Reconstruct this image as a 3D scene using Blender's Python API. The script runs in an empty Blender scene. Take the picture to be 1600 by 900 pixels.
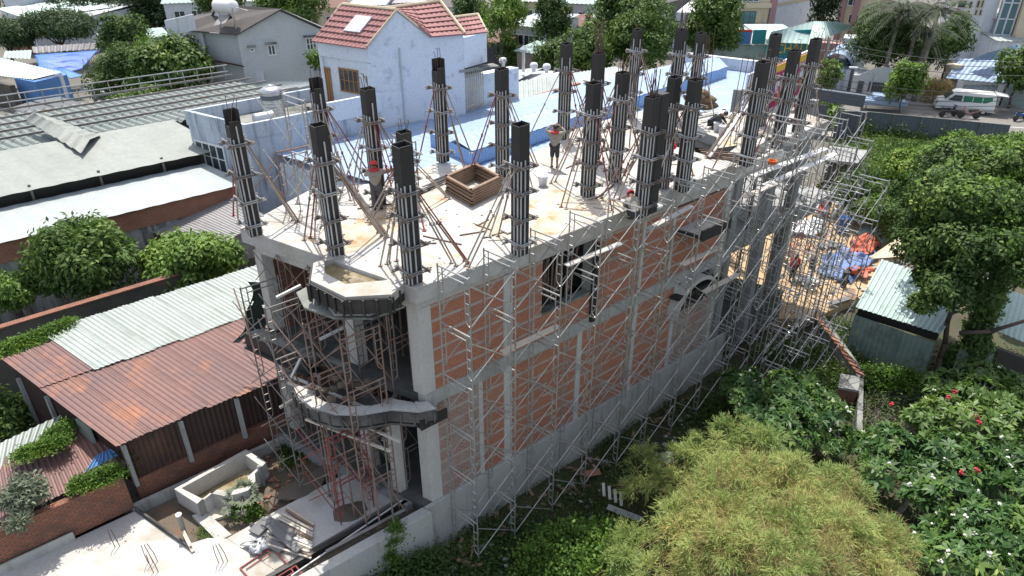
import bpy, bmesh, math, random
import numpy as np
from mathutils import Vector, Matrix, noise
S = bpy.context.scene
COL = S.collection
random.seed(7); RNG = np.random.default_rng(11)

# ---------------- camera, sky, sun, exposure ----------------
FOC = 1110.0; TH = math.atan(638/1110); CAMH = 17.0
cam_d = bpy.data.cameras.new('camera'); cam = bpy.data.objects.new('camera', cam_d); COL.objects.link(cam)
cam.location = (0, 0, CAMH); cam.rotation_euler = (math.pi/2 - TH, 0, 0)
cam_d.sensor_width = 36; cam_d.lens = 36*FOC/1600; cam_d.clip_end = 900; cam_d.clip_start = 0.2
S.camera = cam
W = bpy.data.worlds.new('World'); S.world = W; W.use_nodes = True
nt = W.node_tree; nt.nodes.clear()
sky = nt.nodes.new('ShaderNodeTexSky'); sky.sky_type = 'NISHITA'; sky.sun_disc = False
SUNV = Vector((-0.06, 0.42, 1.0)).normalized()
sky.sun_elevation = math.asin(SUNV.z); sky.sun_rotation = math.atan2(SUNV.x, SUNV.y)
sky.dust_density = 2.5; sky.ozone_density = .6
bg = nt.nodes.new('ShaderNodeBackground'); bg.inputs[1].default_value = 0.15
out = nt.nodes.new('ShaderNodeOutputWorld')
hz = nt.nodes.new('ShaderNodeMix'); hz.data_type = 'RGBA'; hz.inputs[0].default_value = .35; hz.inputs[7].default_value = (3.6, 3.5, 3.3, 1)   # grey-white mixed in to neutralise the bluish sky light
nt.links.new(sky.outputs[0], hz.inputs[6]); nt.links.new(hz.outputs[2], bg.inputs[0]); nt.links.new(bg.outputs[0], out.inputs[0])
sl = bpy.data.lights.new('sun', 'SUN'); sl.energy = 3.3; sl.angle = math.radians(0.5); sl.color = (1, .95, .87)
so = bpy.data.objects.new('sun', sl); COL.objects.link(so); so.rotation_euler = SUNV.to_track_quat('Z', 'Y').to_euler(); so.location = (0, 10, 60)
S.view_settings.view_transform = 'Standard'; S.view_settings.look = 'None'
S.view_settings.gamma = 1; S.view_settings.use_curve_mapping = False
S.view_settings.exposure = 0.88
S.render.engine = 'CYCLES'

# ---------------- coordinates ----------------
def W3(u, v, z):
    x = (u-800)/FOC; y = (450-v)/FOC; s, c = math.sin(TH), math.cos(TH)
    d = (x, c+y*s, -s+y*c); t = (z-CAMH)/d[2]
    return Vector((d[0]*t, d[1]*t, z))
def zat(p, v):
    k = (450-v)/FOC; s, c = math.sin(TH), math.cos(TH); y = p[1]
    return CAMH + (k*y*c - y*s)/(c + k*s)
C0 = Vector((-2.5, 16.08, 0))
EA = Vector((math.sin(math.radians(50.3)), math.cos(math.radians(50.3)), 0))
EB = Vector((-math.sin(math.radians(57.4)), math.cos(math.radians(57.4)), 0))
EN = Vector((EA.y, -EA.x, 0))       # outward from the long side
def AB(a, b, z=0): return C0 + EA*a + EB*b + Vector((0, 0, z))
def toab(p):
    d = Vector((p[0]-C0.x, p[1]-C0.y)); det = EA.x*EB.y-EA.y*EB.x
    return ((d.x*EB.y-d.y*EB.x)/det, (EA.x*d.y-EA.y*d.x)/det)
def pab(u, v, z): return toab(W3(u, v, z))

# ---------------- objects ----------------
def tag(o, label=None, cat=None, group=None, kind=None):
    if label: o['label'] = label
    if cat: o['category'] = cat
    if group: o['group'] = group
    if kind: o['kind'] = kind
    return o
WPOS = {}
def thing(name, label, cat, loc, group=None):
    o = bpy.data.objects.new(name, None); o.empty_display_size = .3; COL.objects.link(o)
    o.location = loc; WPOS[o] = Vector(loc)
    return tag(o, label, cat, group)
class MB:
    def __init__(s): s.v = []; s.f = []; s.mi = []; s.sm = False
    def face(s, pts, m=0):
        i = len(s.v); s.v += [tuple(p) for p in pts]; s.f.append(tuple(range(i, i+len(pts)))); s.mi.append(m); return s
    def hexa(s, b, t, m=0):   # bottom 4, top 4 (same order)
        i = len(s.v); s.v += [tuple(p) for p in b]+[tuple(p) for p in t]
        for q in ((3,2,1,0),(4,5,6,7),(0,1,5,4),(1,2,6,5),(2,3,7,6),(3,0,4,7)):
            s.f.append(tuple(i+k for k in q)); s.mi.append(m)
        return s
    def ab(s, a0, a1, b0, b1, z0, z1, m=0):
        c = [(a0,b0),(a1,b0),(a1,b1),(a0,b1)]
        return s.hexa([AB(a,b,z0) for a,b in c], [AB(a,b,z1) for a,b in c], m)
    def box(s, c, sx, sy, sz, ex=Vector((1,0,0)), ey=Vector((0,1,0)), ez=Vector((0,0,1)), m=0):
        c = Vector(c); q = [(-1,-1),(1,-1),(1,1),(-1,1)]
        lo = [c+ex*(x*sx/2)+ey*(y*sy/2)-ez*(sz/2) for x,y in q]
        return s.hexa(lo, [p+ez*sz for p in lo], m)
    def beam(s, p0, p1, w, h, m=0):
        p0, p1 = Vector(p0), Vector(p1); d = (p1-p0); L = d.length; d.normalize()
        side = d.cross(Vector((0,0,1)))
        side = side.normalized() if side.length > 1e-4 else Vector((1,0,0))
        upv = side.cross(d)
        return s.box((p0+p1)/2, L, w, h, d, side, upv, m)
    def prism(s, poly, z0, z1, m=0):
        n = len(poly); i = len(s.v)
        s.v += [(p[0],p[1],z0) for p in poly]+[(p[0],p[1],z1) for p in poly]
        s.f.append(tuple(i+n+k for k in range(n))); s.mi.append(m)
        s.f.append(tuple(i+n-1-k for k in range(n))); s.mi.append(m)
        for k in range(n):
            j = (k+1) % n; s.f.append((i+k, i+j, i+n+j, i+n+k)); s.mi.append(m)
        return s
    def slabpoly(s, pts, th, m=0):  # 3d polygon extruded down
        n = len(pts); i = len(s.v); pts = [Vector(p) for p in pts]
        s.v += [tuple(p) for p in pts]+[tuple(p-Vector((0,0,th))) for p in pts]
        s.f.append(tuple(i+k for k in range(n))); s.mi.append(m)
        s.f.append(tuple(i+2*n-1-k for k in range(n))); s.mi.append(m)
        for k in range(n):
            j = (k+1) % n; s.f.append((i+n+k, i+n+j, i+j, i+k)); s.mi.append(m)
        return s
    def tube(s, p0, p1, r, n=6, r1=None, m=0):
        p0, p1 = Vector(p0), Vector(p1); d = (p1-p0)
        if d.length < 1e-5: return s
        q = d.to_track_quat('Z', 'Y'); x = q @ Vector((1,0,0)); y = q @ Vector((0,1,0)); r1 = r if r1 is None else r1
        i = len(s.v)
        for p, rr in ((p0, r), (p1, r1)):
            for k in range(n):
                a = 2*math.pi*k/n; s.v.append(tuple(p+x*(rr*math.cos(a))+y*(rr*math.sin(a))))
        for k in range(n):
            j = (k+1) % n; s.f.append((i+k, i+j, i+n+j, i+n+k)); s.mi.append(m)
        s.f.append(tuple(i+n-1-k for k in range(n))); s.f.append(tuple(i+n+k for k in range(n))); s.mi += [m, m]
        return s
    def path(s, pts, r, n=6, m=0, r1=None):
        for k in range(len(pts)-1):
            t0 = k/(len(pts)-1); t1 = (k+1)/(len(pts)-1); e = r if r1 is None else r1
            s.tube(pts[k], pts[k+1], r+(e-r)*t0, n, r+(e-r)*t1, m)
        return s
    def lathe(s, c, prof, n=20, axis=None, m=0):
        c = Vector(c); ax = Vector(axis) if axis else Vector((0,0,1)); q = ax.to_track_quat('Z','Y'); i = len(s.v)
        for r, z in prof:
            for k in range(n):
                a = 2*math.pi*k/n; s.v.append(tuple(c + q @ Vector((r*math.cos(a), r*math.sin(a), z))))
        for j in range(len(prof)-1):
            for k in range(n):
                l = (k+1) % n; s.f.append((i+j*n+k, i+j*n+l, i+(j+1)*n+l, i+(j+1)*n+k)); s.mi.append(m)
        s.f.append(tuple(i+n-1-k for k in range(n))); s.mi.append(m)
        t = i+(len(prof)-1)*n; s.f.append(tuple(t+k for k in range(n))); s.mi.append(m)
        return s
    def blob(s, c, rx, ry, rz, seed=0, nz=.15, sub=2, m=0, fr=1.2):
        bm = bmesh.new(); bmesh.ops.create_icosphere(bm, subdivisions=sub, radius=1); i = len(s.v)
        for v in bm.verts:
            k = 1+nz*2*(noise.noise(v.co*fr+Vector((seed*7.3, seed, 0))))
            s.v.append((c[0]+v.co.x*rx*k, c[1]+v.co.y*ry*k, c[2]+v.co.z*rz*k))
        for f in bm.faces: s.f.append(tuple(i+v.index for v in f.verts)); s.mi.append(m)
        bm.free(); return s
    def corr(s, p00, p10, p11, p01, pitch=.2, amp=.025, th=.012, m=0, sag=0):
        # corrugated sheet: waves run across p00->p10, ribs run p00->p01
        p00, p10, p11, p01 = map(Vector, (p00, p10, p11, p01)); n = max(2, int(((p10-p00).length)/pitch))*4
        nm = (p10-p00).cross(p01-p00).normalized()
        if nm.z < 0: nm = -nm
        for off in (0, -th):
            i = len(s.v)
            for k in range(n+1):
                t = k/n; o = amp*math.sin(2*math.pi*k/4+.6)
                a = p00.lerp(p10, t)+nm*(o+off); b = p01.lerp(p11, t)+nm*(o+off)
                s.v += [tuple(a), tuple((a+b)/2-Vector((0,0,sag))), tuple(b)]
            for k in range(n):
                for j in (0, 1):
                    q = (i+3*k+j, i+3*k+3+j, i+3*k+4+j, i+3*k+1+j)
                    s.f.append(q if off == 0 else q[::-1]); s.mi.append(m)
        return s
    def build(s, name, mats, parent=None, label=None, cat=None, group=None, kind=None, smooth=False, bevel=0):
        if not isinstance(mats, (list, tuple)): mats = [mats]
        V = np.array(s.v, dtype=float).reshape(-1, 3)
        if parent is not None: org = WPOS[parent]
        else: org = Vector(((V[:,0].min()+V[:,0].max())/2, (V[:,1].min()+V[:,1].max())/2, V[:,2].min()))
        if kind == 'structure' and parent is None: org = Vector((0,0,0))
        me = bpy.data.meshes.new(name); me.from_pydata([tuple(x) for x in (V-np.array(org))], [], s.f)
        for mt in mats: me.materials.append(mt)
        me.polygons.foreach_set('material_index', s.mi)
        # UV in metres: u along the face's horizontal, v up the face
        uvl = me.uv_layers.new(name='UVMap'); uv = np.zeros(len(me.loops)*2)
        for p in me.polygons:
            n = p.normal
            if abs(n.z) > .95: t = Vector((EA.x, EA.y, 0)); b = Vector((EN.x, EN.y, 0))
            else: t = Vector((-n.y, n.x, 0)).normalized(); b = n.cross(t)
            for li in p.loop_indices:
                co = Vector(V[me.loops[li].vertex_index]); uv[2*li] = co.dot(t); uv[2*li+1] = co.dot(b)
        uvl.data.foreach_set('uv', uv)
        if smooth: me.polygons.foreach_set('use_smooth', [True]*len(me.polygons))
        me.update()
        o = bpy.data.objects.new(name, me); COL.objects.link(o)
        if parent is not None: o.parent = parent
        else: o.location = org
        WPOS[o] = Vector(org)
        if bevel:
            md = o.modifiers.new('bevel', 'BEVEL'); md.width = bevel; md.segments = 2; md.limit_method = 'ANGLE'
        return tag(o, label, cat, group, kind)
def copy_tree(o, parent=None, loc=None, rz=None):
    c = o.copy(); COL.objects.link(c)
    if parent is not None: c.parent = parent
    if loc is not None: c.location = loc; WPOS[c] = Vector(loc)
    if rz is not None: c.rotation_euler.z = rz
    for ch in o.children: copy_tree(ch, c)
    return c

# ---------------- materials ----------------
def mat(name, col, rough=.8, col2=None, scale=1.5, mix=.5, metal=0, bump=.0, bscale=20, stain=None, stain_amt=.5, stain_scale=.6, spec=.5, streak=False, wet=False):
    m = bpy.data.materials.new(name); m.use_nodes = True; N = m.node_tree; nd = N.nodes; L = N.links
    b = nd['Principled BSDF']; b.inputs['Roughness'].default_value = rough; b.inputs['Metallic'].default_value = metal
    b.inputs['Specular IOR Level'].default_value = spec
    tc = nd.new('ShaderNodeTexCoord'); src = tc.outputs['Object']
    def nz(sc, det=6, vec=None, ro=.6):
        n = nd.new('ShaderNodeTexNoise'); n.inputs['Scale'].default_value = sc; n.inputs['Detail'].default_value = det; n.inputs['Roughness'].default_value = ro
        L.new(vec or src, n.inputs['Vector']); return n
    def ramp(s, lo, hi):
        r = nd.new('ShaderNodeMapRange'); r.inputs['From Min'].default_value = lo; r.inputs['From Max'].default_value = hi
        L.new(s, r.inputs['Value']); return r.outputs[0]
    def mx(f, a, c):
        q = nd.new('ShaderNodeMix'); q.data_type = 'RGBA'
        if isinstance(f, float): q.inputs[0].default_value = f
        else: L.new(f, q.inputs[0])
        for i, w in ((6, a), (7, c)):
            if isinstance(w, tuple): q.inputs[i].default_value = (*w, 1)
            else: L.new(w, q.inputs[i])
        return q.outputs[2]
    c2 = col2 or tuple(max(0, x*.72) for x in col)
    n1 = nz(scale); cur = mx(ramp(n1.outputs[0], .5-mix*.5, .5+mix*.5), col, c2)
    n2 = nz(scale*14, 3)
    cur2 = nd.new('ShaderNodeMix'); cur2.data_type = 'RGBA'; cur2.blend_type = 'MULTIPLY'; cur2.inputs[0].default_value = .35
    L.new(cur, cur2.inputs[6]); L.new(n2.outputs[0], cur2.inputs[7]); cm = nd.new('ShaderNodeMix'); cm.data_type = 'RGBA'; cm.blend_type = 'MULTIPLY'; cm.inputs[0].default_value = 1
    L.new(cur2.outputs[2], cm.inputs[6]); cm.inputs[7].default_value = (1.2,1.2,1.2,1); cur = cm.outputs[2]
    if stain:
        vec = src
        if streak:
            mp = nd.new('ShaderNodeMapping'); mp.inputs['Scale'].default_value = (3, 3, .35); L.new(src, mp.inputs[0]); vec = mp.outputs[0]
        n3 = nz(stain_scale, 8, vec, .7); cur = mx(ramp(n3.outputs[0], .62-stain_amt*.25, .78-stain_amt*.2), cur, stain)
    L.new(cur, b.inputs['Base Color'])
    if bump:
        n4 = nz(bscale, 4); bp = nd.new('ShaderNodeBump'); bp.inputs['Strength'].default_value = bump; bp.inputs['Distance'].default_value = .03
        L.new(n4.outputs[0], bp.inputs['Height']); L.new(bp.outputs[0], b.inputs['Normal'])
    if wet:
        n5 = nz(1.1, 4); L.new(ramp(n5.outputs[0], .35, .65), b.inputs['Roughness'])
    m['bc'] = 1
    return m
def brick_mat(name, c1, c2, mortar, bw=.2, rh=.085, ms=.012, band=True, dark=None, dirt=.4):
    m = bpy.data.materials.new(name); m.use_nodes = True; N = m.node_tree; nd = N.nodes; L = N.links
    b = nd['Principled BSDF']; b.inputs['Roughness'].default_value = .9
    uv = nd.new('ShaderNodeUVMap'); uv.uv_map = 'UVMap'
    # slight wobble so courses are hand-laid
    ns = nd.new('ShaderNodeTexNoise'); ns.inputs['Scale'].default_value = 1.3; L.new(uv.outputs[0], ns.inputs['Vector'])
    ad = nd.new('ShaderNodeVectorMath'); ad.operation = 'MULTIPLY_ADD'; L.new(ns.outputs['Color'], ad.inputs[0]); ad.inputs[1].default_value = (.05, .05, 0); L.new(uv.outputs[0], ad.inputs[2])
    bk = nd.new('ShaderNodeTexBrick'); L.new(ad.outputs[0], bk.inputs['Vector'])
    bk.inputs['Scale'].default_value = 1; bk.inputs['Brick Width'].default_value = bw; bk.inputs['Row Height'].default_value = rh; bk.inputs['Mortar Size'].default_value = ms
    bk.inputs['Color1'].default_value = (*c1, 1); bk.inputs['Color2'].default_value = (*c2, 1); bk.inputs['Mortar'].default_value = (*mortar, 1)
    bk.inputs['Bias'].default_value = -.1; cur = bk.outputs['Color']
    if band:
        b2 = nd.new('ShaderNodeTexBrick'); L.new(ad.outputs[0], b2.inputs['Vector']); b2.inputs['Scale'].default_value = 1
        b2.inputs['Brick Width'].default_value = 5; b2.inputs['Row Height'].default_value = .47; b2.inputs['Mortar Size'].default_value = .05; b2.inputs['Mortar Smooth'].default_value = .3
        n6 = nd.new('ShaderNodeTexNoise'); n6.inputs['Scale'].default_value = 2.3; n6.inputs['Detail'].default_value = 5; L.new(uv.outputs[0], n6.inputs['Vector'])
        mr = nd.new('ShaderNodeMapRange'); mr.inputs['From Min'].default_value = .36; mr.inputs['From Max'].default_value = .46; L.new(n6.outputs[0], mr.inputs['Value'])
        mu = nd.new('ShaderNodeMath'); mu.operation = 'MULTIPLY'; L.new(b2.outputs['Fac'], mu.inputs[0]); L.new(mr.outputs[0], mu.inputs[1])
        q = nd.new('ShaderNodeMix'); q.data_type = 'RGBA'; L.new(mu.outputs[0], q.inputs[0]); L.new(cur, q.inputs[6]); q.inputs[7].default_value = (.40,.37,.33, 1); cur = q.outputs[2]
    n3 = nd.new('ShaderNodeTexNoise'); n3.inputs['Scale'].default_value = 1.4; n3.inputs['Detail'].default_value = 7; n3.inputs['Roughness'].default_value = .7; L.new(uv.outputs[0], n3.inputs['Vector'])
    mr3 = nd.new('ShaderNodeMapRange'); mr3.inputs['From Min'].default_value = .44; mr3.inputs['From Max'].default_value = .68; mr3.inputs['To Max'].default_value = dirt; L.new(n3.outputs[0], mr3.inputs['Value'])
    q = nd.new('ShaderNodeMix'); q.data_type = 'RGBA'; L.new(mr3.outputs[0], q.inputs[0]); L.new(cur, q.inputs[6]); q.inputs[7].default_value = (*(dark or mortar), 1)
    L.new(q.outputs[2], b.inputs['Base Color'])
    bp = nd.new('ShaderNodeBump'); bp.inputs['Strength'].default_value = .7; bp.inputs['Distance'].default_value = .01; bp.invert = True
    L.new(bk.outputs['Fac'], bp.inputs['Height']); L.new(bp.outputs[0], b.inputs['Normal'])
    return m
def leaf_mat(name, c1, c2, c3=None, rough=.62, trans=.32, wscale=.5):
    m = bpy.data.materials.new(name); m.use_nodes = True; N = m.node_tree; nd = N.nodes; L = N.links
    b = nd['Principled BSDF']; b.inputs['Roughness'].default_value = rough; b.inputs['Specular IOR Level'].default_value = .45
    g = nd.new('ShaderNodeNewGeometry'); r = nd.new('ShaderNodeValToRGB'); e = r.color_ramp.elements
    e[0].color = (*c1, 1); e[1].color = (*c2, 1); e[1].position = .75
    if c3: k = e.new(.97); k.color = (*c3, 1)
    tc = nd.new('ShaderNodeTexCoord'); n = nd.new('ShaderNodeTexNoise'); n.inputs['Scale'].default_value = wscale; n.inputs['Detail'].default_value = 3; L.new(tc.outputs['Object'], n.inputs['Vector'])
    mm = nd.new('ShaderNodeMix'); mm.data_type = 'FLOAT'; mm.inputs[0].default_value = .5
    L.new(g.outputs['Random Per Island'], mm.inputs[2]); mr = nd.new('ShaderNodeMapRange'); mr.inputs['From Min'].default_value = .35; mr.inputs['From Max'].default_value = .65; L.new(n.outputs[0], mr.inputs['Value']); L.new(mr.outputs[0], mm.inputs[3])
    L.new(mm.outputs[0], r.inputs[0]); L.new(r.outputs[0], b.inputs['Base Color'])
    t = nd.new('ShaderNodeBsdfTranslucent'); L.new(r.outputs[0], t.inputs[0]); x = nd.new('ShaderNodeMixShader'); x.inputs[0].default_value = trans
    L.new(b.outputs[0], x.inputs[1]); L.new(t.outputs[0], x.inputs[2]); L.new(x.outputs[0], nd['Material Output'].inputs[0])
    return m
M = {}
M['conc'] = mat('concrete', (.50,.49,.46), .85, (.40,.39,.37), 1.2, bump=.3, bscale=15, stain=(.24,.23,.21), stain_amt=.35)
M['conc_d'] = mat('grey_concrete', (.34,.345,.34), .9, (.25,.255,.25), 1.0, bump=.4, stain=(.13,.13,.12), stain_amt=.6, streak=True)
M['white_conc'] = mat('pale_concrete', (.49,.485,.465), .85, (.40,.39,.37), .8, bump=.25, stain=(.32,.28,.22), stain_amt=.55, stain_scale=.6)
M['plinth'] = mat('plinth_render', (.44,.44,.41), .9, (.34,.345,.33), 1.1, bump=.3, stain=(.22,.21,.18), stain_amt=.5, streak=True)
M['oldwall'] = mat('weathered_plaster', (.40,.41,.40), .9, (.28,.29,.28), .9, bump=.3, stain=(.08,.08,.075), stain_amt=.8, streak=True, stain_scale=.9)
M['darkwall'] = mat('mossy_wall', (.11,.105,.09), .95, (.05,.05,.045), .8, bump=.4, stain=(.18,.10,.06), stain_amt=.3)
M['mould'] = mat('mouldy_concrete', (.30,.31,.29), .9, (.16,.17,.155), 1.0, bump=.3, stain=(.05,.05,.045), stain_amt=.7)
M['wet'] = mat('wet_patch', (.46,.40,.30), .3, (.58,.55,.48), .9, mix=.3, stain=(.33,.20,.09), stain_amt=.65, wet=True, stain_scale=1.1)
M['pond'] = mat('muddy_water', (.16,.125,.065), .12, (.30,.25,.15), 1.4, mix=.3, stain=(.36,.31,.22), stain_amt=.6, stain_scale=1.6)
M['redwhite'] = mat('red_white_sheet', (.6,.04,.05), .6, (.62,.60,.6), 1.5, mix=.1)
M['darkgrey'] = mat('dark_grey_roof', (.09,.095,.105), .7, (.12,.125,.135), .6, stain=(.2,.2,.2), stain_amt=.3)
M['inner'] = mat('shaded_inner_concrete', (.13,.13,.125), .95, (.08,.08,.075), 1, bump=.4, stain=(.05,.06,.04), stain_amt=.5)  # concrete colour darkened to stand in for the unlit interior
M['film'] = mat('film_plywood', (.018,.0175,.018), .6, (.03,.028,.027), 2, stain=(.06,.055,.05), stain_amt=.2)
M['rubber'] = mat('black_board', (.035,.034,.033), .8, (.06,.058,.055), 2, stain=(.16,.155,.15), stain_amt=.5)
M['prop_grey'] = mat('prop_grey', (.42,.39,.35), .6, (.32,.27,.23), 3, metal=.2, stain=(.26,.15,.10), stain_amt=.5, stain_scale=3)
M['alu'] = mat('pale_batten', (.55,.55,.54), .6, (.42,.42,.41), 3, stain=(.2,.19,.17), stain_amt=.3)
M['steel'] = mat('galvanised_tube', (.50,.50,.49), .36, (.36,.36,.35), 3, metal=.55, stain=(.18,.14,.11), stain_amt=.4, stain_scale=2)
M['steel_d'] = mat('dull_tube', (.27,.265,.255), .5, (.19,.185,.18), 3, metal=.5, stain=(.2,.11,.07), stain_amt=.5, stain_scale=2)
M['rust'] = mat('rusty_tube', (.20,.11,.075), .75, (.26,.185,.15), 2.5, stain=(.29,.27,.25), stain_amt=.4, stain_scale=2)
M['redpipe'] = mat('red_painted_tube', (.27,.045,.045), .55, (.20,.05,.045), 2.5, stain=(.32,.30,.29), stain_amt=.35)
M['clampm'] = mat('clamp_fitting', (.30,.27,.24), .6, (.20,.16,.13), 6, metal=.3, stain=(.24,.12,.07), stain_amt=.6, stain_scale=4)
M['rebar'] = mat('rebar', (.13,.07,.05), .8, (.09,.06,.05), 5)
M['brick'] = brick_mat('red_brick', (.46,.155,.075), (.37,.115,.06), (.36,.25,.19), dirt=.28, ms=.009, dark=(.26,.235,.21))
M['brick_w'] = brick_mat('washed_brick', (.34,.15,.10), (.30,.13,.09), (.36,.34,.31), dirt=.9, dark=(.36,.33,.30))
M['brick_o'] = brick_mat('old_brick', (.33,.12,.065), (.25,.085,.05), (.10,.085,.07), bw=.21, rh=.09, ms=.014, band=False, dark=(.07,.055,.045), dirt=.8)
M['brick_b'] = brick_mat('band_brick', (.34,.13,.07), (.28,.10,.055), (.30,.22,.17), band=False, dark=(.18,.09,.06), dirt=.5)
M['rustroof'] = mat('rusted_sheet', (.19,.10,.085), .6, (.135,.082,.08), .35, mix=.35, stain=(.33,.14,.07), stain_amt=.38, stain_scale=.6, bump=.1, metal=.1)
M['paleroof'] = mat('pale_green_sheet', (.35,.39,.365), .55, (.28,.32,.30), .7, metal=.2, stain=(.26,.29,.26), stain_amt=.45, stain_scale=1.1)
M['whiteroof'] = mat('white_sheet', (.34,.375,.38), .6, (.28,.32,.325), .6, metal=.1, stain=(.40,.42,.42), stain_amt=.3)
M['greenroof'] = mat('grey_green_sheet', (.26,.28,.26), .65, (.21,.23,.21), .3, metal=.1, stain=(.20,.21,.19), stain_amt=.4, stain_scale=.8)
M['greyroof'] = mat('grey_sheet', (.33,.32,.32), .55, (.27,.26,.26), .5, metal=.2, stain=(.20,.19,.19), stain_amt=.4)
M['darksheet'] = mat('dark_brown_sheet', (.05,.026,.022), .7, (.035,.02,.018), 1.5, stain=(.10,.05,.03), stain_amt=.4)
M['tealsheet'] = mat('teal_sheet', (.27,.34,.33), .55, (.21,.28,.27), .8, metal=.2, stain=(.11,.13,.12), stain_amt=.5)
M['tealroof'] = mat('pale_teal_sheet', (.36,.47,.44), .5, (.30,.40,.38), .7, metal=.2, stain=(.22,.27,.24), stain_amt=.4)
M['blueroof'] = mat('light_blue_sheet', (.27,.36,.50), .55, (.235,.325,.465), .4, metal=.1, stain=(.34,.42,.53), stain_amt=.35)
M['bluesheet'] = mat('blue_sheet', (.10,.25,.52), .5, (.08,.2,.45), .6, metal=.1)
M['slateteal'] = mat('slate_green_sheet', (.22,.25,.235), .6, (.17,.195,.185), .5, metal=.1)
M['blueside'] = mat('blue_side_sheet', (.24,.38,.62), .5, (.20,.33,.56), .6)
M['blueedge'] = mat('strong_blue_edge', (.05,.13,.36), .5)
M['tile'] = mat('red_tile', (.31,.145,.14), .75, (.26,.125,.12), .8, stain=(.38,.19,.18), stain_amt=.4)
M['tile_d'] = mat('dark_tile', (.05,.045,.045), .7, (.085,.075,.07), .8, stain=(.12,.11,.10), stain_amt=.3)
M['tile_r'] = mat('brown_red_roof', (.16,.07,.055), .75, (.11,.055,.045), .5, stain=(.22,.11,.08), stain_amt=.4)
M['bluewall'] = mat('pale_blue_plaster', (.66,.71,.78), .85, (.62,.67,.75), .6, bump=.1, stain=(.36,.41,.47), stain_amt=.3, stain_scale=1.7)
M['greyblue'] = mat('grey_blue_plaster', (.50,.56,.64), .85, (.43,.48,.56), .7, stain=(.13,.16,.19), stain_amt=.45, streak=True)
M['greyplas'] = mat('grey_plaster', (.50,.525,.53), .85, (.43,.455,.46), .5, stain=(.50,.51,.50), stain_amt=.3, streak=True)
M['whiteplas'] = mat('white_plaster', (.66,.68,.72), .85, (.58,.60,.65), .5, stain=(.36,.37,.38), stain_amt=.35, streak=True)
M['cream'] = mat('cream_plaster', (.62,.53,.38), .85, (.55,.46,.33), .6, stain=(.30,.24,.17), stain_amt=.3)
M['pink'] = mat('dusty_pink_plaster', (.40,.24,.24), .85, (.34,.2,.2), .6)
M['pillar'] = mat('off_white_render', (.52,.51,.48), .85, (.45,.44,.41), .9, bump=.2, stain=(.32,.30,.27), stain_amt=.35, streak=True)
M['glass'] = mat('dark_glass', (.04,.055,.06), .12, (.06,.08,.085), 1)
M['glass_t'] = mat('teal_glass', (.10,.20,.22), .15, (.07,.15,.17), 1)
M['shutter'] = mat('roller_shutter', (.20,.17,.16), .6, (.16,.14,.13), 1)
M['wood'] = mat('varnished_wood', (.34,.17,.06), .5, (.26,.12,.045), 3)
M['timber'] = mat('rough_timber', (.29,.20,.14), .85, (.20,.13,.09), 4, stain=(.17,.09,.05), stain_amt=.4)
M['timber_w'] = mat('bleached_timber', (.62,.56,.47), .85, (.5,.44,.36), 4)
M['ply'] = mat('cement_board', (.13,.13,.135), .8, (.17,.17,.17), 2, bump=.2)
M['asphalt'] = mat('asphalt', (.16,.15,.14), .9, (.20,.19,.175), .25, bump=.2, stain=(.26,.24,.21), stain_amt=.5, stain_scale=.3)
M['pave'] = mat('pavement', (.33,.31,.28), .9, (.27,.25,.23), .4)
M['soil'] = mat('garden_soil', (.10,.075,.05), .95, (.055,.05,.03), .5, bump=.6, bscale=8, stain=(.04,.06,.02), stain_amt=.7, stain_scale=.9)
M['town'] = mat('town_ground', (.16,.15,.13), .95, (.12,.115,.10), .15, bump=.3)
M['dirt'] = mat('court_dirt', (.15,.11,.08), .95, (.10,.09,.07), 1.6, bump=.9, bscale=9, stain=(.21,.09,.055), stain_amt=.3, stain_scale=1.2)
M['sand'] = mat('building_sand', (.48,.33,.19), .95, (.42,.30,.18), .6, bump=.6, bscale=8, stain=(.30,.21,.13), stain_amt=.5)
M['mortarpatch'] = mat('damp_sand', (.13,.11,.085), .95, (.09,.08,.065), 2, bump=.7, bscale=14)
M['fence'] = mat('blue_grey_panel', (.115,.135,.165), .6, (.09,.105,.13), .6, stain=(.16,.17,.18), stain_amt=.3)
M['white'] = mat('white_paint', (.75,.75,.74), .4, (.68,.68,.67), 1)
M['whitepipe'] = mat('white_pipe', (.66,.66,.64), .4, (.55,.55,.53), 2)
M['cream_pipe'] = mat('cream_pipe', (.62,.58,.50), .5, (.5,.46,.4), 2)
M['black'] = mat('black_plastic', (.02,.02,.02), .5)
M['red'] = mat('red_paint', (.55,.03,.03), .45, (.45,.03,.03), 2)
M['helmet_r'] = mat('red_helmet', (.62,.02,.03), .35, (.55,.02,.03), 2)
M['orange'] = mat('orange_plastic', (.62,.14,.03), .5, (.55,.12,.03), 2)
M['orange_t'] = mat('orange_tarp', (.50,.13,.07), .7, (.42,.10,.06), 1.2, stain=(.55,.25,.17), stain_amt=.4)
M['blue_t'] = mat('faded_blue_tarp', (.11,.18,.38), .65, (.15,.22,.40), 1.2, stain=(.25,.28,.42), stain_amt=.4, bump=.3, bscale=3)
M['blue_s'] = mat('bright_blue_tarp', (.02,.13,.52), .55, (.015,.10,.42), 1, bump=.5, bscale=3)
M['drum'] = mat('blue_drum', (.02,.10,.34), .4, (.02,.09,.3), 2)
M['tank'] = mat('stainless_tank', (.55,.56,.56), .3, (.48,.49,.49), 1, metal=.8)
M['net'] = mat('green_mesh_net', (.012,.03,.022), .8, (.008,.016,.013), 6)
M['skin'] = mat('skin', (.30,.16,.10), .6, (.28,.15,.09), 5)
M['shirt'] = mat('khaki_shirt', (.34,.31,.26), .85, (.28,.25,.21), 6)
M['trousers'] = mat('dark_trousers', (.05,.05,.06), .9, (.035,.035,.04), 6)
M['jeans'] = mat('grey_trousers', (.11,.105,.115), .9, (.085,.08,.09), 6)
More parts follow.
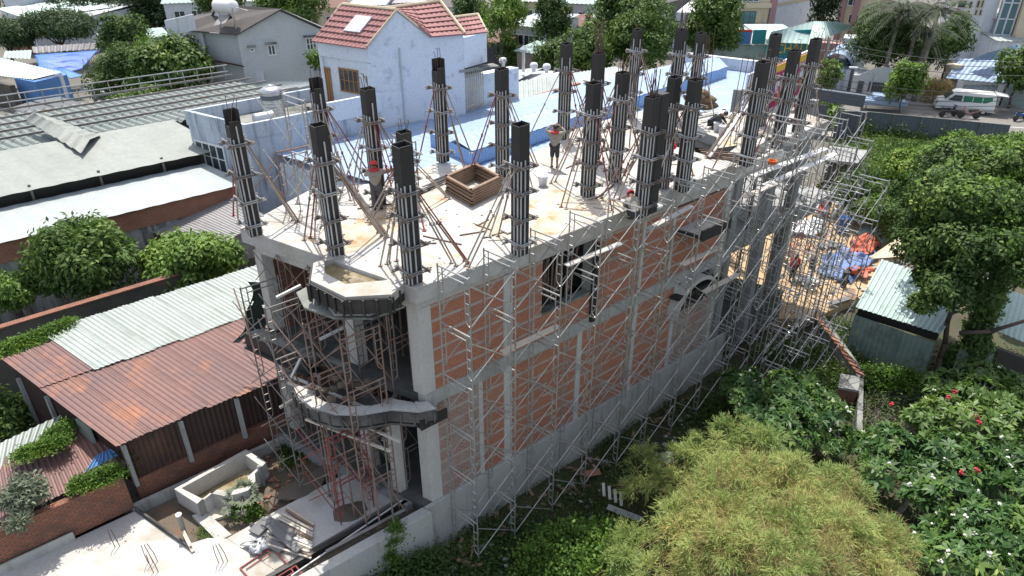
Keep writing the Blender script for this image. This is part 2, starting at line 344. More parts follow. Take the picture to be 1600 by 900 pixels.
M['redcloth'] = mat('red_cloth', (.50,.03,.04), .8, (.42,.03,.04), 6)
M['straw'] = mat('straw_hat', (.62,.56,.44), .8, (.55,.49,.38), 6)
M['bark'] = mat('bark', (.11,.08,.06), .95, (.07,.055,.045), 4, bump=.6, bscale=12)
M['bark_l'] = mat('pale_bark', (.22,.20,.17), .95, (.16,.14,.12), 4, bump=.5)
M['polec'] = mat('pole_concrete', (.36,.35,.32), .9, (.30,.29,.27), 2)
M['wire'] = mat('cable', (.03,.03,.032), .6)
M['sack'] = mat('hessian_sacks', (.20,.14,.08), .95, (.13,.09,.05), 2, bump=.6)
M['plastic_w'] = mat('white_plastic_sheet', (.62,.63,.64), .35, (.5,.51,.52), 2, bump=.4, bscale=5)
L_dark = leaf_mat('leaf_dark', (.03,.065,.014), (.075,.14,.028), (.17,.24,.05))
L_mid = leaf_mat('leaf_mid', (.04,.09,.018), (.11,.19,.035), (.24,.31,.06))
L_bright = leaf_mat('leaf_bright', (.06,.13,.02), (.16,.27,.04), (.30,.38,.06))
L_blue = leaf_mat('leaf_feathery', (.025,.055,.022), (.06,.105,.035), (.12,.17,.05))
L_bamboo = leaf_mat('leaf_bamboo', (.14,.25,.06), (.37,.42,.13), (.50,.39,.15), wscale=.45, trans=.35)
L_bamboo2 = leaf_mat('stem_dry', (.25,.20,.08), (.38,.29,.12), (.42,.20,.09))
L_plum = leaf_mat('leaf_plumeria', (.025,.075,.018), (.075,.165,.04), (.20,.30,.08), rough=.5, trans=.25)
L_plumb = leaf_mat('leaf_plumeria_light', (.05,.11,.02), (.13,.22,.045), (.30,.38,.10), rough=.5, trans=.25)
L_grass = leaf_mat('grass_blades', (.05,.10,.02), (.13,.22,.04), (.22,.28,.08))
L_vine = leaf_mat('leaf_vine', (.05,.11,.015), (.13,.24,.03), (.26,.36,.05))
L_grey = leaf_mat('leaf_grey', (.11,.14,.09), (.19,.23,.15), (.22,.17,.13))
L_flower = mat('white_petal', (.75,.73,.70), .6)
L_flower_r = mat('red_petal', (.50,.03,.05), .6)
L_palm = leaf_mat('leaf_palm', (.014,.034,.01), (.032,.065,.018), (.07,.11,.03))
# ---------------- foliage ----------------
def leaf_mesh(name, pos, axis, nor, L, Wd, mats, parent, mi=None, label=None, bend=.15):
    """pos,axis,nor: (n,3) arrays; each leaf is a four point blade with a slight fold"""
    n = len(pos); axis = axis/np.linalg.norm(axis, axis=1, keepdims=True)
    side = np.cross(axis, nor); side /= (np.linalg.norm(side, axis=1, keepdims=True)+1e-9)
    up = np.cross(side, axis)
    L = np.broadcast_to(L, (n,))[:, None]; Wd = np.broadcast_to(Wd, (n,))[:, None]
    v = np.empty((n, 4, 3)); v[:,0] = pos; v[:,1] = pos+axis*L*.5+side*Wd*.5+up*L*bend*.5
    v[:,2] = pos+axis*L-up*L*bend; v[:,3] = pos+axis*L*.5-side*Wd*.5+up*L*bend*.5
    org = np.array(WPOS[parent]) if parent is not None else np.array([pos[:,0].mean(), pos[:,1].mean(), pos[:,2].min()]); v = (v.reshape(-1, 3)-org)
    me = bpy.data.meshes.new(name); me.vertices.add(4*n); me.vertices.foreach_set('co', v.ravel())
    me.loops.add(4*n); me.loops.foreach_set('vertex_index', np.arange(4*n, dtype=np.int32))
    me.polygons.add(n); me.polygons.foreach_set('loop_start', np.arange(n, dtype=np.int32)*4)
    for m_ in (mats if isinstance(mats, list) else [mats]): me.materials.append(m_)
    if mi is not None: me.polygons.foreach_set('material_index', mi.astype(np.int32))
    me.update(calc_edges=True); me.validate()
    o = bpy.data.objects.new(name, me); COL.objects.link(o)
    if parent is not None: o.parent = parent; WPOS[o] = WPOS[parent]
    else: o.location = org; WPOS[o] = Vector(org)
    if label: o['label'] = label
    return o
def rdir(n):
    d = RNG.normal(size=(n, 3)); return d/np.linalg.norm(d, axis=1, keepdims=True)
def blobs_for(c, R, k, fr=.42, low=-.5):
    """k clumps spread over an ellipsoid of radii R around c"""
    out = []
    for i in range(k):
        d = rdir(1)[0]
        if d[2] < low: d[2] = -d[2]*.4
        q = RNG.uniform(.45, .8); r = fr*RNG.uniform(.65, 1.2)
        out.append((np.array(c)+d*np.array(R)*q, np.array(R)*r))
    return out
def crown(name, blobs, n, L, Wd, m, parent, droop=.3, shell=.72, label=None, bend=.15, upb=.5):
    # leaves sit in twig clusters on each clump's shell, so the crown has lit tufts and gaps
    per = 13; nt_ = max(8, n//per); vol = np.array([b[1].prod()**(2/3) for b in blobs]); idx = RNG.choice(len(blobs), nt_, p=vol/vol.sum())
    c = np.array([b[0] for b in blobs])[idx]; r = np.array([b[1] for b in blobs])[idx]
    d = rdir(nt_); rad = shell+(1.16-shell)*RNG.random(nt_)**.7
    ph = np.sin(d[:,0]*7+idx*1.7)*np.cos(d[:,1]*6+idx)*np.sin(d[:,2]*8+idx*.6); rad = rad*(1+.22*ph)
    tw = c+d*r*rad[:, None]; tn = d+rdir(nt_)*.45; tn[:,2] += upb; tn /= np.linalg.norm(tn, axis=1, keepdims=True)
    cnt = RNG.integers(per-6, per+7, nt_); k = np.repeat(np.arange(nt_), cnt); n = len(k); sz = np.repeat(RNG.uniform(.6, 1.3, nt_), cnt)
    off = rdir(n)*(L*.95*sz*RNG.random(n)**.5)[:, None]; off -= tn[k]*(np.sum(off*tn[k], axis=1)*.55)[:, None]
    p = tw[k]+off; nor = tn[k]+rdir(n)*.45; ax = off/(np.linalg.norm(off, axis=1, keepdims=True)+1e-6)+rdir(n)*.4; ax[:,2] -= droop
    return leaf_mesh(name, p, ax, nor, L*RNG.uniform(.55, 1.2, n), Wd*RNG.uniform(.7, 1.2, n), m, parent, label=label, bend=bend)
def limb_pts(p0, p1, k=4, w=.12):
    p0, p1 = Vector(p0), Vector(p1); L = (p1-p0).length
    return [p0.lerp(p1, i/k)+(Vector(rdir(1)[0])*w*L*(0 if i in (0, k) else 1)*.5) for i in range(k+1)]
def trunk_for(parent, base, blobs, r, m, htrunk=None, nl=9):
    mb = MB(); cs = np.array([b[0] for b in blobs]); cen = cs.mean(0); base = Vector(base)
    fork = base.lerp(Vector(cen), .45 if htrunk is None else htrunk); fork = Vector((base.x+(fork.x-base.x)*.6, base.y+(fork.y-base.y)*.6, fork.z))
    mb.path(limb_pts(base, fork, 4, .06), r, 9, r1=r*.68)
    for b in blobs[:nl]:
        mb.path(limb_pts(fork, Vector(b[0]), 4, .14), r*.42, 6, r1=r*.07)
        mb.path(limb_pts(Vector(b[0]).lerp(fork, .35), Vector(b[0]+rdir(1)[0]*b[1]*.8), 3, .14), r*.16, 5, r1=r*.04)
    return mb.build('trunk', m, parent, smooth=True)
def tree(name, label, base, c, R, k, n, L, Wd, m, r=.14, bark=None, group=None, droop=.3, fr=.42, cat='tree', shell=.72, nl=9, low=-.5):
    t = thing(name, label, cat, base, group); bl = blobs_for(c, R, k, fr, low)
    trunk_for(t, base, bl, r, bark or M['bark'], nl=nl)
    crown('crown', bl, n, L, Wd, m, t, droop, shell)
    return t, bl
def rosettes(name, blobs, n, L, Wd, m, parent, per=9, flowers=0):
    """leaf rosettes at branch tips, as on a frangipani"""
    vol = np.array([b[1].prod()**(2/3) for b in blobs]); idx = RNG.choice(len(blobs), n, p=vol/vol.sum())
    c = np.array([b[0] for b in blobs])[idx]; r = np.array([b[1] for b in blobs])[idx]; d = rdir(n); d[:,2] = np.abs(d[:,2])*.9-.15*RNG.random(n)
    tip = c+d*r*(.8+.25*RNG.random(n))[:, None]
    tdir = d*np.array([1,1,.6])+np.array([0,0,.7]); tdir /= np.linalg.norm(tdir, axis=1, keepdims=True)
    P_, A_, N_, MI = [], [], [], []
    x = np.cross(tdir, np.array([.3,.8,.1])); x /= np.linalg.norm(x, axis=1, keepdims=True); y = np.cross(tdir, x)
    for k in range(per):
        a = 2*math.pi*k/per+RNG.random(n)*.7; el = RNG.uniform(-.15, .75, n)
        rad = x*np.cos(a)[:, None]+y*np.sin(a)[:, None]
        ax = rad*np.cos(el)[:, None]+tdir*np.sin(el)[:, None]
        P_.append(tip); A_.append(ax); N_.append(tdir+rad*-.3)
    P_ = np.concatenate(P_); A_ = np.concatenate(A_); N_ = np.concatenate(N_)
    mi_ = np.tile((RNG.random(n) < .35).astype(np.int32), per) if isinstance(m, list) and len(m) > 1 else None; sz_ = np.tile(RNG.uniform(.55, 1.1, n), per)
    leaf_mesh(name, P_, A_, N_, L*sz_*RNG.uniform(.7, 1.15, len(P_)), Wd*sz_*RNG.uniform(.7, 1.1, len(P_)), m, parent, mi=mi_, bend=.16)
    mb = MB()
    cen = np.array([b[0] for b in blobs])
    for i in range(0, n, 3): mb.tube(c[i]+d[i]*r[i]*.25, tip[i], .03, 5, .018)
    mb.build('branches', M['bark_l'], parent)
    if flowers:
        k = RNG.choice(n, flowers, replace=False); q = tip[k]+tdir[k]*.14; fb = MB()
        for c_ in q:
            for j in range(3): o_ = rdir(1)[0]*.045; fb.blob(c_+o_, .042, .042, .03, j, .25, 1)
        fb.build('blossoms', L_flower, parent)
def ground_plants(name, label, cat, pts, n, L, Wd, m, h=.35, group=None, kind=None, spread=.6, base=None):
    """low leafy growth scattered round given world points"""
    pts = [Vector(p) for p in pts]; base = base or sum(pts, Vector())/len(pts); t = None
    idx = RNG.choice(len(pts), n); c = np.array([tuple(p) for p in pts])[idx]
    off = RNG.normal(size=(n, 3))*spread; off[:,2] = np.abs(RNG.normal(size=n))*h*np.exp(-(off[:,0]**2+off[:,1]**2)/(2*spread**2)*.5)
    d = rdir(n); d[:,2] = np.abs(d[:,2])
    o = leaf_mesh(name, c+off, d+np.array([0,0,.1]), rdir(n)+np.array([0,0,1.2]), L*RNG.uniform(.6,1.2,n), Wd*RNG.uniform(.6,1.2,n), m, None)
    tag(o, label, cat, group)
    if kind: o['kind'] = kind
    return o
# ---------------- the setting ----------------
def bumpy(name, x0, x1, y0, y1, z, nx, ny, amp, m, cut=None):
    mb = MB(); i0 = 0
    for j in range(ny+1):
        for i in range(nx+1):
            x = x0+(x1-x0)*i/nx; y = y0+(y1-y0)*j/ny
            mb.v.append((x, y, z+amp*noise.noise(Vector((x*.35, y*.35, 1.7)))+amp*.4*noise.noise(Vector((x*1.3, y*1.3, 5)))))
    for j in range(ny):
        for i in range(nx):
            a = j*(nx+1)+i; mb.f.append((a, a+1, a+nx+2, a+nx+1)); mb.mi.append(0)
    return mb.build(name, m, kind='structure', smooth=True)
mb = MB(); mb.face([(-420,-60,-2.75),(420,-60,-2.75),(420,700,-2.75),(-420,700,-2.75)]); mb.build('ground', M['town'], kind='structure')
# town level terrace behind and left of the plots (top at -1.0)
mb = MB(); mb.prism([AB(-14,6.3), AB(17,8.6), AB(46,8), AB(70,-40), AB(420,-60), AB(420,420), AB(-60,420), AB(-60,6.3)], -2.7, -1.0); mb.build('town_terrace', M['town'], kind='structure')
bumpy('garden_ground', -3.5, 34, 9, 34, -2.0, 90, 70, .35, M['soil'])
# work yard with sand behind the building
mb = MB()
for (poly, m_) in (([W3(1165,500,-1.5), W3(1275,497,-1.5), W3(1345,462,-1.5), W3(1400,395,-1.5), W3(1375,330,-1.5), W3(1300,250,-1.5), W3(1120,250,-1.5), W3(1050,420,-1.5)], 0),):
    mb.prism([(p.x, p.y) for p in poly], -2.6, -1.48)
mb.build('sand_yard', M['sand'], kind='structure')
# street beyond the grey fence
rd = [W3(1200,215,-1), W3(1700,262,-1), W3(1760,205,-1), W3(1330,150,-1), W3(1240,150,-1), W3(1180,190,-1)]
st0, st1 = W3(1262,212,-1), W3(1640,238,-1)
dirs = (st1-st0).normalized(); dn = Vector((-dirs.y, dirs.x, 0))
def ST(s, t, z=-1.0): return Vector((st0.x, st0.y, 0))+dirs*s+dn*t+Vector((0,0,z))
mb = MB(); mb.slabpoly([ST(-60,1.2,-.99), ST(60,1.2,-.99), ST(60,11.5,-.99), ST(-60,11.5,-.99)], .1); mb.build('road', M['asphalt'], kind='structure')
mb = MB(); mb.slabpoly([ST(-60,11.5,-.86), ST(60,11.5,-.86), ST(60,15.5,-.86), ST(-60,15.5,-.86)], .2); mb.build('far_pavement', M['pave'], kind='structure', bevel=.02)
mb = MB(); mb.slabpoly([ST(-60,-.2,-.87), ST(60,-.2,-.87), ST(60,1.2,-.87), ST(-60,1.2,-.87)], .2); mb.build('near_pavement', M['pave'], kind='structure', bevel=.02)
mb = MB(); mb.slabpoly([ST(-60,6.3,-.982), ST(60,6.3,-.982), ST(60,6.42,-.982), ST(-60,6.42,-.982)], .006); mb.build('road_line', M['white'], kind='structure')
# front court of the site: rough dirt with concrete sheets
mb = MB(); mb.prism([AB(-12,.35), AB(.3,.35), AB(.3,6.1), AB(-12,6.1)], -2.6, -.42); mb.build('court_ground', M['dirt'], kind='structure')
mb = MB(); mb.prism([AB(-12.0,-.1), AB(-5.2,-.1), AB(-4.6,.9), AB(-4.6,3.0), AB(-4.9,3.4), AB(-5.5,3.6), AB(-5.5,6.05), AB(-12,6.05)], -.41, -.16)
mb.build('court_slab', M['white_conc'], kind='structure', bevel=.015)
mb = MB(); mb.prism([AB(-4.58,.95), AB(-.35,1.05), AB(-.35,3.2), AB(-2.6,3.15), AB(-4.58,3.05)], -.41, -.20); mb.build('front_path', M['white_conc'], kind='structure', bevel=.015)
mb = MB()
for i, (u, v, rx, ry) in enumerate([(548,800,.55,.42),(690-60,745,.5,.5),(470,762,.75,.45),(585,748,.5,.35),(505,738,.6,.3)]):
    c = W3(u, v, -.2)
    if toab(c)[0] > -.4: continue
    pts = []
    for k in range(18):
        a = 2*math.pi*k/18; q = 1+.25*noise.noise(Vector((math.cos(a)*1.3+i*5, math.sin(a)*1.3, 2)))
        pts.append((c+EA*(math.cos(a)*rx*q)+EB*(math.sin(a)*ry*q)))
    mb2 = MB(); n = len(pts)
    rings = [[Vector((p.x, p.y, -.195)) for p in pts], [c.lerp(p, .75)+Vector((0,0,.05)) for p in pts], [c.lerp(p, .35)+Vector((0,0,.075)) for p in pts]]
    base = len(mb2.v)
    for r_ in rings: mb2.v += [tuple(p) for p in r_]
    for j in range(2):
        for k in range(n): mb2.f.append((j*n+k, j*n+(k+1)%n, (j+1)*n+(k+1)%n, (j+1)*n+k)); mb2.mi.append(0)
    mb2.f.append(tuple(2*n+k for k in range(n))); mb2.mi.append(0)
    lab = ['dark damp sand heap nearest the timber offcuts on the porch slab','','dark damp sand heap at the dirt edge of the porch slab','dark damp sand heap under the rusty front scaffold legs','flat dark sand heap beside the front step'][i]
    mb2.build('sand_heap', M['mortarpatch'], label=lab, cat='sand heap', group='damp sand heaps on the porch slab', smooth=True)
# ---------------- the unfinished building ----------------
B = thing('unfinished_building', 'unfinished two storey red brick and concrete building with white slab roof behind scaffolding', 'building', AB(0,0,-2))
ZT = 7.93
def bp(name, mb, m, **k): return mb.build(name, m, B, **k)
LEFT_EDGE = [Vector(tuple(W3(u,v,ZT))) for u,v in ((600,284),(690,252),(745,262),(800,254),(852,228),(884,206),(950,186),(990,176))]
REAR_EDGE = [W3(u,v,ZT) for u,v in ((1060,172),(1130,177),(1200,176),(1262,178),(1296,188),(1240,212))]
# roof slab, following its real outline; two sunk wet pans
slab = MB(); slab.prism([AB(-.28,-.28), AB(3.5,-.42), AB(8,-.35), AB(14,-.02), AB(14.9,4.0), *LEFT_EDGE[::-1], AB(3.1,8.0), AB(-.28,6.5)], 7.45, ZT)
bp('roof_slab', slab, M['white_conc'], bevel=.02)
s2 = MB(); s2.prism([AB(14.906,4.0), LEFT_EDGE[-1]+EA*.006, *REAR_EDGE, AB(18,.9), AB(15.2,.5), AB(14.9,.9), AB(16.4,1.3), AB(17.2,3.6)][::-1], 7.5, ZT-.01)
bp('rear_roof_slab', s2, M['white_conc'], bevel=.02)
# faces of the edge beam under the front and side
eb = MB(); eb.ab(-.05, 14, .0, .25, 7.1, 7.449); eb.ab(-.05, .2, .26, 6.3, 7.1, 7.449); bp('edge_beam', eb, M['pillar'])
# rear opening trimmers
tr = MB(); tr.ab(14.02, 17.2, .0, .25, 7.2, 7.75); tr.ab(17.2, 17.45, 0, 4.6, 7.2, 7.6); bp('stair_well_beam', tr, M['pillar'])
for nm, px, z in (('puddle', [(736,356),(772,338),(868,296),(905,300),(985,318),(940,335),(862,368),(790,375)], .006), ('puddle', [(472,372),(560,342),(660,300),(700,312),(655,345),(560,392),(530,398)], .006), ('puddle', [(1120,215),(1180,208),(1185,222),(1120,232)], .006), ('puddle', [(655,395),(700,380),(730,392),(700,412)], .006)):
    pts = [W3(u, v, ZT) for u, v in px]; m_ = MB(); m_.slabpoly([Vector((p.x, p.y, ZT+z)) for p in pts], .005); bp(nm, m_, M['wet'])
# upper and lower floors
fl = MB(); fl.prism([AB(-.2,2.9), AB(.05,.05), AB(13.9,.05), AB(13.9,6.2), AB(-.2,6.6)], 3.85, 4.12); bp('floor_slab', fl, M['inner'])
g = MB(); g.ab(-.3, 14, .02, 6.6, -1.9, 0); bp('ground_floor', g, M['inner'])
r = MB(); r.ab(14, 24, .6, 8, 3.75, 4.05); r.ab(14, 22, .4, .65, 3.6, 4.2); bp('rear_floor', r, M['conc_d'])
# plinth with the skirt that steps out, band beam
p = MB(); p.ab(-.35, 15.2, -.13, .0, -2.4, 0.0); bp('plinth', p, M['plinth'], bevel=.02)
p = MB(); p.ab(-.02, 14.6, -.05, .22, 3.78, 4.23); bp('band_beam', p, M['plinth'])
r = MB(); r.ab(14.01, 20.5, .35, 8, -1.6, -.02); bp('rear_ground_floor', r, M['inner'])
r = MB(); r.ab(13.8, 18.6, 3.7, 3.85, -.01, 3.74); r.ab(13.8, 19.6, 3.7, 3.85, 4.06, 7.48); r.ab(20.3,20.45,3.9,7.8,-.01,3.7); bp('rear_dark_backing', r, M['inner'])  # walls added as a dark mass behind the rear scaffold
# side wall: brick panels between posts
def panel(a0, a1, z0, z1, m, b0=.0, b1=.11): w = MB(); w.ab(a0, a1, b0, b1, z0, z1); bp('brick_panel', w, m)
panel(.38, 2.9, 4.23, 7.1, M['brick']); panel(3.22, 4.45, 4.23, 7.1, M['brick']); panel(4.45, 6.7, 4.23, 5.12, M['brick']); panel(6.7, 9.0, 4.23, 7.1, M['brick']); panel(9.15, 10.6, 4.23, 7.1, M['brick']); panel(10.75, 13.6, 4.23, 7.0, M['brick'])
panel(.38, 1.9, 0, 3.78, M['brick_w']); panel(2.05, 2.9, 0, 3.78, M['brick']); panel(3.22, 6.1, 0, 3.78, M['brick']); panel(6.32, 8.9, 0, 3.78, M['brick']); panel(9.12, 11.2, 0, 3.78, M['brick']); panel(11.4, 13.6, 0, 2.35, M['brick_w'])
# posts cast in the wall
def post(a, w, z0, z1, b0=-.03, m='pillar'): q = MB(); q.ab(a, a+w, b0, .16, z0, z1); bp('wall_post', q, M[m])
post(2.9, .32, 0, 3.78); post(2.9, .32, 4.23, 7.1, -.05); post(6.1, .22, 0, 3.78); post(8.9, .22, 0, 3.78); post(11.2, .2, 0, 3.78); post(9.0, .15, 4.23, 7.1); post(10.6, .15, 4.23, 7.1); post(1.9, .15, 0, 3.78); post(13.6, .4, 0, 7.1, -.06)
# columns: front row, inside rows, rear
def column(a, b, z0, z1, s=.34, m='pillar'): q = MB(); q.ab(a-s/2, a+s/2, b-s/2, b+s/2, z0, z1); bp('column', q, M[m], bevel=.012)
for z0, z1 in ((0, 3.85), (4.23, 7.1)):
    column(.17, .17, z0, z1, .40)
    for (a, b) in ((.17,6.35),(.2,2.75)): column(a, b, z0, z1)
    for a in (4.6, 9, 13.4):
        for b in (3.1, 6.1): column(a, b, z0, z1)
column(-.15, 1.15, 0, 3.6, .3)
for (a, b) in ((17.2,.3),(20.5,.9),(14.6,.2),(23,2.2),(27,3.8),(17.3,4.4),(22,6),(27,7.6)): column(a, b, -1.5, 7.49, .36, 'conc_d')
# the bricked inner left wall and rear wall
w = MB(); w.ab(.35, 13.4, 6.25, 6.36, 0, 3.84); w.ab(.35, 13.4, 6.25, 6.36, 4.13, 7.44); bp('inner_left_wall', w, M['brick_o'])
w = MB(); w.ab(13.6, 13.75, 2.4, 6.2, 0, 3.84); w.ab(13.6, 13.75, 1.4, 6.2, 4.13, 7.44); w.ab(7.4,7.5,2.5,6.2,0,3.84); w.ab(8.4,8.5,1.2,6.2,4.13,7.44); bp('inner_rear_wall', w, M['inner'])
# window opening: rough reveals and stacked formwork boards inside it
w = MB(); w.ab(4.45, 4.52, .115, .35, 5.12, 7.1); w.ab(6.63, 6.7, -.04, .35, 5.12, 7.1); w.ab(4.45, 6.7, -.02, .3, 5.121, 5.2); bp('window_reveal', w, M['mould'])
w = MB()
for i in range(9): w.beam(AB(4.7+i*.22, .45+.1*(i%3), 5.1), AB(4.72+i*.22, .4, 7.1), .05, .05)
bp('window_props', w, M['rust'])
w = MB(); w.ab(6.56, 6.74, -.16, -.055, 4.05, 7.0); bp('tall_shutter', w, M['film'])
# arched canopy low on the side
w = MB(); n = 14; R_ = 1.25
pa = [(12.2-R_*math.cos(math.pi*k/n), 2.42+R_*1.05*math.sin(math.pi*k/n)) for k in range(n+1)]
for k in range(n):
    a0, z0 = pa[k]; a1, z1 = pa[k+1]
    w.hexa([AB(a0,-.45,z0),AB(a1,-.45,z1),AB(a1,.0,z1),AB(a0,.0,z0)], [AB(a0,-.45,z0+.16),AB(a1,-.45,z1+.16),AB(a1,.0,z1+.16),AB(a0,.0,z0+.16)])
bp('arched_canopy', w, M['pillar'])
w = MB(); w.ab(10.9, 13.55, -.42, -.06, 3.3, 3.42); bp('canopy_form', w, M['film'])
# ledge formwork on the upper storey side
w = MB(); w.hexa([AB(10.9,-.9,6.0),AB(12.6,-.9,6.0),AB(12.6,-.02,6.0),AB(10.9,-.02,6.0)], [AB(10.9,-.9,6.12),AB(12.6,-.9,6.12),AB(12.6,-.02,6.12),AB(10.9,-.02,6.12)]); w.ab(10.9,12.6,-.95,-.88,5.9,6.35); bp('ledge_form', w, M['film'])
w = MB(); w.ab(11.0, 12.5, -.85, -.02, 6.125, 6.2); bp('ledge_concrete', w, M['conc'])
# ---- front bay on the roof: polygon rim round a muddy pool ----
outer = [(-.05,.25),(-.85,.30),(-1.45,.95),(-1.5,1.75),(-1.15,2.45),(-.05,2.95)]
inner = [(-.12,.62),(-.68,.66),(-1.12,1.12),(-1.15,1.65),(-.88,2.15),(-.12,2.5)]
outer = [toab(W3(u,v,ZT)) for u,v in ((636,440),(612,462),(540,466),(486,440),(490,413),(524,398))]
inner = [toab(W3(u,v,ZT)) for u,v in ((622,432),(602,440),(540,446),(507,428),(507,410),(538,402))]
w = MB(); n = 6
for k in range(n-1):
    o0, o1, i0, i1 = outer[k], outer[k+1], inner[k], inner[k+1]
    w.hexa([AB(*o0,7.72),AB(*o1,7.72),AB(*i1,7.72),AB(*i0,7.72)], [AB(*o0,7.97),AB(*o1,7.97),AB(*i1,7.97),AB(*i0,7.97)])
bp('bay_rim', w, M['white_conc'])
w = MB(); w.prism([AB(*q) for q in inner][::-1], 7.66, 7.80); bp('bay_pool', w, M['pond'])
w = MB()
oo = [(q[0]-.06, q[1]) for q in outer]
for k in range(n-1):
    a, b = AB(*oo[k]), AB(*oo[k+1]); w.beam(a+Vector((0,0,7.66)), b+Vector((0,0,7.70)), .04, .42)
    L_ = (b-a).length
    for t in range(int(L_/.33)+1): w.beam(a.lerp(b, t*.33/L_)-EN*.0+Vector((0,0,7.40))+(a+b-AB(0,1.5)*2).normalized()*.05, a.lerp(b, t*.33/L_)+Vector((0,0,7.88))+(a+b-AB(0,1.5)*2).normalized()*.05, .05, .05)
bp('bay_formwork', w, M['film'])
w = MB(); w.prism([AB(-.3,.1),AB(-1.25,.12),AB(-1.8,.8),AB(-1.85,1.8),AB(-1.4,2.7),AB(-.3,3.0)][::-1], 7.24, 7.30); bp('bay_deck', w, M['mould'])
w = MB(); w.prism([AB(-.3,.2),AB(-1.2,.25),AB(-1.72,.85),AB(-1.5,1.4),AB(-.3,1.6)][::-1], 7.302, 7.34); bp('bay_deck_sheet', w, M['conc'])
# ---- lower balcony, left straight ledge and right curved rim ----
w = MB(); w.ab(-.55, -.2, 4.0, 6.75, 3.95, 4.2); w.ab(-.2, .0, 2.9, 6.7, 3.9, 4.18); bp('balcony_ledge', w, M['mould'])
w = MB(); w.ab(-.66, -.56, 3.9, 6.8, 3.7, 4.22); w.ab(-.75, -.2, 3.9, 6.8, 3.62, 3.7); bp('ledge_formwork', w, M['film'])
curve = [(-.15,-.55),(-.55,-.35),(-.9,.25),(-1.55,.6),(-1.95,1.1),(-2.1,1.8),(-2.0,2.5),(-1.7,3.1)]
w = MB(); f = MB()
for k in range(len(curve)-1):
    (a0,b0),(a1,b1) = curve[k], curve[k+1]; q0, q1 = AB(a0,b0), AB(a1,b1); c = AB(.4,1.5)
    i0, i1 = q0+(c-q0).normalized()*.42, q1+(c-q1).normalized()*.42
    hh = .03*math.sin(k*2.1)
    w.hexa([q+Vector((0,0,3.8)) for q in (q0,q1,i1,i0)], [q+Vector((0,0,4.08+hh)) for q in (q0,q1,i1,i0)])
    f.beam(q0+(q0-c).normalized()*.04+Vector((0,0,3.86)), q1+(q1-c).normalized()*.04+Vector((0,0,3.86)), .04, .34)
    for t in (.2,.7): s_ = q0.lerp(q1, t)+(q0-c).normalized()*.09; f.beam(s_+Vector((0,0,3.66)), s_+Vector((0,0,4.04)), .05, .05)
bp('balcony_rim', w, M['conc']); bp('balcony_formwork', f, M['rubber'])
w = MB(); w.prism([AB(*q) for q in curve+[(-.25,3.1),(-.25,-.5)]][::-1], 3.5, 3.58); bp('balcony_deck', w, M['rubber'])
w = MB(); w.ab(-.6,.3,-.42,-.14,3.5,3.56); w.ab(-.6,.3,-.48,-.425,3.45,3.8); bp('corner_form', w, M['film'])
# steps / front threshold and low kerb
w = MB(); w.ab(-.55, -.31, .5, 6.6, -.42, -.12); bp('front_step', w, M['conc_d'])
# loose mound of rubble on the balcony
rb = MB()
for i in range(16): rb.blob(AB(-.9+RNG.normal()*.35, 2.0+RNG.normal()*.35, 4.1+RNG.random()*.25), .16, .13, .10, i, .2, 1)
rb.build('rubble_heap', M['dirt'], label='brown heap of rubble inside the curved balcony rim', cat='rubble')
# boundary kerb wall going toward the camera
w = MB(); w.prism([AB(-.36,-.35), AB(-.36,.02), AB(-12,.38), AB(-12,-.02)][::-1], -2.5, -.02); w.build('boundary_wall', M['plinth'], label='low grey rendered boundary wall running from the building corner to the bottom edge', cat='wall', bevel=.02)
w = MB(); w.prism([AB(-.36,.62), AB(-.36,.76), AB(-12,1.02), AB(-12,.86)][::-1], -.5, -.12); w.build('drain_kerb', M['black'], label='thin dark kerb edging the porch slab', cat='kerb')
# hanging green safety net at the left corner
net = MB(); nx, nz_ = 14, 16
base = AB(-.15, 6.75)
for j in range(nz_+1):
    for i in range(nx+1):
        t = i/nx; q = j/nz_; y = 6.75+.55*t+ (.25*math.sin(q*3)) ; z = 6.0-q*2.35 - .25*math.sin(math.pi*t)*(1-q)
        net.v.append(tuple(AB(-.25+1.3*t+.12*math.sin(q*9+t*5)-.55*(q**4), 6.72+.35*math.sin(t*5+q*2)*q+.35*q**3, z)))
for j in range(nz_):
    for i in range(nx):
        if noise.noise(Vector((i*.9, j*.9, 3))) > .42: continue
        a = j*(nx+1)+i; net.f.append((a, a+1, a+nx+2, a+nx+1)); net.mi.append(0)
o = net.build('safety_net', M['net'], label='dark green safety net draped from the left corner column', cat='net')
md = o.modifiers.new('thick', 'SOLIDIFY'); md.thickness = .015
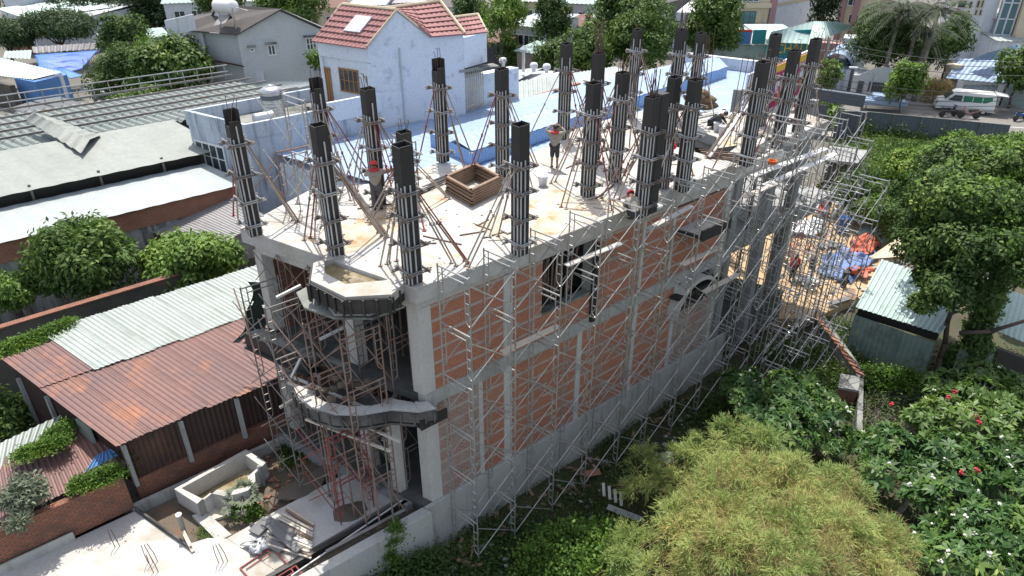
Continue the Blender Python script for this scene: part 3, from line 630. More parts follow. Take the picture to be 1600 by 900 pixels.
# ---------------- formwork columns standing on the slab ----------------
H_ = 3.72
def rot_xy(ax): return EA, EB
PERP = Vector((-EA.y, EA.x, 0))   # square section axes: EA and its perpendicular
def form_column(label, u, v, props=4, rebar=0, big=1.0, h=H_, double=False, notch=False, off=0, group='black formwork columns on the slab', style=None):
    p = W3(u, v, ZT); p.z = ZT
    t = thing('formwork_column', label, 'column form', p, group); s = .34*big; ex, ey = EA, PERP
    U = Vector((0,0,1)); hb = h-RNG.uniform(.75,1.05)+off
    # four boards; the ones toward the street side stop at different heights
    hts = [h, h-.02, h-(.42 if notch else .05), h-(.3 if notch else .03)]
    sides = [(ex, ey), (ey, ex), (-ex, ey), (-ey, ex)]
    for (n_, tt), hh in zip(sides, hts):
        q = MB(); c = p+n_*(s/2-.012)+U*hh/2
        q.box(c, .022, s-(0 if abs(n_.dot(ex))>.5 else .05), hh, n_, tt, U)
        q.build('panel', M['film'], t)
    if double:
        q = MB(); q.box(p+ex*.36+U*(h/2+.02), .34, .34, h, ex, ey, U); q.build('panel', M['film'], t)
    # concrete head just below the rim
    q = MB(); q.box(p+U*(h-.55)/2, s-.08, s-.08, h-.55, ex, ey, U); q.build('core', M['conc_d'], t)
    # vertical battens
    for n_, tt in sides:
        for k in (-1, 0.08):
            hh = hb+(.35 if (k > 0 and RNG.random() < .3) else .0)+RNG.uniform(-.02,.06)
            q = MB(); q.box(p+n_*(s/2+.022)+tt*(k*s*.385)+U*(hh/2+.03), .027, .035, hh, n_, tt, U); q.build('batten', M['alu'], t)
    # clamps
    for z in (.38, 1.12, 1.9, hb-.12):
        q = MB(); e = s/2+.075
        for n_, tt in sides:
            for dz in (-.028, .028):
                l = s/2+RNG.uniform(.16,.30); r_ = s/2+RNG.uniform(.16,.30)
                c0 = p+n_*e+U*(z+dz+(.02 if abs(n_.dot(ex))>.5 else -.03))
                q.tube(c0-tt*l, c0+tt*r_, .021, 6)
        q.build('clamp', M['steel_d'] if RNG.random()<.6 else M['steel'], t)
        q = MB()
        for n_, tt in sides:
            for sg in (-1, 1):
                c0 = p+n_*(e+.03)+tt*(sg*(s/2+.09))+U*z; q.box(c0, .07, .06, .10, n_, tt, U); q.tube(c0+n_*.02, c0+n_*.13, .012, 5)
        q.build('clamp_fitting', M['clampm'], t)
    # raking props
    ang0 = RNG.uniform(0, 6.28)
    dirs_ = [EA, -EA, PERP, -PERP]
    for k in range(props):
        d = (dirs_[(k+(0 if style is None else style)) % 4]*1.0+dirs_[(k+1) % 4]*RNG.uniform(-.35,.35)).normalized()
        L_ = RNG.uniform(1.25,1.75); foot = p+d*L_
        a_, b_ = toab(foot)
        if b_ < -.25 or a_ < -.2 or b_ > 8.2:
            d = -d; foot = p+d*L_; a_, b_ = toab(foot)
            if b_ < -.25 or a_ < -.2: continue
        for w_ in ((0, .13) if RNG.random() < .5 else (0,)):
            side = Vector((-d.y, d.x, 0))*w_
            top = p+d*(s/2+.06)+side+U*(hb-.1-.1*(w_>0)); f_ = foot+side*1.6+U*.03; mid = top.lerp(f_, .45)
            q = MB(); q.tube(top, mid, .019, 6); q.tube(mid, f_, .026, 6); q.box(f_, .12, .12, .012); q.tube(mid-U*.05, mid+U*.05, .036, 6)
            q.build('raking_prop', M['redpipe'] if RNG.random() < .16 else (M['rust'] if RNG.random() < .3 else M['prop_grey']), t)
    for k in range(rebar):
        a = 2*math.pi*k/rebar+.4; q = MB(); b0 = p+Vector((math.cos(a)*s*.32, math.sin(a)*s*.32, h-.6))
        hh = RNG.uniform(1.1, 1.7) if rebar > 5 else RNG.uniform(.75, 1.0)
        lean = Vector((RNG.normal()*.03, RNG.normal()*.03, 0)); q.path([b0, b0+U*hh*.6+lean, b0+U*hh+lean*3], .010 if rebar<=5 else .014, 5)
        if rebar <= 5: q.tube(b0+U*hh+lean*3, b0+U*hh+lean*3+PERP*.12, .010, 5)
        q.build('rebar', M['rebar'], t)
    return t
form_column('tall black formwork column at the front left corner of the roof slab', 398, 366, 4, 3, notch=True, style=1)
form_column('black formwork column behind the front left one, with a bright steel strip near its top', 516, 296, 5, 2, notch=True)
form_column('black formwork column at the slab front, directly behind the muddy bay pool', 525, 397, 5, 0)
form_column('black formwork column with thin rods on top, against the pale blue wall left of the red helmet worker', 592, 318, 5, 5)
form_column('thickest black formwork column, at the near right corner of the roof slab', 645, 440, 4, 0, 1.08)
form_column('black formwork column with hooked rods, half hidden behind the near corner column', 640, 330, 4, 4, h=2.6)
form_column('black formwork column at the left edge of the light blue roof, above the timber stack', 692, 252, 4, 3, notch=True)
form_column('black formwork column standing mid slab right of the timber stack', 785, 274, 4, 5)
form_column('black formwork column on the slab edge above the dark window opening', 812, 396, 4, 0)
form_column('black formwork column just left behind the worker with raised arms', 880, 216, 4, 2)
form_column('black formwork column with a brown rebar cage rising behind the tan puddle', 926, 250, 4, 10, h=3.9)
form_column('black formwork column on the right end of the large tan puddle', 918, 305, 4, 0)
form_column('slim black formwork column between the puddle and the wide double column', 960, 282, 4, 4, .95)
form_column('wide double black formwork column above the crouching worker on the slab edge', 1002, 336, 4, 8, double=True)
form_column('black formwork column left of the close pair at the stair opening', 1035, 292, 3, 0, .9)
form_column('black formwork column beside the stair opening with bare top', 1065, 298, 3, 3)
form_column('far black formwork column in front of the round green tree, near the light blue roof', 985, 184, 3, 3, .9)
form_column('far black formwork column with long rods, left one of the pair before the white house', 1050, 184, 2, 9, 1.1)
form_column('far black formwork column, right one of the pair before the white house', 1078, 192, 2, 2, .9)
form_column('black formwork column on the slab edge left of the straw hat worker', 1165, 258, 4, 4, 1.05)
form_column('black formwork column behind the slab edge, touching the straw hat worker', 1188, 195, 3, 0)
form_column('black formwork column in front of the colourful mural, nearer one', 1213, 232, 3, 4)
form_column('black formwork column at the far end of the colourful mural', 1246, 206, 3, 4)
# loose starter bars on the slab
for i, (u, v, n_, lab) in enumerate([(1092,176,6,'bunch of thin brown starter bars standing right of the far column pair'),(1150,232,5,'pair of tall braced starter bars left of the straw hat worker'),(1275,188,8,'cage of thin starter bars at the far right end of the slab'),(975,235,8,'bunch of brown starter bars behind the slim column')]):
    t = thing('starter_bars', lab, 'rebar', W3(u, v, ZT), 'starter bars on the slab'); p = W3(u, v, ZT)
    for k in range(n_):
        q = MB(); b0 = p+EA*(.3*(k%3))+PERP*(.28*(k//3)); q.path([b0, b0+Vector((RNG.normal()*.04, RNG.normal()*.04, 1.6)), b0+Vector((RNG.normal()*.08, RNG.normal()*.08, 3.1+RNG.random()*.5))], .014, 5); q.build('rebar', M['rebar'], t)
# ---------------- scaffolding ----------------
FD = Vector((.74, -.67, 0)).normalized()       # frame direction, square-ish to the wall
FH = 1.72; FW = 1.15
def frame_mb(d, o=Vector((0,0,0)), h=FH, w=FW, r=.0235):
    q = MB(); U = Vector((0,0,1)); p = [o, o+d*w]
    q.tube(p[0], p[0]+U*h, r); q.tube(p[1], p[1]+U*h, r); q.tube(p[0]+U*(h-.06), p[1]+U*(h-.06), r); q.tube(p[0]+d*.16+U*(h-.24), p[1]-d*.16+U*(h-.24), r*.8)
    for b, sg in ((p[0], 1), (p[1], -1)):   # ladder side with bent foot
        x = b+d*(.17*sg); q.tube(x+U*(h-.06), x+U*.42, r*.75); q.path([x+U*.42, x+U*.34-d*(.03*sg), b+U*.26+d*(.05*sg), b+U*.25], r*.75, 5)
        for z in (.62, .92, 1.22): q.tube(b+U*z, x+U*z, r*.6, 5)
    return q
def scaffold_stack(label, p, d, n, side, step, mname='steel', group='galvanised scaffold stacks along the side wall', brace_all=True, name='scaffold_stack'):
    t = thing(name, label, 'scaffold', p, group); first = None; bf = None
    for k in range(n):
        if first is None: first = frame_mb(d, Vector(p)).build('frame', M[mname], t)
        else: c = first.copy(); COL.objects.link(c); c.parent = t; c.location = (0, 0, k*FH)
    if step:
        U = Vector((0,0,1))
        for k in range(n):
            if k == 0:
                bs = []
                for e in (0, 1):
                    o = Vector(p)+d*(FW*e)
                    q = MB(); q.tube(o+U*.25, o+side*step+U*(FH-.25), .016, 5); q.tube(o+U*(FH-.25), o+side*step+U*.25, .016, 5)
                    bs.append(q.build('cross_brace', M[mname], t))
            else:
                for b in bs:
                    c = b.copy(); COL.objects.link(c); c.parent = t; c.location = (0, 0, k*FH)
    # base jacks
    for e in (0, 1):
        o = Vector(p)+d*(FW*e); q = MB(); q.tube(o-Vector((0,0,.28)), o, .016, 5); q.box(o-Vector((0,0,.29)), .14, .14, .012); q.build('base_jack', M['steel_d'], t)
    return t
ords = ['first','second','third','fourth','fifth','sixth','seventh','eighth','ninth','tenth','eleventh','twelfth','thirteenth','fourteenth','fifteenth']
for i in range(10):
    a = .25+i*1.58+RNG.uniform(-.1,.1); p = AB(a, -.42+RNG.uniform(-.06,.03), -1.72+RNG.uniform(-.12,.12))
    scaffold_stack('galvanised scaffold stack on the brick side wall, %s from the near corner' % ords[i], p, FD, 6 if i else 6, EA, 1.58 if i < 9 else 1.5)
for i in range(4):
    a = 15.6+i*1.6+RNG.uniform(-.1,.1); p = AB(a, -.35+.05*i, -1.5+RNG.uniform(-.1,.15))
    scaffold_stack('galvanised scaffold stack along the open rear part, %s after the brick wall ends' % ords[i], p, FD, 6, EA, 1.6 if i < 3 else 0, group='galvanised scaffold stacks along the rear part')
for i in range(4):
    a = 14.2+i*1.55; p = AB(a, -2.15, -1.75)+EN*.1
    scaffold_stack('outer free standing scaffold stack in front of the rear part, %s from the brick wall' % ords[i], p, FD, 5, EA, 1.55 if i < 3 else 0, group='outer scaffold stacks by the sand yard')
for i in range(2):
    a = 21.6+i*1.5; p = AB(a, .3, -1.5)
    scaffold_stack('tall far scaffold stack at the rear end of the slab, %s of the row' % ords[i], p, FD, 5, EA, 1.5 if i < 1 else 0, mname='steel', group='far scaffold stacks at the rear end')
for i in range(4):
    scaffold_stack('inner scaffold stack beneath the rear slab, %s after the brick wall ends' % ords[i], AB(15.0+i*1.6, 2.4, -1.46), FD, 5, EA, 1.6 if i < 3 else 0, mname='steel_d' if i % 2 else 'steel', group='inner scaffold stacks under the rear slab')
for i, b in enumerate((1.0, 2.3, 3.9, 5.2)):
    scaffold_stack('grey scaffold stack inside the upper storey front opening, %s from the right' % ords[i], AB(1.0, b, 4.13), -EA, 2, EB, 1.25, mname='steel_d' if i % 2 else 'rust', group='scaffold stacks inside the front bay')
    scaffold_stack('scaffold stack inside the ground floor front opening, %s from the right' % ords[i], AB(1.1, b, .01), -EA, 2, EB, 1.25, mname='rust' if i % 2 else 'steel_d', group='scaffold stacks inside the lower front bay')
# rusty scaffold under the front bay
FB = -EA
for i, (a, b, mn, lab) in enumerate([(-.75,.55,'rust','rusty scaffold stack under the front bay, beside the near corner column'),(-.75,1.9,'rust','rusty scaffold stack under the middle of the front bay'),(-.75,3.4,'steel_d','grey scaffold stack under the left end of the front bay'),(-.35,5.0,'steel_d','dull scaffold stack in front of the left opening')]):
    scaffold_stack(lab, AB(a, b, -.1), FB, 4, EB, 1.35 if i < 2 else (1.4 if i == 2 else 0), mname=mn, group='scaffold stacks under the front bay')
scaffold_stack('red painted scaffold frame pair standing on the porch below the curved balcony', AB(-1.1,1.2,-.12), FB, 2, EB, 1.3, mname='redpipe', group='scaffold stacks under the front bay')
# scaffold frames standing on the slab at the left back
for i, (u, v, mn, lab) in enumerate([(470,330,'steel','pale scaffold frame on the slab by the blue neighbour wall, left one'),(500,318,'rust','rusty scaffold frame on the slab behind the front left columns'),(620,300,'steel','pale scaffold frame on the slab next to the red helmet worker'),(1190,262,'steel','scaffold frame on the slab edge beside the slab edge column')]):
    p = W3(u, v, ZT); scaffold_stack(lab, Vector((p.x, p.y, ZT+.3)), FD if i != 1 else -EA, 1 if i else 2, EB if i < 3 else EA, 1.3, mname=mn, group='scaffold frames on the slab')
# upright steel props, shoring every storey
def prop_at(a, b, z0, z1, m, lab, grp, rad=.024):
    p = AB(a, b, z0); q = MB(); U = Vector((0,0,1)); h = z1-z0; q.tube(p, p+U*h*.55, rad+.006, 6); q.tube(p+U*h*.55, p+U*h, rad, 6); q.box(p+U*.006, .13,.13,.012); q.box(p+U*(h-.006), .14,.14,.012); q.tube(p+U*(h*.55-.05), p+U*(h*.55+.05), .042, 6)
    q.build('steel_prop', m, label=lab, cat='prop', group=grp)
rows_ = ['outer row', 'middle row', 'inner row']
for ib, b in enumerate((.75, 1.3, 1.9, 2.4, 3.3, 3.9, 4.6, 5.2, 5.8)):
    for ia, a in enumerate((.5, 1.5, 2.8)):
        rs = RNG.random() < .55
        prop_at(a+RNG.uniform(-.2,.2), b+RNG.uniform(-.15,.15), 4.121, 7.44, M['rust'] if rs else M['steel_d'], '%s steel prop in the open upper storey front, %s, %s from the near corner' % ('rusty' if rs else 'grey', rows_[ia], ords[ib]), 'props in the upper front bay')
for ib, b in enumerate((.8, 1.6, 2.3, 3.3, 4.1, 4.9, 5.7)):
    for ia, a in enumerate((.6, 1.9)):
        rs = RNG.random() < .55
        prop_at(a+RNG.uniform(-.2,.2), b+RNG.uniform(-.15,.15), .001, 3.84, M['rust'] if rs else M['steel_d'], '%s steel prop in the open ground floor front, %s, %s from the near corner' % ('rusty' if rs else 'grey', rows_[ia*2], ords[ib]), 'props in the lower front bay')
for i in range(7):
    b = -.1+i*.45; prop_at(-1.5-.25*math.sin(i*.5), b, -.19, 3.49, M['rust'] if i % 2 else M['steel_d'], '%s prop holding the curved balcony formwork above the porch, %s from the right' % ('rusty' if i % 2 else 'grey', ords[i]), 'props under the curved balcony')
for st, (lo, hi) in enumerate(((-1.46, 3.73), (4.06, 7.48))):
    for r_ in range(3):
        for i in range(5):
            rs = RNG.random() < .35
            prop_at(14.9+i*1.25+RNG.uniform(-.3,.3), .95+r_*.85+RNG.uniform(-.2,.2), lo, hi, M['rust'] if rs else M['steel_d'], '%s prop in the open rear part, %s storey, %s, %s past the brick wall' % ('rusty' if rs else 'grey', ('lower','upper')[st], rows_[r_], ords[i]), 'props under the rear slab')
for i in range(9): prop_at(4.75+i*.2, .55+.25*(i%3), 4.121, 7.44, M['rust'] if i%3 else M['steel_d'], '%s prop seen through the dark upper window opening, %s from its left side' % ('rusty' if i%3 else 'grey', ords[i]), 'props behind the window opening')
# long tubes and boards laid on the front scaffold
def pole(name, lab, cat, p0, p1, r, m, grp=None): q = MB(); q.tube(p0, p1, r, 8); q.build(name, m, label=lab, cat=cat, group=grp)
def bar(name, lab, cat, p0, p1, w, h, m, grp=None): q = MB(); q.beam(p0, p1, w, h); q.build(name, m, label=lab, cat=cat, group=grp)
G_ = 'pale beams sticking out of the front scaffold'
for (u0,v0,z0,u1,v1,z1,lab) in [(432,465,7.0,470,446,7.1,'short pale beam end sticking out left under the bay deck'),(498,484,7.1,526,472,7.1,'short pale beam end under the middle of the bay deck'),(552,493,7.1,580,478,7.1,'pale beam crossed with another at the right of the bay deck'),(437,637,3.2,478,612,3.3,'pale beam poking out toward the rusty roof below the balcony'),(450,598,3.5,600,652,3.4,'long pale beam along the balcony edge, upper one'),(460,590,3.7,590,645,3.6,'long pale beam lying on the balcony edge formwork'),(480,625,3.2,625,690,3.2,'long white beam beneath the curved balcony, middle one'),(478,655,2.9,610,705,2.9,'long white beam beneath the curved balcony, lowest one'),(432,548,3.9,500,590,3.6,'grey board slung under the left balcony ledge'),(500,530,5.4,560,500,5.5,'pale beam resting across the upper scaffold behind the bay'),(455,590,4.0,470,560,4.3,'short pale strut at the balcony ledge corner')]:
    bar('timber_beam', lab, 'beam', W3(u0,v0,z0), W3(u1,v1,z1), .07, .07, M['cream_pipe'] if RNG.random()<.6 else M['whitepipe'], G_)
bar('white_plank', 'white plank on the side scaffold just below the crouching worker', 'plank', AB(4.5,-.75,7.1), AB(6.9,-.75,7.1), .22, .04, M['white_conc'], 'white planks on the side scaffold')
bar('white_plank', 'white plank on the side scaffold right of the crouching worker', 'plank', AB(7.9,-.9,7.3), AB(10.1,-.9,7.5), .2, .04, M['white_conc'], 'white planks on the side scaffold')
for (u0,v0,u1,v1,z,lab) in [(1175,275,1290,232,7.3,'long white plank on the far scaffold, upper one'),(1195,290,1305,240,7.0,'long white plank on the far scaffold, lower one')]:
    bar('white_plank', lab, 'plank', W3(u0,v0,z), W3(u1,v1,z), .28, .04, M['white'], 'white planks on the side scaffold')
pole('drain_pipe', 'long white pipe slanting down from the sand yard into the garden', 'pipe', W3(1256,497,-1.2), W3(1190,566,-1.75), .06, M['whitepipe'])
pole('drain_pipe', 'grey drain pipe lying on the boundary wall near the building corner', 'pipe', AB(-.8,.25,.05), AB(-3.4,.35,.05), .055, M['steel_d'])
pole('thin_tube', 'thin white tube lying across the dirt beside the porch kerb', 'tube', W3(628,782,.0), W3(455,900,-.1), .025, M['whitepipe'])
for i in range(9):   # leaning poles round the stair opening and far slab
    a = 10+RNG.random()*9; b = 1+RNG.random()*3.5
    p0 = AB(a, b, ZT+.03); p1 = p0+EA*RNG.uniform(-.9,.9)+EB*RNG.uniform(-.9,.9)+Vector((0,0,2.2))
bar('steel_channel', 'pair of thick pale steel channels leaning up against the slab edge column, left one', 'channel', W3(1108,246,ZT+.05), W3(1172,160,ZT+1.75), .12, .06, M['steel'], 'channels leaning at the far column')
bar('steel_channel', 'pair of thick pale steel channels leaning up against the slab edge column, right one', 'channel', W3(1146,222,ZT+.05), W3(1176,186,ZT+.95), .12, .06, M['steel'], 'channels leaning at the far column')
# ---------------- neighbouring buildings ----------------
UP = Vector((0,0,1))
def house(name, label, cat, loc, group=None): return thing(name, label, cat, loc, group)
def roof_quad(mb, px, pitch=.22, amp=.03, th=.015): # px: four (u,v,z); ribs run from p0->p3
    mb.corr(*[W3(*q) for q in px], pitch=pitch, amp=amp, th=th)
def window_on(parent, p, d, w, h, frame='white', pane='glass', n=2, hood=False, name='window', hb=1, depth=.05):
    """p: lower left corner on the wall, d: unit vector along the wall; normal faces the camera side"""
    d = Vector(d).normalized(); nrm = Vector((d.y, -d.x, 0))
    if nrm.dot(Vector((0,0,0))-Vector(p)) < 0: nrm = -nrm
    q = MB(); c = Vector(p)+d*w/2+nrm*.02
    for z in (0, h): q.box(c+UP*z, w+.1, depth+.04, .09, d, nrm, UP)
    for k in range(n+1): q.box(Vector(p)+d*(w*k/n)+nrm*.022+UP*(h/2), .08, depth+.03, h-.085, d, nrm, UP)
    for k in range(1, hb): q.box(c+UP*(h*k/hb), w-.02, depth+.01, .05, d, nrm, UP)
    f = q.build(name, M[frame], parent)
    g = MB(); g.box(c+UP*h/2-nrm*.004, w-.04, .03, h-.04, d, nrm, UP); g.build('pane', M[pane], f)
    if hood: g = MB(); g.box(c+UP*(h+.2)+nrm*.2, w+.4, .45, .07, d, nrm, UP); g.build('hood', M['mould'], f)
    return f
def boxw(parent, name, a0, a1, b0, b1, z0, z1, m, **k): q = MB(); q.ab(a0, a1, b0, b1, z0, z1); return q.build(name, M[m] if isinstance(m, str) else m, parent, **k)

# --- rust roofed shed, front left ---
t = house('rusty_shed', 'long low shed with a rusty corrugated roof and a pale panel, left of the construction', 'shed', AB(-2, 9, -1))
za, zb = 2.2, 3.1
def RZ(b): return za+(zb-za)*(b-6.35)/(13.2-6.35)
def rp(a, b): return AB(a, b, RZ(b))
q = MB(); rs_ = random.Random(5); a_ = -5.2
def sheet(mb, a0, a1, b0, b1, dz, slant):   # one roofing sheet, laid a little out of true
    j = rs_.uniform(-.07,.07); k = rs_.uniform(-.012,.012); mb.corr(rp(a0-.06,b0+j+slant*(a0+5.2))+UP*(dz+k), rp(a1+.02,b0+j+slant*(a1+5.2)+rs_.uniform(-.03,.03))+UP*(dz+.014+k), rp(a1+.02,b1+rs_.uniform(-.05,.05))+UP*(dz+.014-k), rp(a0-.06,b1)+UP*(dz-k), pitch=.155, amp=.019)
while a_ < 9: sheet(q, a_, a_+.93, 6.35, 10.5, 0, .028); a_ += .93
sheet(q, -5.2, -4.4, 10.38, 12.6, .025, 0); sheet(q, -4.4, -3.6, 10.4, 12.65, .02, 0); q.build('roof_sheets', M['rustroof'], t)
q = MB(); a_ = -3.62
while a_ < 9: sheet(q, a_, a_+.93, 10.15, 13.4, .05, .028); a_ += .93
q.build('pale_roof_sheets', M['paleroof'], t)
q = MB(); q.corr(AB(-5.0,6.62,.55), AB(9,6.95,.55), AB(9,6.95,2.15), AB(-5.0,6.62,2.15), pitch=.16, amp=.02); q.corr(AB(-5.0,6.62,.4), AB(-5.05,12.6,.0), AB(-5.05,12.6,2.95), AB(-5.0,6.62,2.12), pitch=.16, amp=.02); q.build('cladding', M['darksheet'], t)
q = MB(); q.ab(-5.05, 9, 6.56, 6.72, -1.1, .56); q.build('base_wall', M['brick_o'], t)
for a in (-5.1,-3.4,-1.6,.2): boxw(t, 'post', a, a+.11, 6.42, 6.53, .4, 2.1, 'conc_d')
for b in (8.2, 10.4, 12.2): boxw(t, 'post', -5.2, -5.09, b, b+.12, -1, 2.3, 'conc_d')
boxw(t, 'pale_panel', -5.22, -5.14, 8.0, 8.7, .9, 2.2, 'paleroof')
q = MB(); q.ab(-5.5, 9, 6.15, 6.3, -1.1, -.05); q.build('retaining_wall', M['plinth'], None, label='low grey concrete wall edging the court beneath the rusty shed', cat='wall')
# brick wall at the bottom left
q = MB(); q.prism([AB(-12,6.02), AB(-5.45,6.12), AB(-5.45,6.34), AB(-12,6.26)], -.1, 1.22); q.build('brick_wall', M['brick_o'], label='old orange brick wall with vines, at the bottom left beside the bright court', cat='wall')
q = MB(); q.prism([AB(-12,5.9), AB(-7.2,5.96), AB(-7.2,6.0), AB(-12,6.0)], -.5, .18); q.build('wall_skirt', M['plinth'], label='grey concrete skirt along the foot of the old brick wall', cat='skirt')
# low roofs behind that wall
t = house('lean_to', 'low lean-to behind the brick wall with brown, blue and pale corrugated sheets', 'shed', AB(-8.5, 8.5, -1))
def lz(u, v, z): return W3(u, v, z)
q = MB(); q.corr(lz(-60,845,1.2), lz(205,722,1.2), lz(150,648,1.75), lz(-60,745,1.75), pitch=.16, amp=.02); q.build('brown_roof', M['rustroof'], t)
q = MB(); q.corr(lz(132,738,1.32), lz(192,708,1.32), lz(175,700,1.5), lz(150,712,1.5), pitch=.16, amp=.02); q.build('blue_roof', M['bluesheet'], t)
q = MB(); q.corr(lz(-60,770,1.65), lz(75,690,1.62), lz(95,648,1.95), lz(-60,720,2.0), pitch=.2, amp=.03); q.build('pale_roof', M['paleroof'], t)
boxw(t, 'wall', -12, -5.6, 6.6, 10.5, -1, 1.05, 'darkwall')
# dark back wall
q = MB(); q.ab(-14, 3.4, 16.4, 16.65, -1, 2.3); w_ = q.build('back_wall', M['darkwall'], label='dark mossy boundary wall between the rusty shed and the two round trees', cat='wall')
q = MB(); q.ab(-14, 3.4, 16.36, 16.69, 2.301, 2.37); cp = q.build('coping', M['brick_o'], w_)
# --- long factory ---
t = house('factory', 'long factory with pale corrugated roofs, a brick band and stained plaster wall', 'factory', AB(0, 28, -1))
boxw(t, 'wall', -24, 10.6, 23.9, 24.1, -1, 1.9, 'oldwall'); boxw(t, 'brick_band', -24, 10.6, 23.84, 24.08, 1.901, 2.85, 'brick_b')
q = MB(); q.corr(AB(-24,23.6,2.95), AB(10.8,23.6,2.95), AB(10.8,27.2,3.35), AB(-24,27.2,3.35), pitch=1.0, amp=.012); q.build('lower_roof', M['whiteroof'], t)
boxw(t, 'roof_gap_shade', -24, 10.9, 27.6, 27.7, 2.6, 4.0, 'black')  # black sheet standing in for the shade between the two roofs
for k in range(9): boxw(t, 'post', -16+k*3.1, -15.9+k*3.1, 27.4, 27.5, 3.2, 4.1, 'steel_d')
q = MB(); q.corr(AB(-24,27.0,3.95), AB(12.0,27.0,3.95), AB(12.6,32.6,4.6), AB(-24,32.6,4.6), pitch=1.15, amp=.014); q.build('upper_roof', M['greenroof'], t)
q = MB(); q.corr(AB(-24,32.8,3.9), AB(1.8,32.8,3.9), AB(2.0,42,4.1), AB(-24,42,4.1), pitch=.4, amp=.06); q.build('grey_roof_sheets', M['greyroof'], t)
q = MB(); q.corr(AB(3.6,33.6,4.15), AB(22,33.6,4.15), AB(22,40.5,4.3), AB(4.2,42.5,4.3), pitch=.5, amp=.09); q.build('scalloped_roof', M['slateteal'], t)
def truss(a0, a1, b, z, parent, m='steel_d'):
    q = MB(); q.tube(AB(a0,b,z), AB(a1,b,z), .05, 6); q.tube(AB(a0,b,z+.45), AB(a1,b,z+.45), .05, 6); n = int(abs(a1-a0)/.9)
    for k in range(n):
        x0 = a0+(a1-a0)*k/n; x1 = a0+(a1-a0)*(k+1)/n; q.tube(AB(x0,b,z), AB((x0+x1)/2,b,z+.45), .03, 5); q.tube(AB((x0+x1)/2,b,z+.45), AB(x1,b,z), .03, 5)
    q.build('truss', M[m], parent)
for b in (33.0, 36, 39, 42): truss(-20, 2.4, b, 4.3, t)
for k in range(13):
    a = -19+k*1.75; q = MB(); q.beam(AB(a,32.9,4.86), AB(a+.2,42,4.86), .06, .1); q.build('purlin', M['steel_d'], t)
for b in (34.4, 36.0, 37.6, 39.2, 41.2):
    q = MB(); q.beam(AB(3.8,b,4.75), AB(22,b,4.75), .07, .12); q.build('purlin', M['steel_d'], t)
q = MB()
for z in (4.95, 5.4): q.tube(AB(3.8,42.4,z), AB(22,41.6,z), .04, 6)
for k in range(20): q.tube(AB(3.8+k*.95,42.3-k*.03,4.4), AB(3.8+k*.95,42.3-k*.03,5.4), .035, 5)
q.build('roof_rail', M['steel'], t)
# bent pale sheets lying across the roof
q = MB(); pts = [W3(38,186,5.0), W3(128,240,4.5), W3(158,212,4.6), W3(72,180,5.2)]; q.corr(*pts, pitch=.9, amp=.07, sag=-.25); q.build('loose_sheet', M['greenroof'], label='bent loose pale roofing sheet lying across the factory roof at the left', cat='roof sheet')
# grey lean-to between factory and the site
t = house('grey_shed', 'grey corrugated shed between the factory wall and the front left column', 'shed', AB(8, 18, -1))
q = MB(); q.corr(W3(197,350,1.6), W3(343,292,2.4), W3(420,340,2.2), W3(325,392,1.4), pitch=.2, amp=.025); q.build('roof', M['greyroof'], t)
p0, p1, p2 = W3(325,392,1.38), W3(420,340,2.15), W3(197,350,1.5)
q = MB(); lo = Vector((0,0,-1)); q.corr(Vector((p0.x,p0.y,.3)), Vector((p1.x,p1.y,.3)), p1, p0, pitch=.2, amp=.02); q.build('cladding', M['greyroof'], t)
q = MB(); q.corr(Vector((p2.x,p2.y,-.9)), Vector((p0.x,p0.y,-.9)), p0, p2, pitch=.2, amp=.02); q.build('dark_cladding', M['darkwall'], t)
# --- grey blue neighbour with terrace ---
t = house('terrace_house', 'grey blue flat roofed house with a water tank terrace behind the left columns', 'house', AB(14, 26, -1))
boxw(t, 'wall', 11.3, 19.3, 23.8, 28.7, -1, 5.2, 'greyblue'); boxw(t, 'wall', 19.31, 30, 23.9, 24.6, -1, 6.2, 'bluewall')
for (a0,a1,b0,b1) in ((11.25,11.45,23.75,28.75),(11.46,16.0,23.75,23.95),(11.46,19.4,28.55,28.75)): boxw(t, 'parapet', a0, a1, b0, b1, 5.201, 6.0, 'greyblue')
boxw(t, 'parapet', 16.01, 19.4, 23.75, 23.95, 5.201, 6.3, 'bluewall'); boxw(t, 'terrace_floor', 11.46, 19.3, 23.96, 28.54, 5.201, 5.26, 'mould')
boxw(t, 'coping', 11.2, 19.5, 23.7, 24.0, 6.301, 6.34, 'conc') if False else None
window_on(t, AB(11.25, 28.3, 2.9), -EB, 2.4, 1.5, n=4, hb=2)
# water tanks on the terrace
def tank(label, c, r, h, ax=(0,0,1), legs=None):
    t = thing('water_tank', label, 'water tank', c, None); c = Vector(c); ax = Vector(ax); pr = [(r*.12,0),(r*.85,0),(r*.98,.06*h)]
    for k in range(1, 8): z = .06*h+(.82*h)*k/8; pr += [(r,z-.02*h),(r*.955,z),(r,z+.02*h)]
    pr += [(r*.98,.9*h),(r*.6,.97*h),(r*.28,1.0*h),(r*.26,1.04*h),(r*.02,1.045*h)]
    q = MB(); q.lathe(c, pr, 28, ax); q.build('drum', M['tank'], t, smooth=True)
    if ax.z > .5: q = MB(); q.lathe(c+ax*(h*.62), [(r*1.01,0),(r*1.012,.01),(r*1.012,h*.13),(r*1.01,h*.14)], 28); q.build('label_band', M['fence'], t)
    if legs:
        q = MB()
        for k in range(4): x = c+ax*(h*(.15 if k<2 else .85))+Vector((.0,r*(.7 if k%2 else -.7),0)); q.tube(x, x-UP*legs, .03, 5)
        q.build('stand', M['steel_d'], t)
    return t
p = W3(430, 183, 5.3); tank('upright stainless water tank on the grey blue terrace', p, .62, 1.75)
p = W3(397, 187, 5.85); tank('small white water drum lying on the terrace parapet beside the upright tank', p, .32, 1.2, tuple(EA), .4)
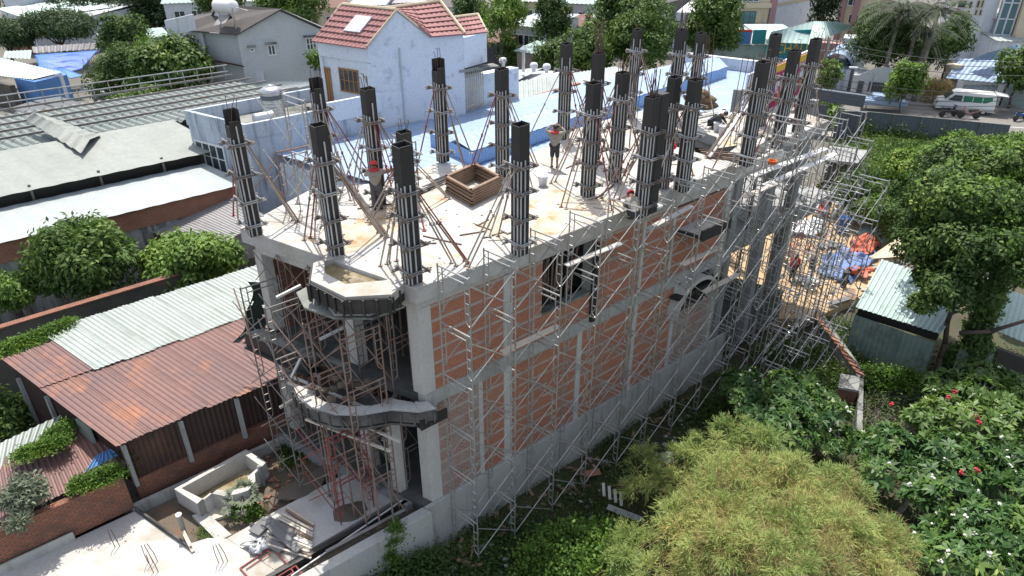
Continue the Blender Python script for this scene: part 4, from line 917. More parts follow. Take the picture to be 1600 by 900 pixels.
# --- tall pale blue house with red roofs ---
t = house('blue_house', 'tall pale blue house with red tiled gables and a mildewed side wall', 'house', AB(22, 26, -1))
zE = 8.9
A_ = W3(497,60,zE); B_ = W3(577,71,zE); C_ = W3(672,60,zE); D_ = W3(724,56,zE)
pk = W3(622,18,zE); a_pk, b_pk = pab(622,18,zE)
def onwall(P0, P1, u):   # point on the vertical plane through P0,P1 at image column u
    lo, hi = -.5, 1.6
    for _ in range(60):
        m_ = (lo+hi)/2; q = P0.lerp(P1, m_); c, s = math.cos(TH), math.sin(TH); uu = 800+FOC*q.x/(q.y*c-(q.z-CAMH)*s)
        if uu < u: lo = m_
        else: hi = m_
    return P0.lerp(P1, m_)
Wd = onwall(B_, D_, 623); zpk = zat(Wd, 18); PK = Vector((Wd.x, Wd.y, zpk))
C2 = onwall(B_, D_, 672); C2 = Vector((C2.x, C2.y, zat(C2, 59)))
D2 = Vector((D_.x, D_.y, zat(D_, 55)))
def vpoly(mb, pts, thick, nrm): # vertical polygon wall with thickness
    nrm = Vector(nrm).normalized()*thick; n = len(pts); i = len(mb.v); mb.v += [tuple(p) for p in pts]+[tuple(Vector(p)-nrm) for p in pts]
    mb.f.append(tuple(i+k for k in range(n))); mb.f.append(tuple(i+2*n-1-k for k in range(n))); mb.mi += [0, 0]
    for k in range(n): j = (k+1)%n; mb.f.append((i+n+k, i+n+j, i+j, i+k)); mb.mi.append(0)
dW = (D_-B_); dW.z = 0; dW.normalize(); nW = Vector((dW.y, -dW.x, 0))
dF = (A_-B_); dF.z = 0; fl_ = dF.length; dF.normalize(); nF = Vector((-dF.y, dF.x, 0))
if nF.y > 0: nF = -nF
Bg = Vector((B_.x, B_.y, -1)); Dg = Vector((D_.x, D_.y, -1)); Ag = Vector((A_.x, A_.y, -1))
q = MB(); vpoly(q, [Bg, Dg, D2, C2, PK, B_], .2, nW); q.build('mildewed_wall', M['bluewall'], t)
q = MB(); vpoly(q, [Ag, Bg, B_, A_], .2, nF); q.build('front_wall', M['bluewall'], t)
# raised strips framing the front wall
q = MB(); q.box((B_+A_)/2+nF*.05-UP*.5, fl_, .14, .9, dF, nF, UP); q.box(B_+dF*.12+nF*.05-UP*5.6, .24, .12, 9.2, dF, nF, UP); q.box(A_-dF*.12+nF*.05-UP*5.6, .24, .12, 9.2, dF, nF, UP); q.build('wall_frame', M['bluewall'], t)
Dh = Dg+dF*fl_; Ah = Ag
q = MB(); vpoly(q, [Dg+dF*fl_, Ag+Vector((0,0,0)), A_, Vector((D2.x,D2.y,zE))+dF*fl_], .2, -nW); q.build('back_wall', M['bluewall'], t)
def tile_roof(parent, p00, p10, p11, p01, name='roof', m='tile', steps=7):
    """stepped tile courses: eave p00-p10, ridge p01-p11"""
    q = MB(); nm = (p10-p00).cross(p01-p00).normalized(); nm = nm if nm.z > 0 else -nm
    for k in range(steps):
        t0, t1 = k/steps, (k+1)/steps
        a, b, c, d = p00.lerp(p01,t0), p10.lerp(p11,t0), p10.lerp(p11,t1), p00.lerp(p01,t1)
        q.corr(a+nm*.09, b+nm*.09, c+nm*.03, d+nm*.03, pitch=.3, amp=.022, th=.02)
        q.face([a+nm*.0, b+nm*.0, b+nm*.10, a+nm*.10])
    return q.build(name, M[m], parent)
RL = PK+dF*fl_
e0 = nF*.35-UP*.15
tile_roof(t, A_+dF*.15+e0, B_-dF*.1+e0, PK-dF*.1+UP*.06, RL+dF*.15+UP*.06, 'front_roof')
C3 = Vector((C2.x, C2.y, C2.z)); tile_roof(t, C3+dF*fl_+UP*.02, C3+UP*.02, PK+UP*.05, RL+UP*.05, 'rear_slope', steps=5)
# second gable running along the wall, ridge from (600,15) to (690,4)
E0 = C2-nW*-.25+UP*.05; E1 = D2-nW*-.25+UP*.05
R0 = onwall(B_-nW*2.3, D_-nW*2.3, 600); R1 = onwall(B_-nW*2.3, D_-nW*2.3, 690)
R0 = Vector((R0.x, R0.y, zat(R0, 16))); R1 = Vector((R1.x, R1.y, zat(R1, 4)))
tile_roof(t, PK+nW*-.2+UP*.1, E0, R0.lerp(R1,.5), R0, 'side_roof', steps=7); tile_roof(t, E0, E1, R1, R0.lerp(R1,.5), 'side_roof', steps=7)
F0 = W3(724,55,zE-.1); F1 = W3(760,50,zE-.1); 
G0 = onwall(D_-nW*1.5, F1-nW*1.5, 710); G1 = onwall(D_-nW*1.5, F1-nW*1.5, 747); G0 = Vector((G0.x,G0.y,zat(G0,29))); G1 = Vector((G1.x,G1.y,zat(G1,24)))
tile_roof(t, F0+nW*.2, F1+nW*.2, G1, G0, 'porch_roof', steps=4)
q = MB(); q.path([A_+dF*.1, RL+dF*.1+UP*.1, PK+UP*.12], .1, 6); q.path([R0+UP*.1, R1+UP*.1, E1+UP*.1], .1, 6); q.path([G0+UP*.08, G1+UP*.08, F1+UP*.06], .09, 6); q.path([B_-dF*.08+nF*.3, PK-dF*.05+UP*.1, C2+UP*.1], .07, 6); q.build('ridge_cap', M['cream'], t)
sk0 = (A_+e0).lerp(PK+dF*fl_, .52).lerp((B_+e0).lerp(PK, .52), .42); ud = (PK-B_).normalized()
q = MB(); q.box(sk0.lerp((B_+e0).lerp(PK,.52),.25)+UP*.15, 1.2, 1.15, .12, dF, (PK-(B_+e0)).normalized(), dF.cross((PK-(B_+e0)).normalized())); q.build('skylight', M['whiteplas'], t)
# porch block with grille at the right
Fg = Vector((F1.x, F1.y, -1)); q = MB(); vpoly(q, [Vector((D_.x,D_.y,7.0))+nW*.02, Vector((F1.x,F1.y,7.0))+nW*.02, F1+nW*.02, Vector((D_.x,D_.y,F1.z))+nW*.02], 3.5, nW); q.build('porch_wall', M['bluewall'], t)
q = MB(); q.box((D_+F1)/2+nW*.15-UP*(zE-6.9), (F1-D_).length+.5, .9, .12, dW, nW, UP); q.build('porch_slab', M['mould'], t)
q = MB(); q.box((D_+F1)/2-UP*(zE-1.2)-nW*.8, (F1-D_).length, 1.6, 4.4, dW, nW, UP); q.build('porch_base', M['bluewall'], t)
q = MB(); q.box((D_+F1)/2-UP*(zE-5.1)-nW*2.0, (F1-D_).length, 1.2, 3.4, dW, nW, UP); q.build('porch_recess', M['fence'], t)
q = MB()
for k in range(9): x = D_.lerp(F1, .05+.75*k/8)+nW*.02; q.tube(Vector((x.x,x.y,3.45)), Vector((x.x,x.y,6.85)), .03, 5)
for z in (3.5,4.6,5.7,6.8): x, y = D_.lerp(F1,.03)+nW*.02, D_.lerp(F1,.82)+nW*.02; q.tube(Vector((x.x,x.y,z)), Vector((y.x,y.y,z)), .03, 5)
q.build('grille', M['cream'], t)
# wooden door and window on the front
ww = onwall(B_, A_, 538); 
def front_pt(u):
    lo, hi = 0, 1
    for _ in range(50):
        m_ = (lo+hi)/2; p = A_.lerp(B_, m_); c, s = math.cos(TH), math.sin(TH); uu = 800+FOC*p.x/(p.y*c-(4.8-CAMH)*s)
        if uu < u: lo = m_
        else: hi = m_
    return A_.lerp(B_, m_)
pw0, pw1 = front_pt(538), front_pt(566); zb_, zt_ = zat(pw1, 146), zat(pw1, 111)
window_on(t, Vector((pw0.x,pw0.y,zb_)), (pw1-pw0), (pw1-pw0).length, zt_-zb_, frame='wood', n=4, hb=2)
pw0, pw1 = front_pt(507), front_pt(523); zb_, zt_ = zat(pw1, 162), zat(pw1, 107)
window_on(t, Vector((pw0.x,pw0.y,zb_)), (pw1-pw0), (pw1-pw0).length, zt_-zb_, frame='wood', pane='wood', n=3, name='door')
# --- grey and white house at the upper left ---
zG = 6.5
t = house('grey_house', 'grey and white gabled house with a dark tiled roof and solar water tank', 'house', W3(380,100,-1))
def wallpx(parent, pts, zb, th=.25, m='greyplas', name='wall'):
    """vertical wall: pts are (u,v,z) of its top outline; drops to zb"""
    tp = [W3(*p) for p in pts]; base0, base1 = tp[0], tp[-1]; d = (base1-base0); d.z = 0; d.normalize(); n_ = Vector((d.y,-d.x,0)); n_ = n_ if n_.y < 0 else -n_
    out = [tp[0]]
    for p, (u, v, z) in zip(tp[1:-1], pts[1:-1]):
        b0 = Vector((base0.x, base0.y, 0)); L_ = (base1-base0).length
        best = min((abs((800+FOC*x.x/(x.y*math.cos(TH)-(z-CAMH)*math.sin(TH)))-u), k) for k in range(201) for x in [base0.lerp(base1, k/200)])
        x = base0.lerp(base1, best[1]/200); out.append(Vector((x.x, x.y, zat(x, v))))
    out.append(tp[-1]); q = MB(); vpoly(q, [Vector((base0.x,base0.y,zb))]+out+[Vector((base1.x,base1.y,zb))], th, n_); q.build(name, M[m], parent); return out, n_, d
o1, n1_, d1_ = wallpx(t, [(370,53,6.3),(440,14,7.6),(508,44,6.3)], -1, m='greyplas', name='gable_wall')
o2, n2_, d2_ = wallpx(t, [(311,46,6.3),(371,52,6.3)], -1, m='greyplas')
o3, n3_, d3_ = wallpx(t, [(260,33,6.5),(311,48,6.3)], -1, m='whiteplas')
def winpx(parent, u0, v0, u1, v1, P0, P1, **k):
    """window filling the pixel box on the wall plane P0-P1"""
    x0 = onwall2(P0, P1, u0, (v0+v1)/2); x1 = onwall2(P0, P1, u1, (v0+v1)/2); z0, z1 = zat(x0, v1), zat(x0, v0)
    return window_on(parent, Vector((x0.x,x0.y,z0)), x1-x0, (x1-x0).length, z1-z0, **k)
def onwall2(P0, P1, u, v):
    best = None
    for k in range(-100, 301):
        q = P0.lerp(P1, k/200); z = zat(q, v); uu = 800+FOC*q.x/(q.y*math.cos(TH)-(z-CAMH)*math.sin(TH)); e = abs(uu-u)
        if best is None or e < best[0]: best = (e, q)
    q = best[1]; return Vector((q.x, q.y, 0))
GE = W3(262,43,6.4)-W3(371,54,6.3); GE.z = 0
pkg, el_ = o1[1]+UP*.06, o1[0]
ridge_far = pkg+GE*.62
q = MB(); q.slabpoly([W3(258,44,6.45), o3[1]+n3_*.3+UP*.04, o1[0]+n1_*.3+UP*.04, pkg+n1_*.35, ridge_far, o3[0]+(ridge_far-o3[0])*.45-GE*.02][::1], .1); q.slabpoly([pkg+n1_*.35+UP*.001, o1[2]+n1_*.35, o1[2]+GE*.8, ridge_far+UP*.001][::1], .1); q.build('roof', M['tile_d'], t)
pn = (o1[0]-pkg).cross(ridge_far-pkg).normalized()
def onroof(u, v):
    o = Vector((0,0,CAMH)); d = W3(u, v, 0)-o; k = (pkg-o).dot(pn)/d.dot(pn); return o+d*k
gd = GE.normalized(); gs = n1_
c_ = onroof(347, 44)+UP*.1
dm = onroof(346, 24); q = MB(); vpoly(q, [dm-gd*1.1-UP*.6, dm+gd*1.0-UP*.3, dm-gd*.05+UP*1.1], .2, gs*-1); q.build('dormer', M['whiteplas'], t)
q = MB(); bk = -gs*1.8
q.slabpoly([dm+gd*1.4-UP*.4+gs*.3, dm-gd*.05+UP*1.25+gs*.3, dm-gd*.05+UP*1.25+bk, dm+gd*1.4-UP*.4+bk], .1); q.slabpoly([dm-gd*.05+UP*1.251+gs*.3, dm-gd*1.5-UP*.6+gs*.3, dm-gd*1.5-UP*.6+bk, dm-gd*.05+UP*1.251+bk], .1); q.build('dormer_roof', M['tile_d'], t)
q = MB(); a_, b_ = W3(258,34,7.0), W3(302,24,7.6); q.box((a_+b_)/2-UP*.5, (b_-a_).length, .25, 1.2, (b_-a_).normalized(), Vector((0,1,0)), UP); q.build('parapet', M['whiteplas'], t)
winpx(t, 419, 71, 430, 86, o1[0], o1[2], n=2, hood=True); winpx(t, 479, 60, 494, 78, o1[0], o1[2], n=3, hb=2, hood=True); winpx(t, 391, 76, 397, 80, o1[0], o1[2], n=1, hood=True)
winpx(t, 296, 58, 305, 88, o3[0], o3[1], frame='fence', n=2, name='door', hood=True)
c = onroof(358, 46)+UP*1.75; tt = thing('solar_heater', 'white solar water tank on a metal stand upon the dark roof', 'water tank', c-UP*1.7)
q = MB(); q.lathe(c+gd*.9, [(.1,0),(.5,.05),(.56,.3),(.56,1.6),(.5,1.85),(.1,1.9)], 20, tuple(-gd)); q.build('tank', M['white'], tt, smooth=True)
q = MB()
for x in (-.7, .7):
    for y in (-.5, .5): q.tube(c+gd*x+gs*y, c+gd*x+gs*y-UP*(1.75-.35*y), .04, 5)
    q.tube(c+gd*x+gs*.5-UP*1.2, c+gd*x-gs*.5-UP*.3, .03, 5)
q.tube(c-gd*1.0, c-gd*2.2-UP*.2, .025, 5); q.build('stand', M['steel'], tt)
cc = onroof(340, 48); sl_ = (o1[0]-pkg); sl_ = (sl_-gd*sl_.dot(gd)).normalized(); q = MB(); q.box(cc+UP*.15-sl_*.6, 1.0, 2.2, .08, gd, sl_, gd.cross(sl_)); q.build('collector', M['greyroof'], tt)
# annex with brown roof under it
t = house('annex', 'low pale annex with a brown lean-to roof in front of the grey house', 'annex', W3(345,150,-1))
q = MB(); q.corr(W3(300,92,3.6), W3(395,108,3.4), W3(372,101,4.0), W3(303,88,4.1), pitch=.3, amp=.03); q.build('roof', M['tile_r'], t)
wallpx(t, [(322,104,3.3),(408,112,3.3)], -1, m='whiteplas')
q = MB(); q.corr(W3(332,138,2.2), W3(415,150,2.2), W3(505,128,2.9), W3(398,127,2.9), pitch=.4, amp=.03); q.build('low_roof', M['whiteroof'], t)
q = MB(); q.corr(W3(385,112,3.0), W3(505,105,3.0), W3(505,94,3.4), W3(385,98,3.5), pitch=.4, amp=.03); q.build('side_roof', M['paleroof'], t)
# --- light blue roofs left of the site ---
t = house('blue_roof_hall', 'wide hall with light blue corrugated roofs and a raised ridge, behind the slab', 'hall', AB(30, 14, -1))
q = MB(); q.corr(AB(12.5,9.2,3.9), AB(36,10.9,3.9), AB(36,23.7,4.2), AB(12.5,23.7,4.2), pitch=.6, amp=.015); q.corr(AB(36.02,10.9,3.9), AB(50.3,19.2,4.1), AB(46.9,23.7,4.2), AB(36.02,23.7,4.2), pitch=.6, amp=.015); q.build('lower_roof', M['blueroof'], t)
z1 = 4.85
r0, r1 = W3(738,236,z1), W3(1137,104,z1); l0, l1 = W3(672,207,z1), W3(1110,88,z1)
rd_ = (r1-r0); w_ = (l0-r0)
top0 = (r0+l0)/2+UP*.25; top1 = (r1+l1)/2+UP*.25
q = MB(); q.corr(r0, r1, top1, top0, pitch=.55, amp=.012); q.corr(l0, l1, top1, top0, pitch=.55, amp=.012); q.build('raised_roof', M['blueroof'], t)
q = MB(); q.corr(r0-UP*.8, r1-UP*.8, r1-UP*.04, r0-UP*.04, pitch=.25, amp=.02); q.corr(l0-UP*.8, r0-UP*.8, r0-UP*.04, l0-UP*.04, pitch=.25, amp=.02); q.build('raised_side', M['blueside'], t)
q = MB(); q.beam(r0-UP*.86+EN*.04, r1-UP*.86+EN*.04, .06, .14); q.build('shadow_strip', M['blueedge'], t)  # solid dark blue strip, coloured as the shadow below the raised side
pa_, pb_ = W3(1068,83,4.9), W3(1197,98,4.9); q = MB(); q.beam(pa_-UP*.55, pb_-UP*.55, .3, 1.1); q.build('parapet', M['bluewall'], t)
q = MB(); q.beam(pa_+UP*.03, pb_+UP*.03, .4, .06)
for k in range(14): x = pa_.lerp(pb_, (k+.5)/14); q.box(x-UP*.55-Vector((0,.17,0)), .06, .08, 1.05, EA, PERP, UP)
q.build('parapet_trim', M['whiteplas'], t)
q = MB(); q.prism([AB(12.6,9.4),AB(36,11.2),AB(50,19.4),AB(46.8,23.5),AB(12.6,23.5)][::1], -1, 3.7); q.build('wall', M['bluewall'], t)
for (u, v, lab) in ((960-140,118,'slim vent pipe with a cap'),(0,0,None)):
    if not lab: continue
    p = W3(818, 112, 3.6); tt = thing('vent_pipe', 'slim steel vent pipe with a conical cap on the pale roof', 'vent', p); q = MB(); q.tube(p, p+UP*1.7, .13, 10); q.build('pipe', M['tank'], tt); q = MB(); q.tube(p+UP*1.75, p+UP*2.05, .32, 12, .03); q.build('cap', M['tank'], tt)
# pale roofs between
t = house('pale_roof_row', 'row of pale weathered sheet roofs with a brick edge between blue hall and street trees', 'building', AB(35,25,-1))
for (px, m_) in (([(760,208,3.4),(905,165,3.4),(905,140,3.9),(765,180,3.9)], 'whiteroof'), ([(742,188,3.6),(860,152,3.6),(858,118,4.0),(745,140,4.0)], 'paleroof'), ([(860,150,3.5),(1000,118,3.5),(960,104,3.8),(855,120,3.8)], 'whiteroof'), ([(745,150,3.2),(780,140,3.2),(850,106,3.4),(745,112,3.4)], 'whiteroof')):
    q = MB(); q.corr(*[W3(*p) for p in px], pitch=.5, amp=.04); q.build('roof', M[m_], t)
q = MB(); q.beam(W3(798,166,3.9), W3(905,135,3.9), .25, .55); q.build('brick_edge', M['brick_b'], t)
q = MB(); q.slabpoly([W3(745,200,3.0), W3(905,168,3.0), W3(900,110,3.0), W3(745,112,3.0)], 3.9); q.build('wall', M['greyplas'], t)
for i, (u, v) in enumerate(((786,104),(834,112),(854,114))):
    p = W3(u, v, 3.7); tt = thing('roof_ventilator', 'small pale round roof ventilator on the pale roofs, %s from the left' % ('first','second','third')[i], 'ventilator', p, 'round roof ventilators'); q = MB(); q.lathe(p, [(.15,0),(.15,.2),(.3,.35),(.33,.5),(.25,.68),(.05,.74)], 14); q.build('head', M['whiteplas'], tt, smooth=True)
# ---------------- far buildings, street ----------------
def blockpx(label, cat, name, u0, v0, u1, v1, zt, depth=8, wall='whiteplas', roof=None, rname='roof', zb=-1.0, over=.3, ridge=0, front=None, rp=.5, group=None):
    """box building: its top front edge runs (u0,v0)-(u1,v1) at height zt; goes back `depth`; returns thing, edge points"""
    P0, P1 = W3(u0,v0,zt), W3(u1,v1,zt); d = (P1-P0).normalized(); n_ = Vector((-d.y, d.x, 0)); n_ = n_ if n_.y > 0 else -n_
    t = thing(name, label, cat, (P0+P1)/2-UP*(zt-zb), group)
    q = MB(); q.prism([(p.x,p.y) for p in (P0, P1, P1+n_*depth, P0+n_*depth)], zb, zt); q.build('wall', M[wall], t)
    if roof:
        q = MB(); f = -n_*over
        if ridge: 
            mid = n_*depth/2+UP*ridge; q.corr(P0+f-d*over+UP*.05, P1+f+d*over+UP*.05, P1+mid+d*over, P0+mid-d*over, pitch=rp, amp=.03); q.corr(P0+n_*(depth+over)-d*over+UP*.05, P1+n_*(depth+over)+d*over+UP*.05, P1+mid+d*over, P0+mid-d*over, pitch=rp, amp=.03)
            g = MB()
            for e in (P0, P1): vpoly(g, [e, e+n_*depth, e+mid-UP*.05], .15, d)
            g.build('gable', M[wall], t)
        else: q.corr(P0+f-d*over+UP*.05, P1+f+d*over+UP*.05, P1+n_*depth+d*over+UP*.35, P0+n_*depth-d*over+UP*.35, pitch=rp, amp=.03)
        q.build(rname, M[roof], t)
    return t, P0, P1, d, n_
def blockbase(label, cat, name, u0, vb0, u1, vb1, vtop, depth=8, wall='whiteplas', **k):
    # front foot runs (u0,vb0)-(u1,vb1) on the ground; height found from the roof row vtop
    P0, P1 = W3(u0,vb0,-1), W3(u1,vb1,-1); zt = zat(P0, vtop); d = (P1-P0).normalized(); n_ = Vector((-d.y, d.x, 0)); n_ = n_ if n_.y > 0 else -n_
    t = thing(name, label, cat, (P0+P1)/2); P0 = Vector((P0.x,P0.y,zt)); P1 = Vector((P1.x,P1.y,zt))
    q = MB(); q.prism([(p.x,p.y) for p in (P0, P1, P1+n_*depth, P0+n_*depth)], -1, zt); q.build('wall', M[wall], t)
    return t, P0, P1, d, n_
def text_on(parent, txt, p, d, size, m, name='lettering', up=UP, off=.06, sx=1):
    cu = bpy.data.curves.new(name, 'FONT'); cu.body = txt; cu.size = size; cu.extrude = .01; cu.align_x = 'LEFT'
    o = bpy.data.objects.new('tmp', cu); COL.objects.link(o); bpy.context.view_layer.update()
    me = bpy.data.meshes.new_from_object(o.evaluated_get(bpy.context.evaluated_depsgraph_get())); bpy.data.objects.remove(o)
    d = Vector(d).normalized(); n_ = d.cross(up).normalized()
    Mx = Matrix((( d.x*sx, up.x, n_.x), (d.y*sx, up.y, n_.y), (d.z*sx, up.z, n_.z)))
    org = Vector(p)+n_*off
    for v in me.vertices: v.co = Mx @ v.co + org - WPOS[parent]
    me.materials.clear(); me.materials.append(M[m]); r = bpy.data.objects.new(name, me); COL.objects.link(r); r.parent = parent; WPOS[r] = WPOS[parent]; return r
M['signteal'] = mat('teal_sign', (.02,.22,.24), .5, (.02,.18,.20), 1); M['signblue'] = mat('blue_sign', (.04,.16,.42), .5, (.05,.2,.45), 1)
M['yellow'] = mat('yellow_letters', (.75,.48,.04), .5, (.7,.42,.04), 2); M['magenta'] = mat('magenta_board', (.42,.02,.14), .5, (.38,.02,.12), 2); M['green'] = mat('green_board', (.08,.32,.10), .5)
M['lightcyan'] = mat('pale_teal_wall', (.42,.56,.55), .8, (.36,.5,.5), 1)
# white house with dark roof behind the round tree
t, P0, P1, d, n_ = blockbase('white two storey house with a dark slate roof behind the round green tree', 'house', 'white_house', 1046, 88, 1132, 84, 20, 7, 'whiteplas'); zs = P0.z
q = MB(); q.slabpoly([W3(1000,17,zs+.1), P0+UP*.12-n_*.3, W3(1088,-8,zs+1.9), W3(1036,-12,zs+1.9)], .12); q.build('roof', M['tile_d'], t)
q = MB(); vpoly(q, [Vector((P0.x,P0.y,-1)), P0, W3(1006,19,zs), Vector((*W3(1006,19,zs).xy,-1))][::-1], .2, -d); q.build('side_wall', M['greyplas'], t)
winpx(t, 1052, 36, 1057, 52, P0, P1, n=2, hood=True); winpx(t, 1074, 33, 1080, 49, P0, P1, n=2, hood=True)
# cream shop house and the big pale blue gable wall
t, P0, P1, d, n_ = blockbase('narrow cream town house with a dark barred window and striped pink base', 'house', 'town_house', 1147, 84, 1190, 84, -22, 10, 'cream')
winpx(t, 1154, 18, 1180, 36, P0, P1, n=3, hb=2, frame='fence', pane='glass_t'); winpx(t, 1152, -4, 1186, 2, P0, P1, n=4, frame='whiteplas')
q = MB(); q.box(Vector((*((P0+P1)/2-n_*.2).xy, zat(P0,48))), (P1-P0).length, .3, 1.6, d, n_, UP); q.build('balcony_band', M['pink'], t)
q = MB(); q.box(Vector((*((P0+P1)/2-n_*.15).xy, zat(P0,8))), (P1-P0).length+.2, .5, .5, d, n_, UP); q.build('ledge', M['cream'], t)
q = MB(); q.box(P1+d*.45-UP*(P1.z+1)/2-n_*.03, .7, .3, P1.z+1, d, n_, UP); q.build('side_pier', M['pink'], t)
t, P0, P1, d, n_ = blockbase('huge blank pale blue party wall of a tall house across the street', 'house', 'tall_house', 1193, 82, 1268, 64, -30, 11, 'bluewall')
q = MB(); q.box(Vector((*((P0+P1)/2-n_*.06).xy, zat(P0,8))), (P1-P0).length, .14, .3, d, n_, UP); q.build('band', M['cream'], t)
# shop row with signs
t, P0, P1, d, n_ = blockpx('shop with a pale green awning roof and a big teal sign', 'shop', 'shop', 1200, 62, 1268, 62, 2.9, 9, 'lightcyan')
q = MB(); q.corr(W3(1198,66,3.2), W3(1262,68,3.0), W3(1272,33,4.4), W3(1205,50,4.2), pitch=.5, amp=.03); q.corr(W3(1262,70,3.0), W3(1335,42,4.3), W3(1308,34,5.0), W3(1272,33,4.6), pitch=.5, amp=.03); q.build('roof', M['tealroof'], t)
s0, s1 = W3(1150,100,1.0), W3(1266,96,1.0); s0.z = s1.z = 0; dd = (s1-s0).normalized()
def signb(parent, uv0, uv1, h, m, name='signboard'):
    a, b = W3(*uv0), W3(*uv1); e = (b-a).normalized(); nn = Vector((-e.y, e.x, 0)); q = MB(); q.box((a+b)/2+UP*h/2, (b-a).length, .15, h, e, nn, UP); return q.build(name, M[m], parent), a, b, e
sb, a, b, e = signb(t, (1200,100,.8), (1262,97,.8), 3.2, 'signteal'); text_on(t, 'CHÂU', a+e*.4+UP*1.05, e, 1.3, 'yellow', off=.12); q = MB()
for k in range(7): q.box(a+e*(.5+k*.42)+UP*.5-Vector((0,.12,0)), .3, .04, .28, e, Vector((-e.y,e.x,0)), UP)
q.build('lettering_strip', M['signblue'], t); text_on(t, '....', a+e*.3+UP*2.3, e, .5, 'pink', off=.12)
t, P0, P1, d, n_ = blockpx('low shop with a red framed blue sign lettered in yellow', 'shop', 'shop', 1110, 70, 1198, 70, 2.4, 8, 'tealsheet', 'paleroof')
sb, a, b, e = signb(t, (1136,94,.8), (1168,94,.8), 3.0, 'red'); q = MB(); q.box((a+b)/2+UP*1.5-Vector((0,.1,0)), (b-a).length-.25, .1, 2.6, e, Vector((-e.y,e.x,0)), UP); q.build('sign_face', M['signblue'], t)
text_on(t, 'HẢI DƯƠNG', a+e*.16+UP*1.15, e, .62, 'yellow', off=.2, sx=.9)
sb, a, b, e = signb(t, (1170,94,.8), (1190,94,.8), 3.0, 'signteal')
t, P0, P1, d, n_ = blockbase('dark red sided shop with white gable end right of the teal sign', 'shop', 'shop', 1270, 104, 1312, 108, 66, 1.5, 'pink')
q = MB(); q.box(P1+d*1.0-UP*1.6+n_*1, 2.6, 2.4, 4.6, d, n_, UP); q.build('gable_block', M['whiteplas'], t); 
# peach and pink apartment behind the bushy tree
t, P0, P1, d, n_ = blockbase('cream and dusty pink apartment block half hidden by the bushy tree', 'apartment block', 'apartment_block', 1304, 74, 1352, 80, -25, 8, 'cream')
q = MB()
for k in (0, .42): x = P0.lerp(P1, k); q.box(x-n_*.15-UP*(P0.z+1)/2, .6, .4, P0.z+1, d, n_, UP)
q.build('pilaster', M['pink'], t); winpx(t, 1311, 18, 1318, 34, P0, P1, n=2, pane='glass_t'); winpx(t, 1326, 22, 1341, 35, P0, P1, n=2, pane='glass'); winpx(t, 1326, -4, 1341, 8, P0, P1, n=2, pane='glass')
# grey gate house on the street
t, P0, P1, d, n_ = blockbase('grey street front with an arched parapet, small door and barred gate', 'gate house', 'gate_house', 1326, 152, 1402, 160, 117, 3, 'greyplas')
q = MB(); c = (P0+P1)/2+d*.4; pts = [c-d*2.1]+[c+d*(-2.1+4.2*k/10)+UP*(.9*math.sin(math.pi*k/10)) for k in range(1,10)]+[c+d*2.1]; vpoly(q, pts[::-1], .3, n_*-1); q.build('arched_parapet', M['greyplas'], t)
winpx(t, 1340, 127, 1348, 144, P0, P1, n=1, frame='fence', name='door'); winpx(t, 1357, 128, 1394, 142, P0, P1, n=8, frame='fence', pane='darkwall', name='gate')
q = MB(); q.box((P0+P1)/2-n_*.4-UP*2.5, (P1-P0).length, .5, 1.0, d, n_, UP); q.build('base', M['fence'], t)
t, P0, P1, d, n_ = blockbase('pale blue domed shed roof left of the grey gate house', 'shed', 'shed', 1274, 138, 1322, 144, 104, 5, 'greyblue')
q = MB(); c = (P0+P1)/2; L_ = (P1-P0).length
for k in range(10):
    a0, a1 = math.pi*k/10, math.pi*(k+1)/10; x0, x1 = c-d*(L_/2*math.cos(a0)), c-d*(L_/2*math.cos(a1)); z0, z1_ = 1.3*math.sin(a0), 1.3*math.sin(a1)
    q.hexa([x0+UP*z0, x1+UP*z1_, x1+UP*z1_+n_*6, x0+UP*z0+n_*6], [x0+UP*(z0+.08), x1+UP*(z1_+.08), x1+UP*(z1_+.08)+n_*6, x0+UP*(z0+.08)+n_*6])
q.build('curved_roof', M['blueroof'], t)
# white church-like block at the right
t, P0, P1, d, n_ = blockbase('tall white and cream building with a blue glazed stair tower behind the street trees', 'building', 'tower_building', 1470, 100, 1530, 104, -40, 9, 'whiteplas')
for (u0,v0,u1,v1) in ((1488,2,1494,10),(1497,0,1510,12),(1514,2,1519,13),(1526,0,1531,12),(1533,0,1537,12),(1484,15,1487,22),(1511,17,1514,24),(1523,15,1527,24),(1530,15,1534,24)): winpx(t, u0, v0, u1, v1, P0, P1, n=1, frame='cream', pane='glass')
q = MB(); a = W3(1480,34,4.5); 
def onf(u, v): x = onwall2(P0, P1, u, v); return Vector((x.x, x.y, zat(x, v)))-n_*.2
for (p, r) in ((onf(1483,26), onf(1498,17)), (onf(1498,17), onf(1515,30))): q.beam(p, r, .35, .35)
q.build('pediment', M['cream'], t)
q = MB(); tw = Vector((P1.x, P1.y, 0))+d*.9-n_*.3; q.box(tw+UP*6.2+d*.0, 1.3, 1.3, 15.6, d, n_, UP); f = q.build('stair_glass', M['glass_t'], t)
q = MB()
for k in range(10): q.box(tw+UP*(-.6+k*1.6)-n_*.66, 1.35, .12, .12, d, n_, UP)
for s_ in (-.75, 0, .75): q.box(tw+d*s_-n_*.66+UP*6.2, .14, .16, 15.6, d, n_, UP)
q.build('glass_frame', M['whiteplas'], f)
q = MB(); q.box(tw+d*1.9+UP*6, 1.9, 3, 15.4, d, n_, UP); q.build('cream_wing', M['cream'], t)
q = MB(); q.box(tw+d*3.4+UP*1.4-n_*.4, 2.6, 1.4, .9, d, n_, UP); q.build('balcony', M['lightcyan'], t)
